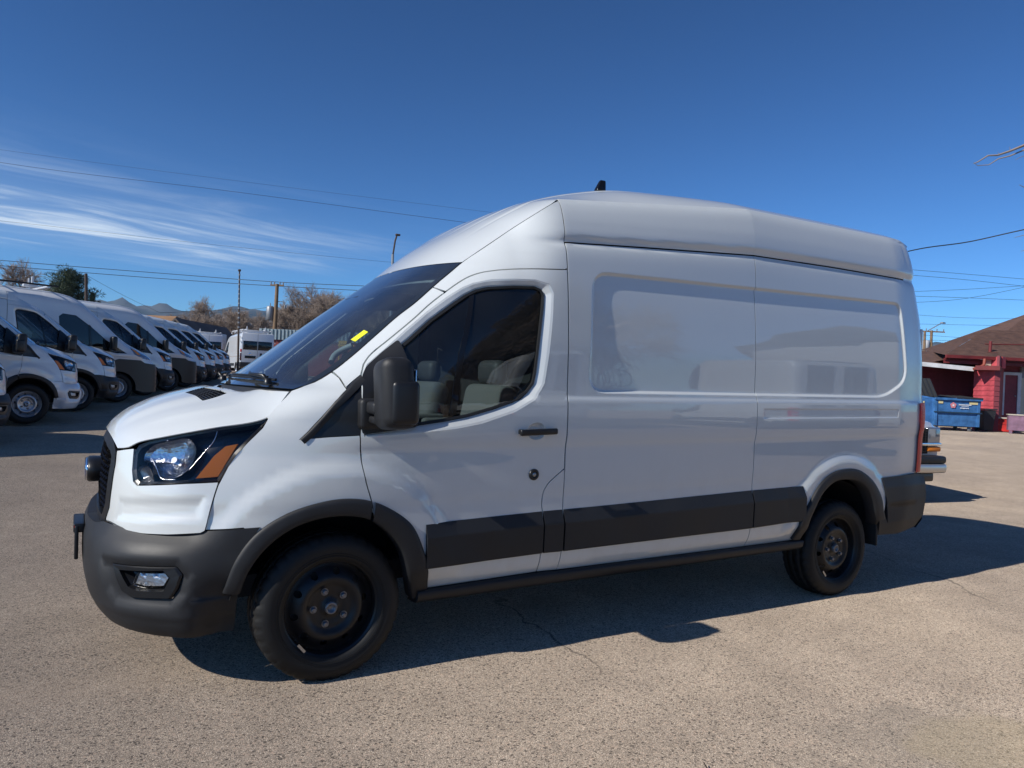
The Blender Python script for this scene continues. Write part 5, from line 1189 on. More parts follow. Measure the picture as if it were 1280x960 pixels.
    if rack:
        for x in (1.6, 2.6, 3.6, 4.5): b = MB(); b.tube([(x, -.88, 2.50), (x, -.88, 2.64), (x, .88, 2.64), (x, .88, 2.50)], .028, 6); link('rack_crossbar', b._mk('rack_crossbar'), WHITEM, R_)
        for y in (-.8, .8): b = MB(); b.tube([(1.4, y, 2.67), (4.7, y, 2.67)], .028, 6); link('rack_rail', b._mk('rack_rail'), WHITEM, R_)
        for y in (-.55, .5): b = MB(); b.rbox((4.4, y, 2.76), (.10, .05, .22), .015, n=2); b.rbox((4.2, y, 2.70), (.6, .10, .05), .015, n=2); link('ladder_clamp', b._mk('ladder_clamp'), WHITEM, R_)
    return R_
mat('pm_lamp', (.30, .32, .36), .08, metal=.55, coat=1.); mat('smoke_red', (.10, .02, .022), .15, coat=1.)
def copy_tree(o, par=None):
    c = o.copy(); COL.objects.link(c); c.parent = par
    for ch in [q for q in BALL.get(o.name, [])]: copy_tree(ch, c)
    return c
pm = make_box_van('panel_van', 'high-roof snub-nosed white van with deep black bumper, third in the row', GV)
BALL = {}
for o in list(bpy.data.objects):
    if o.parent is not None: BALL.setdefault(o.parent.name, []).append(o)
pm.scale = (1, 1, 1.0); pm.location = row_spot(190, 19.2); pm.rotation_euler = (0, 0, ROTZ)
p2_ = copy_tree(pm); p2_['label'] = 'second snub-nosed white van of the row, square high roof rising behind the dark-lamped van'; p2_.location = row_spot(240, 24.2)
# white roof rack and box on the third van
rk = empty('roof_rack', tuple(pm.location)); rk.rotation_euler = (0, 0, ROTZ); tag(rk, 'long black and white roof rack on the third van of the row', 'roof rack')
for y in (-.85, .85): b = MB(); b.tube([(1.3, y, 2.60), (4.7, y, 2.62)], .022, 6); link('rack_rail', b._mk('rack_rail'), PLASTD, rk)
for x in (1.5, 2.4, 3.3, 4.2): b = MB(); b.tube([(x, -.85, 2.58), (x, .85, 2.58)], .02, 6); link('rack_crossbar', b._mk('rack_crossbar'), WHITEM, rk)
b = MB(); b.rbox((1.5, -.6, 2.68), (.30, .12, .07), .02, n=2); b.rbox((1.45, -.6, 2.80), (.05, .05, .22), .015, n=2); b.rbox((1.55, -.5, 2.77), (.04, .04, .16), .015, n=2); link('ladder_clamp', b._mk('ladder_clamp'), WHITEM, rk)
# van seen from behind with the rack, and its neighbour
def rear_van(Xc, depth, label, yaw, rack=True):
    R_ = make_box_van('panel_van', label, 'white vans seen from behind at the end of the row', rack=rack) if rack else copy_tree(J_)
    P = groundpt(Xc, depth); back = Vector((-math.cos(yaw), -math.sin(yaw), 0))
    R_.rotation_euler = (0, 0, yaw); R_.location = P - Vector((math.cos(yaw)*4.86, math.sin(yaw)*4.86, 0)); return R_
yv = math.radians(-89.5)   # local +x (tail) points back to the camera
J_ = rear_van(320, 43.5, 'white van seen from behind with dark rear windows and white roof rack', yv)
for o in list(bpy.data.objects):
    if o.parent is not None and o.parent.name not in BALL: BALL[o.parent.name] = [q for q in bpy.data.objects if q.parent == o.parent]
K_ = rear_van(259, 52, 'rear van', yv, False); K_['label'] = 'white van seen from behind without crest of mast, left of the mast'
K_['label'] = 'white van seen from behind, left of the mast, mostly hidden by the row'
# a small white car roof near the wooden pole and vans seen through the windscreen
copy_van(groundpt(452, 24) , -.35, 'white van parked beyond the big van, seen through its windscreen', medium=True, group='white vans seen through the big van')
copy_van(groundpt(585, 28) , -.2, 'white van parked beyond the big van, seen through its side window', medium=True, group='white vans seen through the big van')

# ------------------------------------------------------------------ poles, mast, wires
WOOD = mat('weathered_pole_wood', (.22, .145, .085), .9, bump=(30, .6, .01), var=(2.5, .25))
WOODD = mat('dark_pole_wood', (.075, .055, .045), .9, var=(2, .2))
GALV = mat('galvanised_grey', (.30, .31, .32), .5, metal=.5)
def pole(name, X, Ybase_depth, Ytop, r, label, m, lean=0, cross=(), extra=None, cat='utility pole'):
    base = groundpt(X, Ybase_depth); top = at(X + lean, Ytop, Ybase_depth); r_ = empty(name, base); tag(r_, label, cat)
    t = top - base; b = MB(); b.tube([(0, 0, -.3), tuple(t*.5), tuple(t)], [r*1.15, r, r*.8], 10); link('shaft', b._mk('shaft'), m, r_)
    ax = Vector((CAM_R.x, CAM_R.y, 0)).normalized()
    for fr, L_ in cross:
        c = t*fr; b = MB(); b.box(c, (L_, .10, .12), Matrix.Rotation(math.atan2(ax.y, ax.x), 3, 'Z')); co = link('crossarm', b._mk('crossarm'), m, r_)
        for k in (-.45, -.2, .2, .45): b = MB(); b.tube([tuple(c + ax*L_*k), tuple(c + ax*L_*k + Vector((0, 0, .28)))], [.04, .06], 6); link('insulator', b._mk('insulator'), GALV, co)
    if extra: extra(r_, t, ax)
    return r_
def transformer(r_, t, ax):
    c = t*.66 - ax*.46; b = MB(); b.lathe([(0, .62), (.22, .60), (.29, .5), (.29, -.5), (.22, -.56), (0, -.56)], tuple(c), 'z', 20); b.tube([tuple(c + Vector((0, 0, .55))), tuple(c + Vector((0, 0, .85)))], .04, 6); link('transformer', b._mk('transformer'), GALV, r_)
    b = MB(); b.tube([tuple(t*.80), tuple(t*.80 + ax*.6), tuple(t*.80 + ax*.75 + Vector((0, 0, -.35)))], .035, 6); b.rbox(tuple(t*.80 + ax*.75 + Vector((0, 0, -.4))), (.16, .16, .34), .05, n=2); link('cutout', b._mk('cutout'), GALV, r_)
pole('utility_pole', 340, 60, 355, .17, 'leaning brown wooden utility pole with transformer beside the big bare tree', WOOD, 6.5, [(.985, 1.1)], transformer)
pole('utility_pole', 107.5, 46, 342, .11, 'thin dark wooden pole rising beside the pine', WOODD, 0)
pole('utility_pole', 287.5, 95, 386, .16, 'far dark wooden pole in front of the brown trees, left of the mast', WOODD, .5)
pole('utility_pole', 323, 110, 398, .18, 'farthest short wooden pole between the mast and the transformer pole', WOODD, .5)
def arm_lamp(r_, t, ax):
    b = MB(); c = t; b.tube([tuple(c*.99), tuple(c + ax*.07 + Vector((0, 0, .55))), tuple(c + ax*.13 + Vector((0, 0, .78)))], .035, 6); b.rbox(tuple(c + ax*.17 + Vector((0, 0, .80))), (.20, .12, .08), .03, n=2); link('lamp_head', b._mk('lamp_head'), WOODD, r_)
pole('lamp_post', 486.5, 30, 318, .065, 'slim lamp post standing behind the windscreen of the big van', GALV, 4.5, (), arm_lamp, 'lamp post')
# striped thin mast
mb_ = groundpt(297, 33); mt = at(299.4, 338, 33); r_ = empty('mast', mb_); tag(r_, 'tall thin dark mast with small light bands in front of the roof-rack van', 'mast')
t = mt - mb_; b = MB(); b.tube([(0, 0, 0), tuple(t)], [.055, .028], 8); link('shaft', b._mk('shaft'), WOODD, r_)
for k in range(12): b = MB(); c = t*(.48 + k*.043); b.tube([tuple(c), tuple(c + t.normalized()*.07)], .046, 8); link('band', b._mk('band'), GALV, r_)
b = MB(); b.rbox(tuple(t), (.12, .12, .10), .03, n=2); link('cap', b._mk('cap'), WOODD, r_)
WIRE = mat('black_cable', (.02, .02, .022), .6)
def wire(pts, r, label, group=None, sag=None):
    """pts: (X, Y, depth) anchors; the cable runs through them as a smooth curve"""
    P = [at(*q) for q in pts]; r = r*.72; Q = HD([tuple(p) for p in P], 28 if len(P) > 2 else 2) if len(P) > 2 else [tuple(p) for p in P]
    b = MB(); b.tube(Q, r, 6, False); o = b._mk('power_line'); o = link('power_line', o, WIRE); tag(o, label, 'cable', group); return o
wire([(-260, 300, 58), (0, 325.3, 60), (220, 343, 62), (347, 352.5, 61), (470, 358, 60), (760, 366, 60)], .034, 'upper of the two dark cables crossing low over the row of vans')
wire([(-260, 309, 58), (0, 332, 60), (220, 349.5, 62), (345, 357.5, 61), (470, 364, 60), (760, 372, 60)], .034, 'lower of the two dark cables crossing low over the row of vans')
wire([(-200, 168, 24), (0, 203, 25), (280, 238, 26), (570, 276.5, 27), (900, 318, 29)], .0085, 'faint high cable running down to the roof of the big van')
wire([(-200, 158, 30), (0, 187, 31), (280, 224, 32), (610, 265, 33), (900, 300, 35)], .006, 'faintest and highest cable crossing the blue sky')
wire([(-200, 258, 42), (0, 276, 44), (240, 303, 46), (480, 327, 48), (700, 345, 50)], .010, 'thin pale cable crossing behind the thin clouds')
wire([(108, 344, 46), (150, 367, 50), (200, 391, 56)], .013, 'thin guy cable running down right from the dark pole by the pine')
wire([(200, 391, 80), (290, 387.5, 95), (340, 384, 60)], .028, 'short cable between the far poles above the brown trees')
wire([(1120, 317.5, 20), (1150, 311, 20), (1215, 301.5, 20), (1262, 291, 19.6), (1330, 276, 19)], .022, 'thick dark cable rising to the right from behind the van')
RW = 'thin cables crossing the sky on the right'
for k, (a, c, e_) in enumerate([((1100, 334), (1200, 342), (1300, 350.5)), ((1100, 341), (1200, 349), (1300, 360)), ((1100, 366), (1200, 362), (1300, 356)), ((1100, 380), (1200, 374), (1300, 355)), ((1100, 369), (1200, 372), (1300, 376)), ((1100, 390), (1200, 397), (1300, 398)), ((1100, 404), (1200, 406), (1300, 408)), ((1100, 415), (1200, 422), (1300, 430)), ((1100, 424), (1200, 426), (1300, 428))]):
    lab = ['highest thin cable right of the van, just under the thick one', 'second thin cable right of the van', 'third cable, nearly level, meeting the rising ones at the right edge', 'cable rising to the right edge and crossing the level ones', 'level cable halfway up the sky right of the van', 'thin cable just above the street lamp', 'thin cable at the height of the street lamp', 'cable running from the wooden pole down to the brown roof', 'lowest cable, ending behind the brown roof'][k]
    wire([(a[0], a[1], 48), (c[0], c[1], 50), (e_[0], e_[1], 52)], .017 if k < 5 else .014, lab, RW)
def tfr(r_, t, ax):
    c = t*.80 - ax*.5; b = MB(); b.lathe([(0, .6), (.25, .58), (.30, .5), (.30, -.5), (0, -.56)], tuple(c), 'z', 16); link('transformer', b._mk('transformer'), WHITEM, r_)
pole('utility_pole', 1162, 72, 413, .15, 'wooden utility pole with white transformer far behind the dumpster', WOOD, 2.5, [(.985, 2.6)], tfr)
def street(r_, t, ax):
    b = MB(); b.tube([tuple(t*.985), tuple(t + ax*1.3 + Vector((0, 0, .7)))], .04, 6); b.rbox(tuple(t + ax*1.5 + Vector((0, 0, .76))), (.5, .22, .12), .05, n=2); link('lamp_head', b._mk('lamp_head'), GALV, r_)
pole('street_lamp', 1155, 62, 414, .12, 'wooden street lamp pole with slanting arm close to the van tail', WOOD, 1, (), street, 'street lamp')

# ------------------------------------------------------------------ trees
BARK = mat('grey_brown_bark', (.17, .135, .112), .95, var=(1.5, .3)); TWIG = mat('dry_twigs', (.31, .245, .20), .95, var=(.8, .3)); PINEM = mat('pine_needles', (.055, .08, .045), .8, var=(1.2, .5))
def tree_mesh(seed, H, spread=.55, levels=5, twig=.9, low=.18, droop=0., trunks=1, kid=3.2, r0=None):
    rg = np.random.default_rng(seed); wood = MB(); tw = MB()
    def seg(b, p0, d, L_, r0_, r1_, n, ns, wob):
        P = [np.array(p0)]; d = np.array(d, float)
        for k in range(ns):
            d = d + rg.normal(0, wob, 3); d[2] += .03 - droop*.05; d /= np.linalg.norm(d); P.append(P[-1] + d*L_/ns)
        b.tube([tuple(p) for p in P], list(np.linspace(r0_, r1_, ns + 1)), n, False); return P, d
    def grow(p, d, L_, r_, lv):
        b = wood if lv <= 2 else tw; n = 7 if lv == 0 else (5 if lv <= 1 else 3); ns = 5 if lv <= 1 else (3 if lv < 4 else 2)
        P, dd = seg(b, p, d, L_, r_, r_*.55, n, ns, .10 + .05*lv)
        if lv >= levels: return
        nk = int(rg.poisson(kid + (1.5 if lv >= 2 else 0))) + 2
        for k in range(nk):
            f = rg.uniform(low if lv == 0 else .25, 1.); i = min(int(f*ns), ns - 1); q = P[i] + (P[i+1] - P[i])*(f*ns - i)
            ax = rg.normal(0, 1, 3); ax -= dd*(ax@dd); ax /= np.linalg.norm(ax); ang = rg.uniform(.35, .95) + spread*.3
            nd = dd*math.cos(ang) + ax*math.sin(ang); nd[2] += .12
            grow(q, nd/np.linalg.norm(nd), L_*rg.uniform(.50, .78)*(1 - .25*f*(lv == 0)), r_*(.50 if lv < 2 else .6), lv + 1)
        if lv < levels: grow(P[-1], dd, L_*.62, r_*.55, lv + 1)
    for k in range(trunks):
        a = rg.uniform(0, 2*PI); d = np.array([math.cos(a)*.25*(trunks > 1), math.sin(a)*.25*(trunks > 1), 1.]); grow((0, 0, -.2), d/np.linalg.norm(d), H*.40, r0 or H*.022, 0)
    return wood, tw
TV = {}
def tree(key, loc, rz, sc, label, group=None, **kw):
    if key not in TV:
        w_, t_ = tree_mesh(**kw); TV[key] = (w_._mk('trunk'), t_._mk('crown'))
    r_ = empty('bare_tree', loc, (0, 0, rz)); r_.scale = (sc, sc, sc); tag(r_, label, 'tree', group)
    link('trunk', TV[key][0], BARK, r_); link('crown', TV[key][1], TWIG, r_); return r_
K3 = dict(seed=3, H=9, spread=.6, levels=5, kid=2.6, trunks=2); K5 = dict(seed=8, H=9, spread=.5, levels=5, kid=2.7); K6 = dict(seed=21, H=9, spread=.75, levels=5, kid=2.6, trunks=2)
GB_ = 'bare brown trees behind the far end of the row'
tree('a', groundpt(383, 64), .3, .98, 'big bare brown tree right of the transformer pole, half behind the windscreen', None, **K3)
for k, (X, dep, s_, key, kw, lab) in enumerate([
    (268, 80, .95, 'b', K5, 'bare tree with dark branching trunk above the rear-facing vans'), (212, 95, .72, 'c', K6, 'low bare tree behind the green gabled house'), (238, 90, .85, 'a', K3, 'bare brown tree just right of the green house'),
    (300, 92, .95, 'c', K6, 'bare brown tree behind the striped mast'), (328, 98, .95, 'b', K5, 'bare brown tree left of the transformer pole'), (186, 110, .62, 'a', K3, 'small bare tree at the end of the brown roof'),
    (252, 105, .95, 'c', K6, 'farther bare tree between the green house and the dark-trunked tree'), (283, 110, 1.05, 'a', K3, 'farther bare tree left of the striped mast'), (315, 112, .98, 'b', K5, 'farther bare tree right of the striped mast'), (355, 105, 1.2, 'c', K6, 'bare tree right behind the transformer pole'),
    (425, 60, .85, 'b', K5, 'bare tree seen through the windscreen near the grab handle'), (470, 66, .95, 'c', K6, 'bare tree seen through the windscreen above the yellow sticker'), (520, 60, .95, 'a', K3, 'bare tree beyond the van cab'), (405, 62, .9, 'c', K6, 'bare tree half hidden by the windscreen edge')]):
    tree(key, groundpt(X, dep), k*1.3, s_, lab, GB_, **kw)
tree('b', groundpt(12, 75), 2.1, 1.25, 'pale bare tree at the left edge of the picture', None, **K5)
tree('c', groundpt(40, 85), .7, 1.15, 'thin pale bare tree left of the pine', None, **K6)
# leaning-in branch at the upper right: a tall tree just outside the frame
def near_tree():
    base = groundpt(1430, 13); r_ = empty('bare_tree', base); tag(r_, 'near bare tree whose branch tips reach in at the upper right edge', 'tree')
    rg = np.random.default_rng(5); b = MB(); top = at(1420, 40, 13) - base; b.tube([(0, 0, -.2), tuple(top*.4 + Vector((.1, .1, 0))), tuple(top)], [.22, .16, .07], 9); link('trunk', b._mk('trunk'), BARK, r_)
    t_ = MB()
    def br(pts, r0, r1, n=4):
        P = [at(*q) - base for q in pts]; t_.tube([tuple(p) for p in P], list(np.linspace(r0, r1, len(P))), n, False); return P
    br([(1422, 150, 13), (1350, 152, 13), (1300, 172, 12.9), (1278, 182.5, 12.8), (1262, 189, 12.7), (1247, 194, 12.7), (1235, 194.5, 12.6), (1222, 202.5, 12.6), (1217, 204.5, 12.6)], .03, .006)
    br([(1300, 172, 12.9), (1279, 188, 12.8), (1262, 195, 12.8), (1248, 198.5, 12.8), (1236, 206, 12.8), (1222, 207, 12.8), (1217, 203, 12.7)], .014, .004)
    br([(1263, 189, 12.7), (1262, 183.5, 12.7)], .005, .003); br([(1285, 193, 12.8), (1274, 197, 12.7), (1269, 200, 12.7)], .005, .003); br([(1249, 193, 12.7), (1247, 190, 12.7)], .004, .003)
    br([(1422, 220, 13), (1340, 222, 13), (1295, 232, 13), (1280, 234, 13), (1274, 231, 13)], .02, .004); br([(1300, 300, 13), (1283, 293, 13), (1268, 297, 13)], .010, .003); br([(1400, 330, 13), (1310, 300, 13), (1284, 312, 13), (1276, 314, 13)], .016, .003)
    for k in range(14):
        y0 = rg.uniform(60, 330); L_ = rg.uniform(60, 105); pts = [(1424, y0 + 30, 13)]; x, y = 1424, y0 + 30
        while x > 1424 - L_: x -= 18; y += rg.uniform(-14, 8); pts.append((x, y, 13 + rg.uniform(-.3, .3)))
        br(pts, .02, .004)
    link('crown', t_._mk('crown'), TWIG, r_)
near_tree()
def pine():
    base = groundpt(84, 50); r_ = empty('pine_tree', base); tag(r_, 'dark green pine with ragged crown above the third van', 'tree')
    H = (at(84, 340, 50) - base).z; b = MB(); b.tube([(0, 0, -.2), (.1, 0, H*.5), (-.1, .1, H*.97)], [.22, .14, .04], 8); link('trunk', b._mk('trunk'), WOODD, r_)
    rg = np.random.default_rng(4); lim = MB(); V = []; F = []
    ax = np.array([CAM_R.x, CAM_R.y, 0]); ax /= np.linalg.norm(ax); az = np.array([-ax[1], ax[0], 0])
    cl = []
    for k in range(26):
        z = rg.uniform(.34, .98)*H; Lr = 2.15*(1.12 - (z/H)**2*.85)*rg.uniform(.5, 1.05); a = rg.uniform(0, 2*PI); e_ = np.array([math.cos(a)*Lr, math.sin(a)*Lr, z + rg.uniform(-.1, .5)]); lim.tube([(0, 0, z - .3), tuple(e_*[.6, .6, 1]), tuple(e_)], [.05, .03, .015], 4, False)
        for q in range(5): cl.append((e_*[1 - .16*q, 1 - .16*q, 1] + rg.normal(0, .16, 3), rg.uniform(.26, .48)))
    for c, s_ in cl:
        for k in range(120):
            d = rg.normal(0, 1, 3); d /= np.linalg.norm(d); p = c + d*[1, 1, .6]*s_*rg.uniform(.5, 1)**.5; t = rg.normal(0, 1, 3); t /= np.linalg.norm(t); u = np.cross(d, t); u /= np.linalg.norm(u)
            i = len(V); V += [p - u*.018, p + u*.018, p + (d + t*.6)*.16]; F.append((i, i+1, i+2))
    link('limbs', lim._mk('limbs'), WOODD, r_); link('crown', mesh('crown', V, F, False), PINEM, r_)
pine()
# shrubby spruce lower right of the pine
def cone_tree(X, dep, Yt, w, label):
    base = groundpt(X, dep); r_ = empty('spruce_tree', base); tag(r_, label, 'tree'); H = (at(X, Yt, dep) - base).z; rg = np.random.default_rng(int(X)); V = []; F = []
    b = MB(); b.tube([(0, 0, -.1), (0, 0, H)], [.12, .02], 6); link('trunk', b._mk('trunk'), WOODD, r_)
    for k in range(5200):
        z = rg.uniform(.1, 1)**.8; rr = w*(1.02 - z)*rg.uniform(.3, 1)*(1 + .25*math.sin(z*40)); a = rg.uniform(0, 2*PI); p = np.array([rr*math.cos(a), rr*math.sin(a), z*H]); d = np.array([math.cos(a), math.sin(a), rg.uniform(-.3, .5)]); u = np.cross(d, [0, 0, 1]); i = len(V); V += [p - u*.04, p + u*.04, p + d*.22]; F.append((i, i+1, i+2))
    link('crown', mesh('crown', V, F, False), PINEM, r_)
cone_tree(111, 58, 366, 1.1, 'small dark spruce beside the thin wooden pole'); cone_tree(119, 62, 377, 1.0, 'lowest dark evergreen right of the pine')

# ------------------------------------------------------------------ far houses on the left
def yawed(name, loc, label, cat, yaw=-.5325):
    r_ = empty(name, loc, (0, 0, yaw)); tag(r_, label, cat); return r_
def house(name, X, dep, wpx, Ye, Yr, dp, label, wallm, roofm, gable_front=False, cat='house'):
    c = groundpt(X, dep); r_ = yawed(name, c, label, cat); w = wpx/923.4*dep; ze = (at(X, Ye, dep) - c).z; zr = (at(X, Yr, dep + dp/2) - c).z
    b = MB(); b.box((0, dp/2, ze/2), (w, dp, ze)); link('wall', b._mk('wall'), wallm, r_); b = MB()
    if gable_front:
        hw = w/2; b.add([(-hw, 0, ze), (hw, 0, ze), (0, 0, zr), (-hw, dp, ze), (hw, dp, ze), (0, dp, zr)], [(0, 1, 2), (3, 5, 4)]); link('gable', b._mk('gable'), wallm, r_); b = MB()
        for s_ in (-1, 1):
            b.add([(s_*(hw + .5), -.5, ze - .25), (0, -.5, zr + .05), (0, dp + .4, zr + .05), (s_*(hw + .5), dp + .4, ze - .25), (s_*(hw + .5), -.5, ze - .40), (0, -.5, zr - .12), (0, dp + .4, zr - .12), (s_*(hw + .5), dp + .4, ze - .40)], [(0, 1, 2, 3), (4, 5, 6, 7), (0, 1, 5, 4), (3, 2, 6, 7), (0, 3, 7, 4)])
        link('roof', b._mk('roof'), roofm, r_)
    else:
        hw = w/2 + .5
        b.add([(-hw, -.6, ze - .1), (hw, -.6, ze - .1), (hw - 1.5, dp/2, zr), (-hw + .6, dp/2, zr), (-hw, dp + .6, ze - .1), (hw, dp + .6, ze - .1), (-hw, -.6, ze - .3), (hw, -.6, ze - .3)], [(0, 1, 2, 3), (4, 3, 2, 5), (0, 3, 4), (1, 5, 2), (0, 6, 7, 1)]); link('roof', b._mk('roof'), roofm, r_)
    return r_
SHB = mat('brown_roof_shingles', (.30, .17, .085), .95, var=(.5, .3), bump=(6, .5, .03)); SHG = mat('grey_roof', (.30, .31, .32), .9, var=(.4, .2)); GRN = mat('dark_green_wall', (.020, .075, .055), .8, var=(.6, .2)); SHD = mat('weathered_dark_roof', (.13, .11, .10), .95, var=(.8, .3)); TANW = mat('tan_wall', (.30, .25, .2), .9)
house('house', 165, 75, 78, 405, 393, 9, 'long low house with light brown roof behind the vans', TANW, SHB)
house('house', 199, 60, 30, 413, 405.5, 7, 'low house with pale grey roof left of the green one', TANW, SHG)
house('house', 219, 56, 28, 417, 403, 9, 'dark green gabled house behind the row of vans', GRN, SHD, True)
house('house', 254, 66, 16, 421, 414, 6, 'low shed with dark weathered roof right of the green house', TANW, SHD)
# white storage trailer behind the row
tz = (at(236, 414.5, 56) - groundpt(236, 56)).z
r_ = yawed('trailer', groundpt(236, 56), 'flat white box trailer top showing behind the row of vans', 'trailer'); b = MB(); b.rbox((0, 1.2, tz - .8), (3.6, 2.4, 1.6), .06, n=2); link('box', b._mk('box'), WHITEM, r_)
for x in (-.9, .9): b = MB(); b.lathe([(0, -.12), (.36, -.12), (.38, 0), (.36, .12), (0, .12)], (x, .2, .38), 'y', 20); link('wheel', b._mk('wheel'), TYRE, r_)
b = MB(); b.box((0, 1.2, tz*.5 - .2), (3.4, 1.6, tz - 1.2)); link('frame', b._mk('frame'), NEARBLK, r_)
# carport right of the pole
cp = yawed('carport', groundpt(372, 55), 'open brown carport roof on thin posts beside the windscreen', 'carport'); z_ = (at(372, 420, 55) - groundpt(372, 55)).z
b = MB(); b.box((2.5, 2, z_ + .10), (9.5, 5.5, .28)); link('roof', b._mk('roof'), SHD, cp)
for x, y in ((-1.7, -.4), (2.6, -.4), (6.7, -.4), (-1.7, 4.4), (6.7, 4.4)): b = MB(); b.box((x, y, z_/2), (.14, .14, z_)); link('post', b._mk('post'), WHITEM, cp)
# warehouse with ribbed metal wall beyond the van, seen through the windscreen
RIBM = mat('ribbed_metal_wall', (.33, .40, .42), .5, metal=.2, var=(.5, .15)); REDW = mat('dull_red_wall', (.20, .045, .04), .8)
wh = yawed('warehouse', groundpt(470, 50), 'low warehouse with pale ribbed metal wall seen through the windscreen', 'warehouse'); z1 = (at(470, 430, 50) - groundpt(470, 50)).z; z2 = (at(470, 417, 50) - groundpt(470, 50)).z
b = MB(); b.box((0, 4, z1/2), (16, 8, z1)); link('lower_wall', b._mk('lower_wall'), REDW, wh); b = MB()
for k in range(64): b.box((-7.9 + k*.25, -.08, (z1 + z2)/2), (.11, .14, z2 - z1))
b.box((0, 4, (z1 + z2)/2), (16.1, 8.04, z2 - z1)); o = link('ribbed_wall', b._mk('ribbed_wall'), RIBM, wh); o['kind'] = 'stuff'
# yellow sign board seen through the glass
sg = yawed('yellow_board', groundpt(429, 36), 'yellow board on posts seen through the windscreen', 'sign'); z_ = (at(429, 428, 36) - groundpt(429, 36)).z
YB = mat('mustard_board', (.55, .33, .04), .6); b = MB(); b.box((0, 0, z_), (.62, .05, .16)); link('board', b._mk('board'), YB, sg); b = MB(); b.box((.05, .0, z_ - .15), (.78, .05, .10)); link('board', b._mk('board'), YB, sg)
for x in (-.28, .28): b = MB(); b.box((x, .03, z_/2), (.05, .05, z_)); link('post', b._mk('post'), YB, sg)
# ------------------------------------------------------------------ the red building on the right (own frame: x to the right, y away)
YAW = math.atan2(CAM_R.y, CAM_R.x)
RH = Vector((math.cos(YAW), math.sin(YAW), 0)); FH = Vector((-math.sin(YAW), math.cos(YAW), 0))
def lz(X, Y, dep): return at(X, Y, dep).z
def loc2(X, dep): P = at(X, 500, dep); d = P - CAM_P; return Vector(((d.x*RH.x + d.y*RH.y), (d.x*FH.x + d.y*FH.y)))
BO = groundpt(1243, 34); BD = empty('red_building', BO, (0, 0, YAW)); tag(BD, 'low dark red building with brown shingle roofs and a recessed door', 'building')
bo2 = loc2(1243, 34); GZ = BO.z
def L3(X, Y, dep):
    """photo column/row and distance -> building frame"""
    p = loc2(X, dep); return (p.x - bo2.x, p.y - bo2.y, lz(X, Y, dep) - GZ)
RED_LIT = mat('red_board_sunlit', (.46, .065, .080), .7, var=(2.2, .35), bump=(14, .5, .008)); MAR_SHADE = mat('maroon_board_shaded', (.27, .055, .068), .75, var=(1.8, .3), bump=(14, .4, .006)); TRIMR = mat('dark_red_trim', (.17, .022, .022), .6, var=(2, .25))  # sunlit red and a darker copy: light and shade put into the boards
SHBR = mat('shingles_brown', (.135, .072, .052), .95, var=(3, .4), bump=(40, .8, .02)); CREAM = mat('cream_siding', (.62, .56, .42), .7, var=(1.5, .15)); WTRIM = mat('white_door_trim', (.66, .66, .66), .6, var=(3, .15)); PURP = mat('faded_purple_paint', (.25, .14, .20), .8, var=(4, .3)); REDS = mat('bright_red_step', (.50, .022, .018), .6, var=(3, .35)); STONE = mat('pale_stone', (.50, .44, .36), .9, var=(3, .2))
def bpart(name, b, m, par=None): return link(name, b._mk(name), m, par or BD)
def planks(x0, y0, x1, y1, z0, z1, hgt, m, name='plank', par=None, ov=.03):
    """lapped boards between two plan points"""
    d = Vector((x1 - x0, y1 - y0, 0)); L_ = d.length; a = math.atan2(d.y, d.x); n = max(1, int(round((z1 - z0)/hgt))); hh = (z1 - z0)/n
    b = MB(); b.add([(0, 0, 0), (L_, 0, 0), (L_, -ov*.25, hh*1.0), (0, -ov*.25, hh*1.0), (0, -ov, 0), (L_, -ov, 0), (L_, .03, hh), (0, .03, hh), (0, .03, 0), (L_, .03, 0)], [(4, 5, 2, 3), (0, 4, 5, 1)[::-1], (3, 2, 6, 7), (4, 3, 7, 8), (5, 9, 6, 2)])
    me = b._mk(name)
    for k in range(n):
        o = link(name, me, m, par or BD); o.location = (x0, y0, z0 + k*hh); o.rotation_euler = (0, 0, a)
def wallbox(name, x0, y0, x1, y1, z0, z1, th, m):
    d = Vector((x1 - x0, y1 - y0, 0)); a = math.atan2(d.y, d.x); b = MB(); c = Vector(((x0+x1)/2, (y0+y1)/2, (z0+z1)/2)) + Matrix.Rotation(a, 3, 'Z') @ Vector((0, th/2 + .04, 0)); b.box(c, (d.length, th, z1 - z0), Matrix.Rotation(a, 3, 'Z')); return bpart(name, b, m)
# corner block (left face in the sunlit tone, front in the shaded one)
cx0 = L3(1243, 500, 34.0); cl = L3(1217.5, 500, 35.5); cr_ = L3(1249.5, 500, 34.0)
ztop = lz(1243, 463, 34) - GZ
planks(cl[0], cl[1], cx0[0], cx0[1], 0, ztop, .235, RED_LIT); planks(cx0[0], cx0[1], cr_[0], cr_[1], 0, ztop, .235, MAR_SHADE)
wallbox('wall', cl[0], cl[1], cx0[0], cx0[1], 0, ztop, .2, MAR_SHADE)
b = MB(); a_ = L3(1214, 460, 35.3); c_ = L3(1252, 464, 33.8); b.box(((a_[0] + c_[0])/2 + .1, (a_[1] + c_[1])/2, ztop + .10), (c_[0] - a_[0] + .5, 1.6, .20), Matrix.Rotation(math.atan2(c_[1] - a_[1], c_[0] - a_[0])*.5, 3, 'Z')); bpart('ledge', b, TRIMR)
z3 = lz(1240, 446, 35) - GZ
wallbox('upper_wall', L3(1232, 0, 35.2)[0], L3(1232, 0, 35.2)[1], L3(1251, 0, 34.6)[0], L3(1251, 0, 34.6)[1], ztop + .15, z3, .3, RED_LIT)
b = MB(); q = L3(1232, 0, 35.1); b.box((q[0] + .02, q[1] - .04, (ztop + .2 + z3)/2), (.30, .08, z3 - ztop - .2)); bpart('cream_patch', b, CREAM)
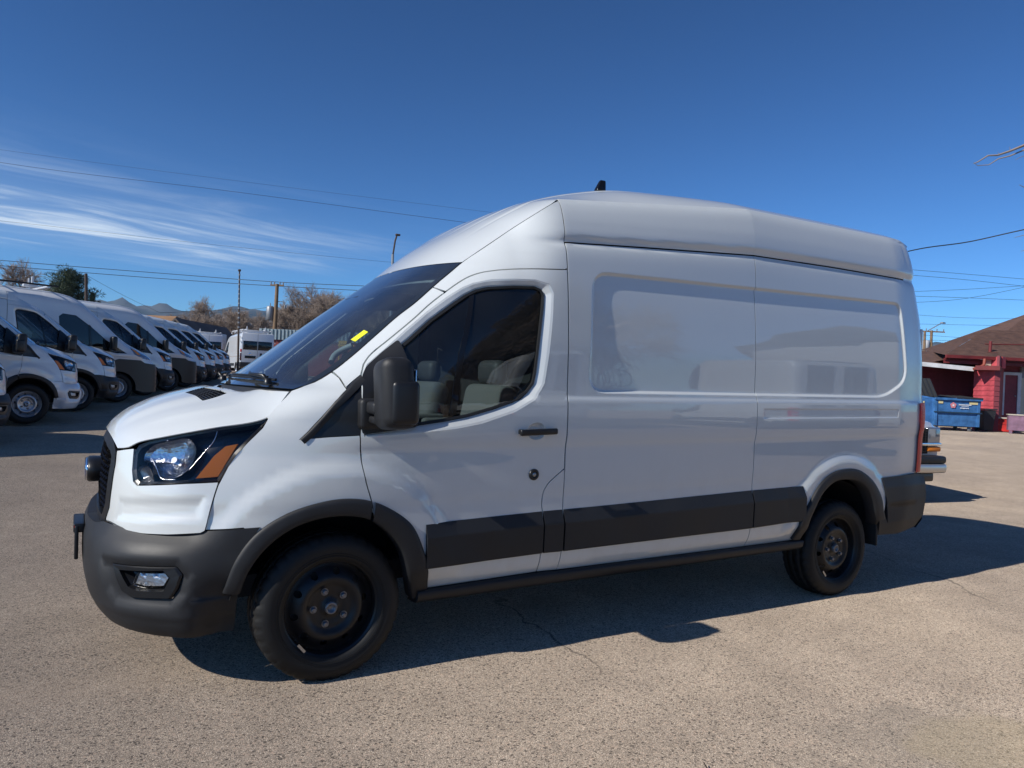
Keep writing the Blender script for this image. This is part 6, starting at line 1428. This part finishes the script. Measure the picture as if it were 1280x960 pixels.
# recessed wall with door
dz = 36.0; w0 = L3(1248, 0, dz); w1 = L3(1276, 0, dz)
wallbox('recess_wall', w0[0], w0[1], w1[0] + .1, w1[1], 0, z3, .15, MAR_SHADE)
wallbox('recess_side_wall', cr_[0], cr_[1], w0[0] + .3, w0[1], 0, z3, .1, MAR_SHADE)
d0 = L3(1252.5, 0, dz); d1 = L3(1272.5, 0, dz); zb = lz(1258, 519, dz) - GZ; zt = lz(1258, 467.5, dz) - GZ
b = MB(); b.box(((d0[0] + d1[0])/2, d0[1] - .05, (zb + zt)/2), (d1[0] - d0[0] - .14, .05, zt - zb - .1)); dr_ = bpart('door', b, MAR_SHADE)
for x in (d0[0], d1[0]): b = MB(); b.box((x, d0[1] - .08, (zb + zt)/2), (.13 if x == d0[0] else .17, .08, zt - zb)); bpart('door_frame', b, WTRIM)
b = MB(); b.box(((d0[0] + d1[0])/2, d0[1] - .083, zt + .02), (d1[0] - d0[0] + .18, .08, .14)); bpart('door_frame', b, WTRIM)
b = MB(); b.lathe([(0, -.05), (.035, -.04), (.03, 0)], (d1[0] - .18, d0[1] - .08, zb + .95), 'y', 12); link('door_knob', b._mk('door_knob'), METAL, dr_)
# cream siding wing at the right
e0 = L3(1275.5, 0, 35.95); e1 = L3(1330, 0, 35.95); planks(e0[0], e0[1], e1[0], e1[1], .3, z3 - .9, .13, CREAM, 'plank'); planks(e0[0], e0[1], e1[0], e1[1], z3 - .9, z3, .15, SHG, 'plank'); wallbox('wing_wall', e0[0], e0[1], e1[0], e1[1], 0, z3, .12, CREAM)
# back wall under the lean-to
f0 = L3(1120, 0, 38.5); f1 = L3(1222, 0, 38.5); zf = lz(1180, 452, 38.5) - GZ
planks(f0[0], f0[1], f1[0], f1[1], 0, zf, .30, MAR_SHADE); wallbox('back_wall', f0[0], f0[1], f1[0], f1[1], 0, zf, .2, MAR_SHADE); wallbox('side_wall', f1[0], f1[1], cl[0] + .3, cl[1] + .1, 0, zf, .2, MAR_SHADE)
# lean-to roof with pale fascia
g0 = L3(1105, 448.5, 35.5); g1 = L3(1216, 459.5, 34.8); h0 = L3(1105, 433, 40); h1 = L3(1224, 446, 40)
b = MB(); b.add([g0, g1, h1, h0, (g0[0], g0[1], g0[2] - .12), (g1[0], g1[1], g1[2] - .12), (h1[0], h1[1], h1[2] - .12), (h0[0], h0[1], h0[2] - .12)], [(0, 1, 2, 3), (7, 6, 5, 4), (0, 4, 5, 1), (1, 5, 6, 2)]); bpart('lean_to_roof', b, SHBR)
b = MB(); v = Vector(g1) - Vector(g0); b.box((Vector(g0) + Vector(g1))/2 + Vector((0, -.03, -.07)), (v.length, .05, .20), v.to_track_quat('X', 'Z').to_matrix()); bpart('fascia', b, WTRIM)
# main eave, gutter, hipped shingle roof and the taller gable behind
e_a = L3(1180, 443.5, 35.0); e_b = L3(1380, 453, 35.0)
rl = L3(1229, 412.5, 40.5); rr = L3(1400, 414, 40.5)
def shingle_roof(name, A, B, C_, D_, rows=13):
    """quad A(eave l) B(eave r) C(ridge r) D(ridge l) laid in overlapping courses"""
    A, B, C_, D_ = map(Vector, (A, B, C_, D_)); n = (B - A).cross(D_ - A).normalized(); n = n if n.z > 0 else -n; b = MB(); V = []; F = []
    for k in range(rows):
        t0, t1 = k/rows, (k + 1)/rows + .004; p0, p1 = A.lerp(D_, t0) + n*.016, B.lerp(C_, t0) + n*.016; q0, q1 = A.lerp(D_, t1), B.lerp(C_, t1); i = len(V); V += [p0, p1, q1, q0, p0 - n*.018, p1 - n*.018]; F += [(i, i+1, i+2, i+3), (i+4, i+5, i+1, i)]
    b.add(V, F); o = bpart(name, b, SHBR); return o
shingle_roof('main_roof', e_a, e_b, rr, rl, 34)
hl = L3(1150, 437, 46); shingle_roof('hip_roof', hl, e_a, rl, (rl[0], rl[1] + .1, rl[2]), 30)
b = MB(); v = Vector(e_b) - Vector(e_a); b.box((Vector(e_a) + Vector(e_b))/2 + Vector((0, -.06, -.06)), (v.length, .14, .15), v.to_track_quat('X', 'Z').to_matrix()); bpart('gutter', b, TRIMR)
b = MB(); b.box((Vector(e_a) + Vector(e_b))/2 + Vector((0, .10, -.26)), (v.length, .06, .24), v.to_track_quat('X', 'Z').to_matrix()); bpart('gutter_board', b, TRIMR)
b = MB(); sof = [e_a, e_b, (e_b[0], e_b[1] + 2.5, e_b[2] - .2), (e_a[0], e_a[1] + 2.5, e_a[2] - .2)]; b.add([(x, y, z - .22) for x, y, z in sof], [(0, 1, 2, 3)]); bpart('soffit', b, TRIMR)
u0 = L3(1247, 420, 46); u1 = L3(1380, 428, 46); ur = L3(1330, 380, 52); ul = L3(1288, 389, 52); shingle_roof('upper_roof', u0, u1, ur, ul, 26)
b = MB(); b.add([u0, ul, (u0[0] + .2, u0[1] + 6, u0[2])], [(0, 1, 2)]); bpart('upper_hip', b, SHBR)
# downspout, vent pipe and rail on the roof
P = [L3(1229.5, 449, 34.8), L3(1229, 456, 34.7), L3(1226, 458, 34.7), L3(1216, 461.5, 34.7)]; b = MB(); b.tube(P, .07, 8); bpart('downspout', b, mat('rusty_red_pipe', (.30, .07, .045), .6))
p = L3(1235.5, 441.5, 35.9); p2 = L3(1236, 426.5, 35.9); b = MB(); b.tube([p, p2], .07, 8); b.box(p, (.5, .4, .06)); bpart('vent_pipe', b, TRIMR)
P = [L3(1229, 430, 37.2), L3(1300, 431, 37.2)]; b = MB(); b.tube(P, .025, 6); bpart('roof_rail', b, TRIMR)
# steps and planter box
s0 = L3(1240, 0, 34.2); s1 = L3(1262, 0, 34.2); zs = lz(1250, 521.5, 34.2) - GZ
st = empty('red_steps', BO + RH*s0[0] + FH*s0[1], (0, 0, YAW - .45)); tag(st, 'bright red wooden step block below the recessed door', 'steps'); sw = .92
b = MB(); b.box((sw/2, .40, zs - .03), (sw + .1, .9, .06)); link('tread', b._mk('tread'), STONE, st)
for k in range(2): b = MB(); b.box((sw/2, .02, zs*.27 + k*zs*.46), (sw, .06, zs*.44)); link('board', b._mk('board'), REDS, st)
b = MB(); b.box((.02, .43, zs/2 - .04), (.05, .74, zs - .10)); link('side_board', b._mk('side_board'), REDS, st)
q0 = L3(1262, 0, 32.9); zz = lz(1270, 518, 32.9) - GZ
pb = empty('purple_box', BO + RH*q0[0] + FH*q0[1], (0, 0, YAW - .50)); tag(pb, 'faded purple wooden box on short feet at the right edge', 'box')
b = MB(); b.box((.7, .35, zz/2 + .05), (1.36, .68, zz - .18)); link('box', b._mk('box'), PURP, pb); b = MB(); b.box((.7, .35, zz - .02), (1.42, .74, .05)); link('lid', b._mk('lid'), STONE, pb)
for x in (.12, 1.28): b = MB(); b.box((x, .08, .06), (.12, .12, .14)); link('foot', b._mk('foot'), PURP, pb)
b = MB(); b.rbox((.95, .35, zz + .06), (.5, .4, .10), .05, n=3); link('cushion', b._mk('cushion'), NEARBLK, pb)
# ------------------------------------------------------------------ dumpster
BLU = mat('blue_dumpster_steel', (.050, .165, .38), .5, var=(3.5, .35), bump=(8, .4, .01)); LID = mat('black_lid_plastic', (.035, .037, .04), .45); DKB = mat('dark_blue_steel', (.02, .05, .09), .5)
dB = groundpt(1198, 33.0); D = empty('dumpster', dB, (0, 0, YAW - .06)); tag(D, 'blue steel dumpster with one black lid thrown open by the red wall', 'dumpster')
wd, dh, z0d = 1.90, 1.22, .22
def dpart(n, b, m, par=None): return link(n, b._mk(n), m, par or D)
b = MB(); b.add([(-wd/2, 0, z0d), (wd/2, 0, z0d), (wd/2, 1.5, z0d), (-wd/2, 1.5, z0d), (-wd/2 - .04, -.06, z0d + dh), (wd/2 + .04, -.06, z0d + dh), (wd/2 + .04, 1.6, z0d + dh + .12), (-wd/2 - .04, 1.6, z0d + dh + .12)], [(3, 2, 1, 0), (0, 1, 5, 4), (1, 2, 6, 5), (2, 3, 7, 6), (3, 0, 4, 7)]); dpart('body', b, BLU)
b = MB(); b.add([(-wd/2 - .5, .25, z0d + .0), (-wd/2, .25, z0d), (-wd/2, 1.3, z0d), (-wd/2 - .5, 1.3, z0d), (-wd/2 - .5, .2, z0d + dh), (-wd/2, .2, z0d + dh), (-wd/2, 1.4, z0d + dh), (-wd/2 - .5, 1.4, z0d + dh)], [(3, 2, 1, 0), (0, 1, 5, 4), (2, 3, 7, 6), (3, 0, 4, 7), (4, 5, 6, 7)]); dpart('side_pocket', b, BLU)
for z, hh in ((z0d + dh - .02, .10), (z0d + dh*.50, .05)): b = MB(); b.box((0, -.09 + .03*(z < 1), z), (wd + .14, .10, hh)); dpart('rib', b, BLU if hh > .08 else DKB)
for x in (-wd/2, -.32, .32, wd/2 - .06): b = MB(); b.box((x, -.05, z0d + dh/2), (.06 if abs(x) < .5 else .10, .06, dh)); dpart('rib', b, BLU if abs(x) > .5 else DKB) if abs(x) > .5 else None
b = MB(); b.grid([[(x, y, z0d + dh + .05 + .10*(y + .1)/1.7 + .02*math.sin(x*22)) for x in np.linspace(-.10, wd/2 + .08, 30)] for y in (-.14, .7, 1.62)], False); b.add([(-.10, -.14, z0d + dh + .0), (wd/2 + .08, -.14, z0d + dh + .0), (wd/2 + .08, -.14, z0d + dh + .08), (-.10, -.14, z0d + dh + .08)], [(0, 1, 2, 3)]); dpart('lid', b, LID)
b = MB(); rows = []
for t in (0, 1): rows.append([(-wd/2 - .15 + .98*s_ + (.0 - .22*t), 1.45 + .35*t, z0d + dh + .05 + .86*t + .0) for s_ in np.linspace(0, 1, 31)])
rows = [[(x, y - .035*(1 if (i//3) % 2 else -1), z) for i, (x, y, z) in enumerate(r)] for r in rows]; b.grid(rows, False); dpart('open_lid', b, LID)
for x in (-.80, .62):
    for y in (.15, 1.3):
        b = MB(); b.lathe([(0, -.05), (.07, -.05), (.09, -.03), (.09, .03), (.07, .05), (0, .05)], (x, y, .09), 'y', 18); b.box((x, y, .19), (.10, .12, .06)); dpart('caster', b, GALV)
# flower emblem, illegible white print, warning stickers
PINK = mat('pink_print', (.70, .25, .27), .6); WPR = mat('white_print', (.75, .77, .80), .6); STK = mat('yellow_print', (.72, .60, .30), .6)
b = MB(); cx_, cz_ = -.22, z0d + dh*.76; yq = -.155 + .08
for k in range(5):
    a = PI/2 + k*2*PI/5; b.add([(cx_ + .075*math.cos(a) + .060*math.cos(w), yq, cz_ + .075*math.sin(a) + .060*math.sin(w)) for w in np.linspace(0, 2*PI, 12, endpoint=False)], [tuple(range(12))])
b.v = [(x, yq - .002*(i//12), z) for i, (x, y, z) in enumerate(b.v)]; em_ = dpart('emblem_print', b, PINK)
b = MB(); b.add([(cx_ + .045*math.cos(w), yq - .014, cz_ + .045*math.sin(w)) for w in np.linspace(0, 2*PI, 12, endpoint=False)], [tuple(range(12))]); dpart('emblem_centre', b, WPR)
rg = np.random.default_rng(3)
for zoff, x0, x1, hh in ((.035, .02, .52, .055), (-.03, .14, .40, .030), (-.115, .08, .46, .055)):
    x = x0; b = MB()
    while x < x1: w_ = rg.uniform(.022, .045); b.box((x + w_/2, yq - .001, cz_ + zoff + rg.uniform(-.004, .004)), (w_, .004, hh*rg.uniform(.7, 1))); x += w_ + .010
    o = dpart('lettering', b, WPR); o['kind'] = 'stuff'
for x, w_ in ((-.76, .20), (.66, .38)): b = MB(); b.box((x, yq, z0d + dh*.86), (w_, .004, .12)); dpart('warning_sticker', b, STK)
b = MB(); b.box((-wd/2 - .42, .192, z0d + dh*.72), (.07, .004, .36)); dpart('warning_sticker', b, STK)
# black wheeled bin right of the dumpster
wb_ = groundpt(1234, 33.9); WB = empty('wheeled_bin', wb_, (0, 0, YAW)); tag(WB, 'black wheeled bin with open lid between dumpster and red steps', 'bin')
b = MB(); b.add([(-.20, -.22, .05), (.20, -.22, .05), (.20, .25, .05), (-.20, .25, .05), (-.28, -.30, .98), (.28, -.30, .98), (.28, .34, .98), (-.28, .34, .98)], [(3, 2, 1, 0), (0, 1, 5, 4), (1, 2, 6, 5), (2, 3, 7, 6), (3, 0, 4, 7)]); link('body', b._mk('body'), LID, WB)
b = MB(); b.box((0, .02, 1.02), (.62, .70, .06)); link('lid', b._mk('lid'), LID, WB)
for x in (-.24, .24): b = MB(); b.lathe([(0, -.03), (.10, -.03), (.10, .03), (0, .03)], (x, .28, .10), 'x', 14); link('wheel', b._mk('wheel'), NEARBLK, WB)
# ------------------------------------------------------------------ passenger van behind the tail of the big van
def express():
    """boxy long-nosed van facing the camera side: local -y is its front"""
    c = Vector((9.86, 1.75, .06)); yaw = math.radians(-8); E_ = empty('passenger_van', (c.x - .98, c.y + .9, .06), (0, 0, yaw)); tag(E_, 'white long-nosed van with chrome grille half hidden behind the big van tail', 'van')
    def ep(n, b, m, both=False, par=None): 
        o = link(n, b._mk(n), m, par or E_); return o
    # body: stations along y (front at -.9), width 2.0, nose slopes
    st = [(-.86, .62, 1.02, .93), (-.80, .55, 1.10, .96), (-.55, .5, 1.17, .985), (0, .48, 1.25, 1.0), (.55, .48, 1.33, 1.0), (1.15, .48, 1.98, 1.0), (1.5, .48, 2.08, 1.0), (4.9, .48, 2.10, 1.0)]
    rows = []
    for y, zb_, zt_, w in st:
        tum = .0 if zt_ < 1.5 else .14
        pts = [(-w, zb_), (-w, .8), (-w*.995, zt_ - .12 if zt_ < 1.5 else 1.25), (-w + tum*.8 + .03, zt_ - .07), (-w + tum + .12, zt_ - .01), (-.4, zt_ + .03)]; pts = pts + [(-x, z) for x, z in pts[::-1]]; rows.append([(x, y, z) for x, z in pts])
    b = MB(); b.grid(rows, True); b.add(rows[0], [tuple(range(len(rows[0])))]); b.add(rows[-1], [tuple(range(len(rows[0])))[::-1]]); body = ep('body', b, PAINT2)
    b = MB(); b.add([(-.82, .60, 1.385), (.82, .60, 1.385), (.74, 1.12, 1.96), (-.74, 1.12, 1.96)], [(0, 1, 2, 3)]); b.v = [(x, y - .02, z + .02) for x, y, z in b.v]; ep('windscreen', b, GLASSD)
    for s_ in (-1, 1):
        b = MB(); b.box((s_*.955, 2.9, 1.62), (.02, 3.3, .44)); ep('side_window', b, GLASSD)
        b = MB(); b.rbox((s_*.80, -.87, .905), (.27, .07, .25), .03, n=3); h_ = ep('headlamp', b, MATS['pm_lamp'])
        b = MB(); b.rbox((s_*.80, -.885, .715), (.27, .07, .07), .02, n=2); ep('indicator', b, AMBERM)
        b = MB(); b.rbox((s_*1.12, .75, 1.35), (.20, .10, .28), .03, n=3); b.tube([(s_*.98, .75, 1.28), (s_*1.08, .75, 1.30)], .02, 6); ep('mirror', b, PLASTD)
        for y in (0., 3.5): b = MB(); b.lathe([(.20, -.11), (.33, -.11), (.36, -.07), (.36, .07), (.33, .11), (.20, .11)], (s_*.86, y, .36), 'x', 36); w_ = ep('tyre', b, TYRE); b = MB(); b.lathe([(0, s_*.06), (.15, s_*.08), (.205, s_*.11)], (s_*.86, y, .36), 'x', 24); ep('rim', b, SILVER)
    b = MB(); b.box((0, -.875, .83), (1.36, .05, .36)); g_ = ep('grille', b, NEARBLK)
    for k in range(9): b = MB(); b.box((0, -.903, .68 + k*.036), (1.30, .008, .008)); link('grille_bar', b._mk('grille_bar'), PLASTD, g_)
    for k in range(26): b = MB(); b.box((-.63 + k*.05, -.905, .83), (.008, .008, .32)); link('grille_bar', b._mk('grille_bar'), PLASTD, g_)
    for z, hh in ((.785, .045),): b = MB(); b.rbox((0, -.915, z), (1.86, .03, hh), .012, n=2); link('grille_bar', b._mk('grille_bar'), CHROME, g_)
    b = MB(); b.rbox((0, -.93, .45), (1.90, .20, .14), .05, n=3); ep('bumper', b, MATS['bumper_chrome'])
    b = MB(); b.rbox((0, -.91, .57), (1.88, .22, .11), .04, n=3); ep('bumper_cap', b, PLAST)
    b = MB(); b.rbox((0, -.90, .32), (1.55, .10, .13), .03, n=2); ep('air_dam', b, PLASTD)
    b = MB(); b.box((0, 2., .45), (1.8, 5.6, .12)); ep('underbody', b, NEARBLK)
mat('bumper_chrome', (.62, .60, .56), .28, metal=.75)
express()
# ------------------------------------------------------------------ what stands behind the photographer (it shows in the paint and glass)
tree('near', (8.5, -16., 0), 1.1, 1.0, 'big bare tree behind the photographer, mirrored in the side window', None, seed=12, H=11, spread=.8, levels=5, kid=2.6, trunks=2, r0=.26)
copy_van((3.5, -13.5, 0), PI/2 + .2, 'white van behind the photographer mirrored in the side panel, left one', medium=True)
copy_van((7.5, -14.5, 0), PI/2 + .15, 'white van behind the photographer mirrored in the side panel, right one', medium=True)
copy_van((13.2, -11.5, 0), PI/2 + .3, 'white van behind the photographer nearest to the metal shed', medium=True)
shed = empty('metal_shed', (34, -24, 0), (0, 0, math.radians(-40))); tag(shed, 'long pale ribbed metal shed behind the photographer, mirrored in the rear panel', 'shed')
SHEDM = mat('pale_ribbed_metal', (.50, .50, .48), .6, var=(.4, .12))
b = MB()
for k in range(72): b.box((-18 + k*.5, 3.05, 2.3), (.22, .12, 4.4))
b.box((0, 0, 2.3), (36, 6, 4.5)); o = link('ribbed_wall', b._mk('ribbed_wall'), SHEDM, shed); o['kind'] = 'stuff'
b = MB(); b.add([(-18.4, 3.5, 4.5), (18.4, 3.5, 4.5), (18.4, 0, 5.6), (-18.4, 0, 5.6), (-18.4, -3.5, 4.5), (18.4, -3.5, 4.5)], [(0, 1, 2, 3), (3, 2, 5, 4)]); link('roof', b._mk('roof'), SHG, shed)
for x in (-9, 2, 11): b = MB(); b.box((x, 3.15, 1.5), (3.2, .08, 3.0)); link('door', b._mk('door'), SHD, shed)
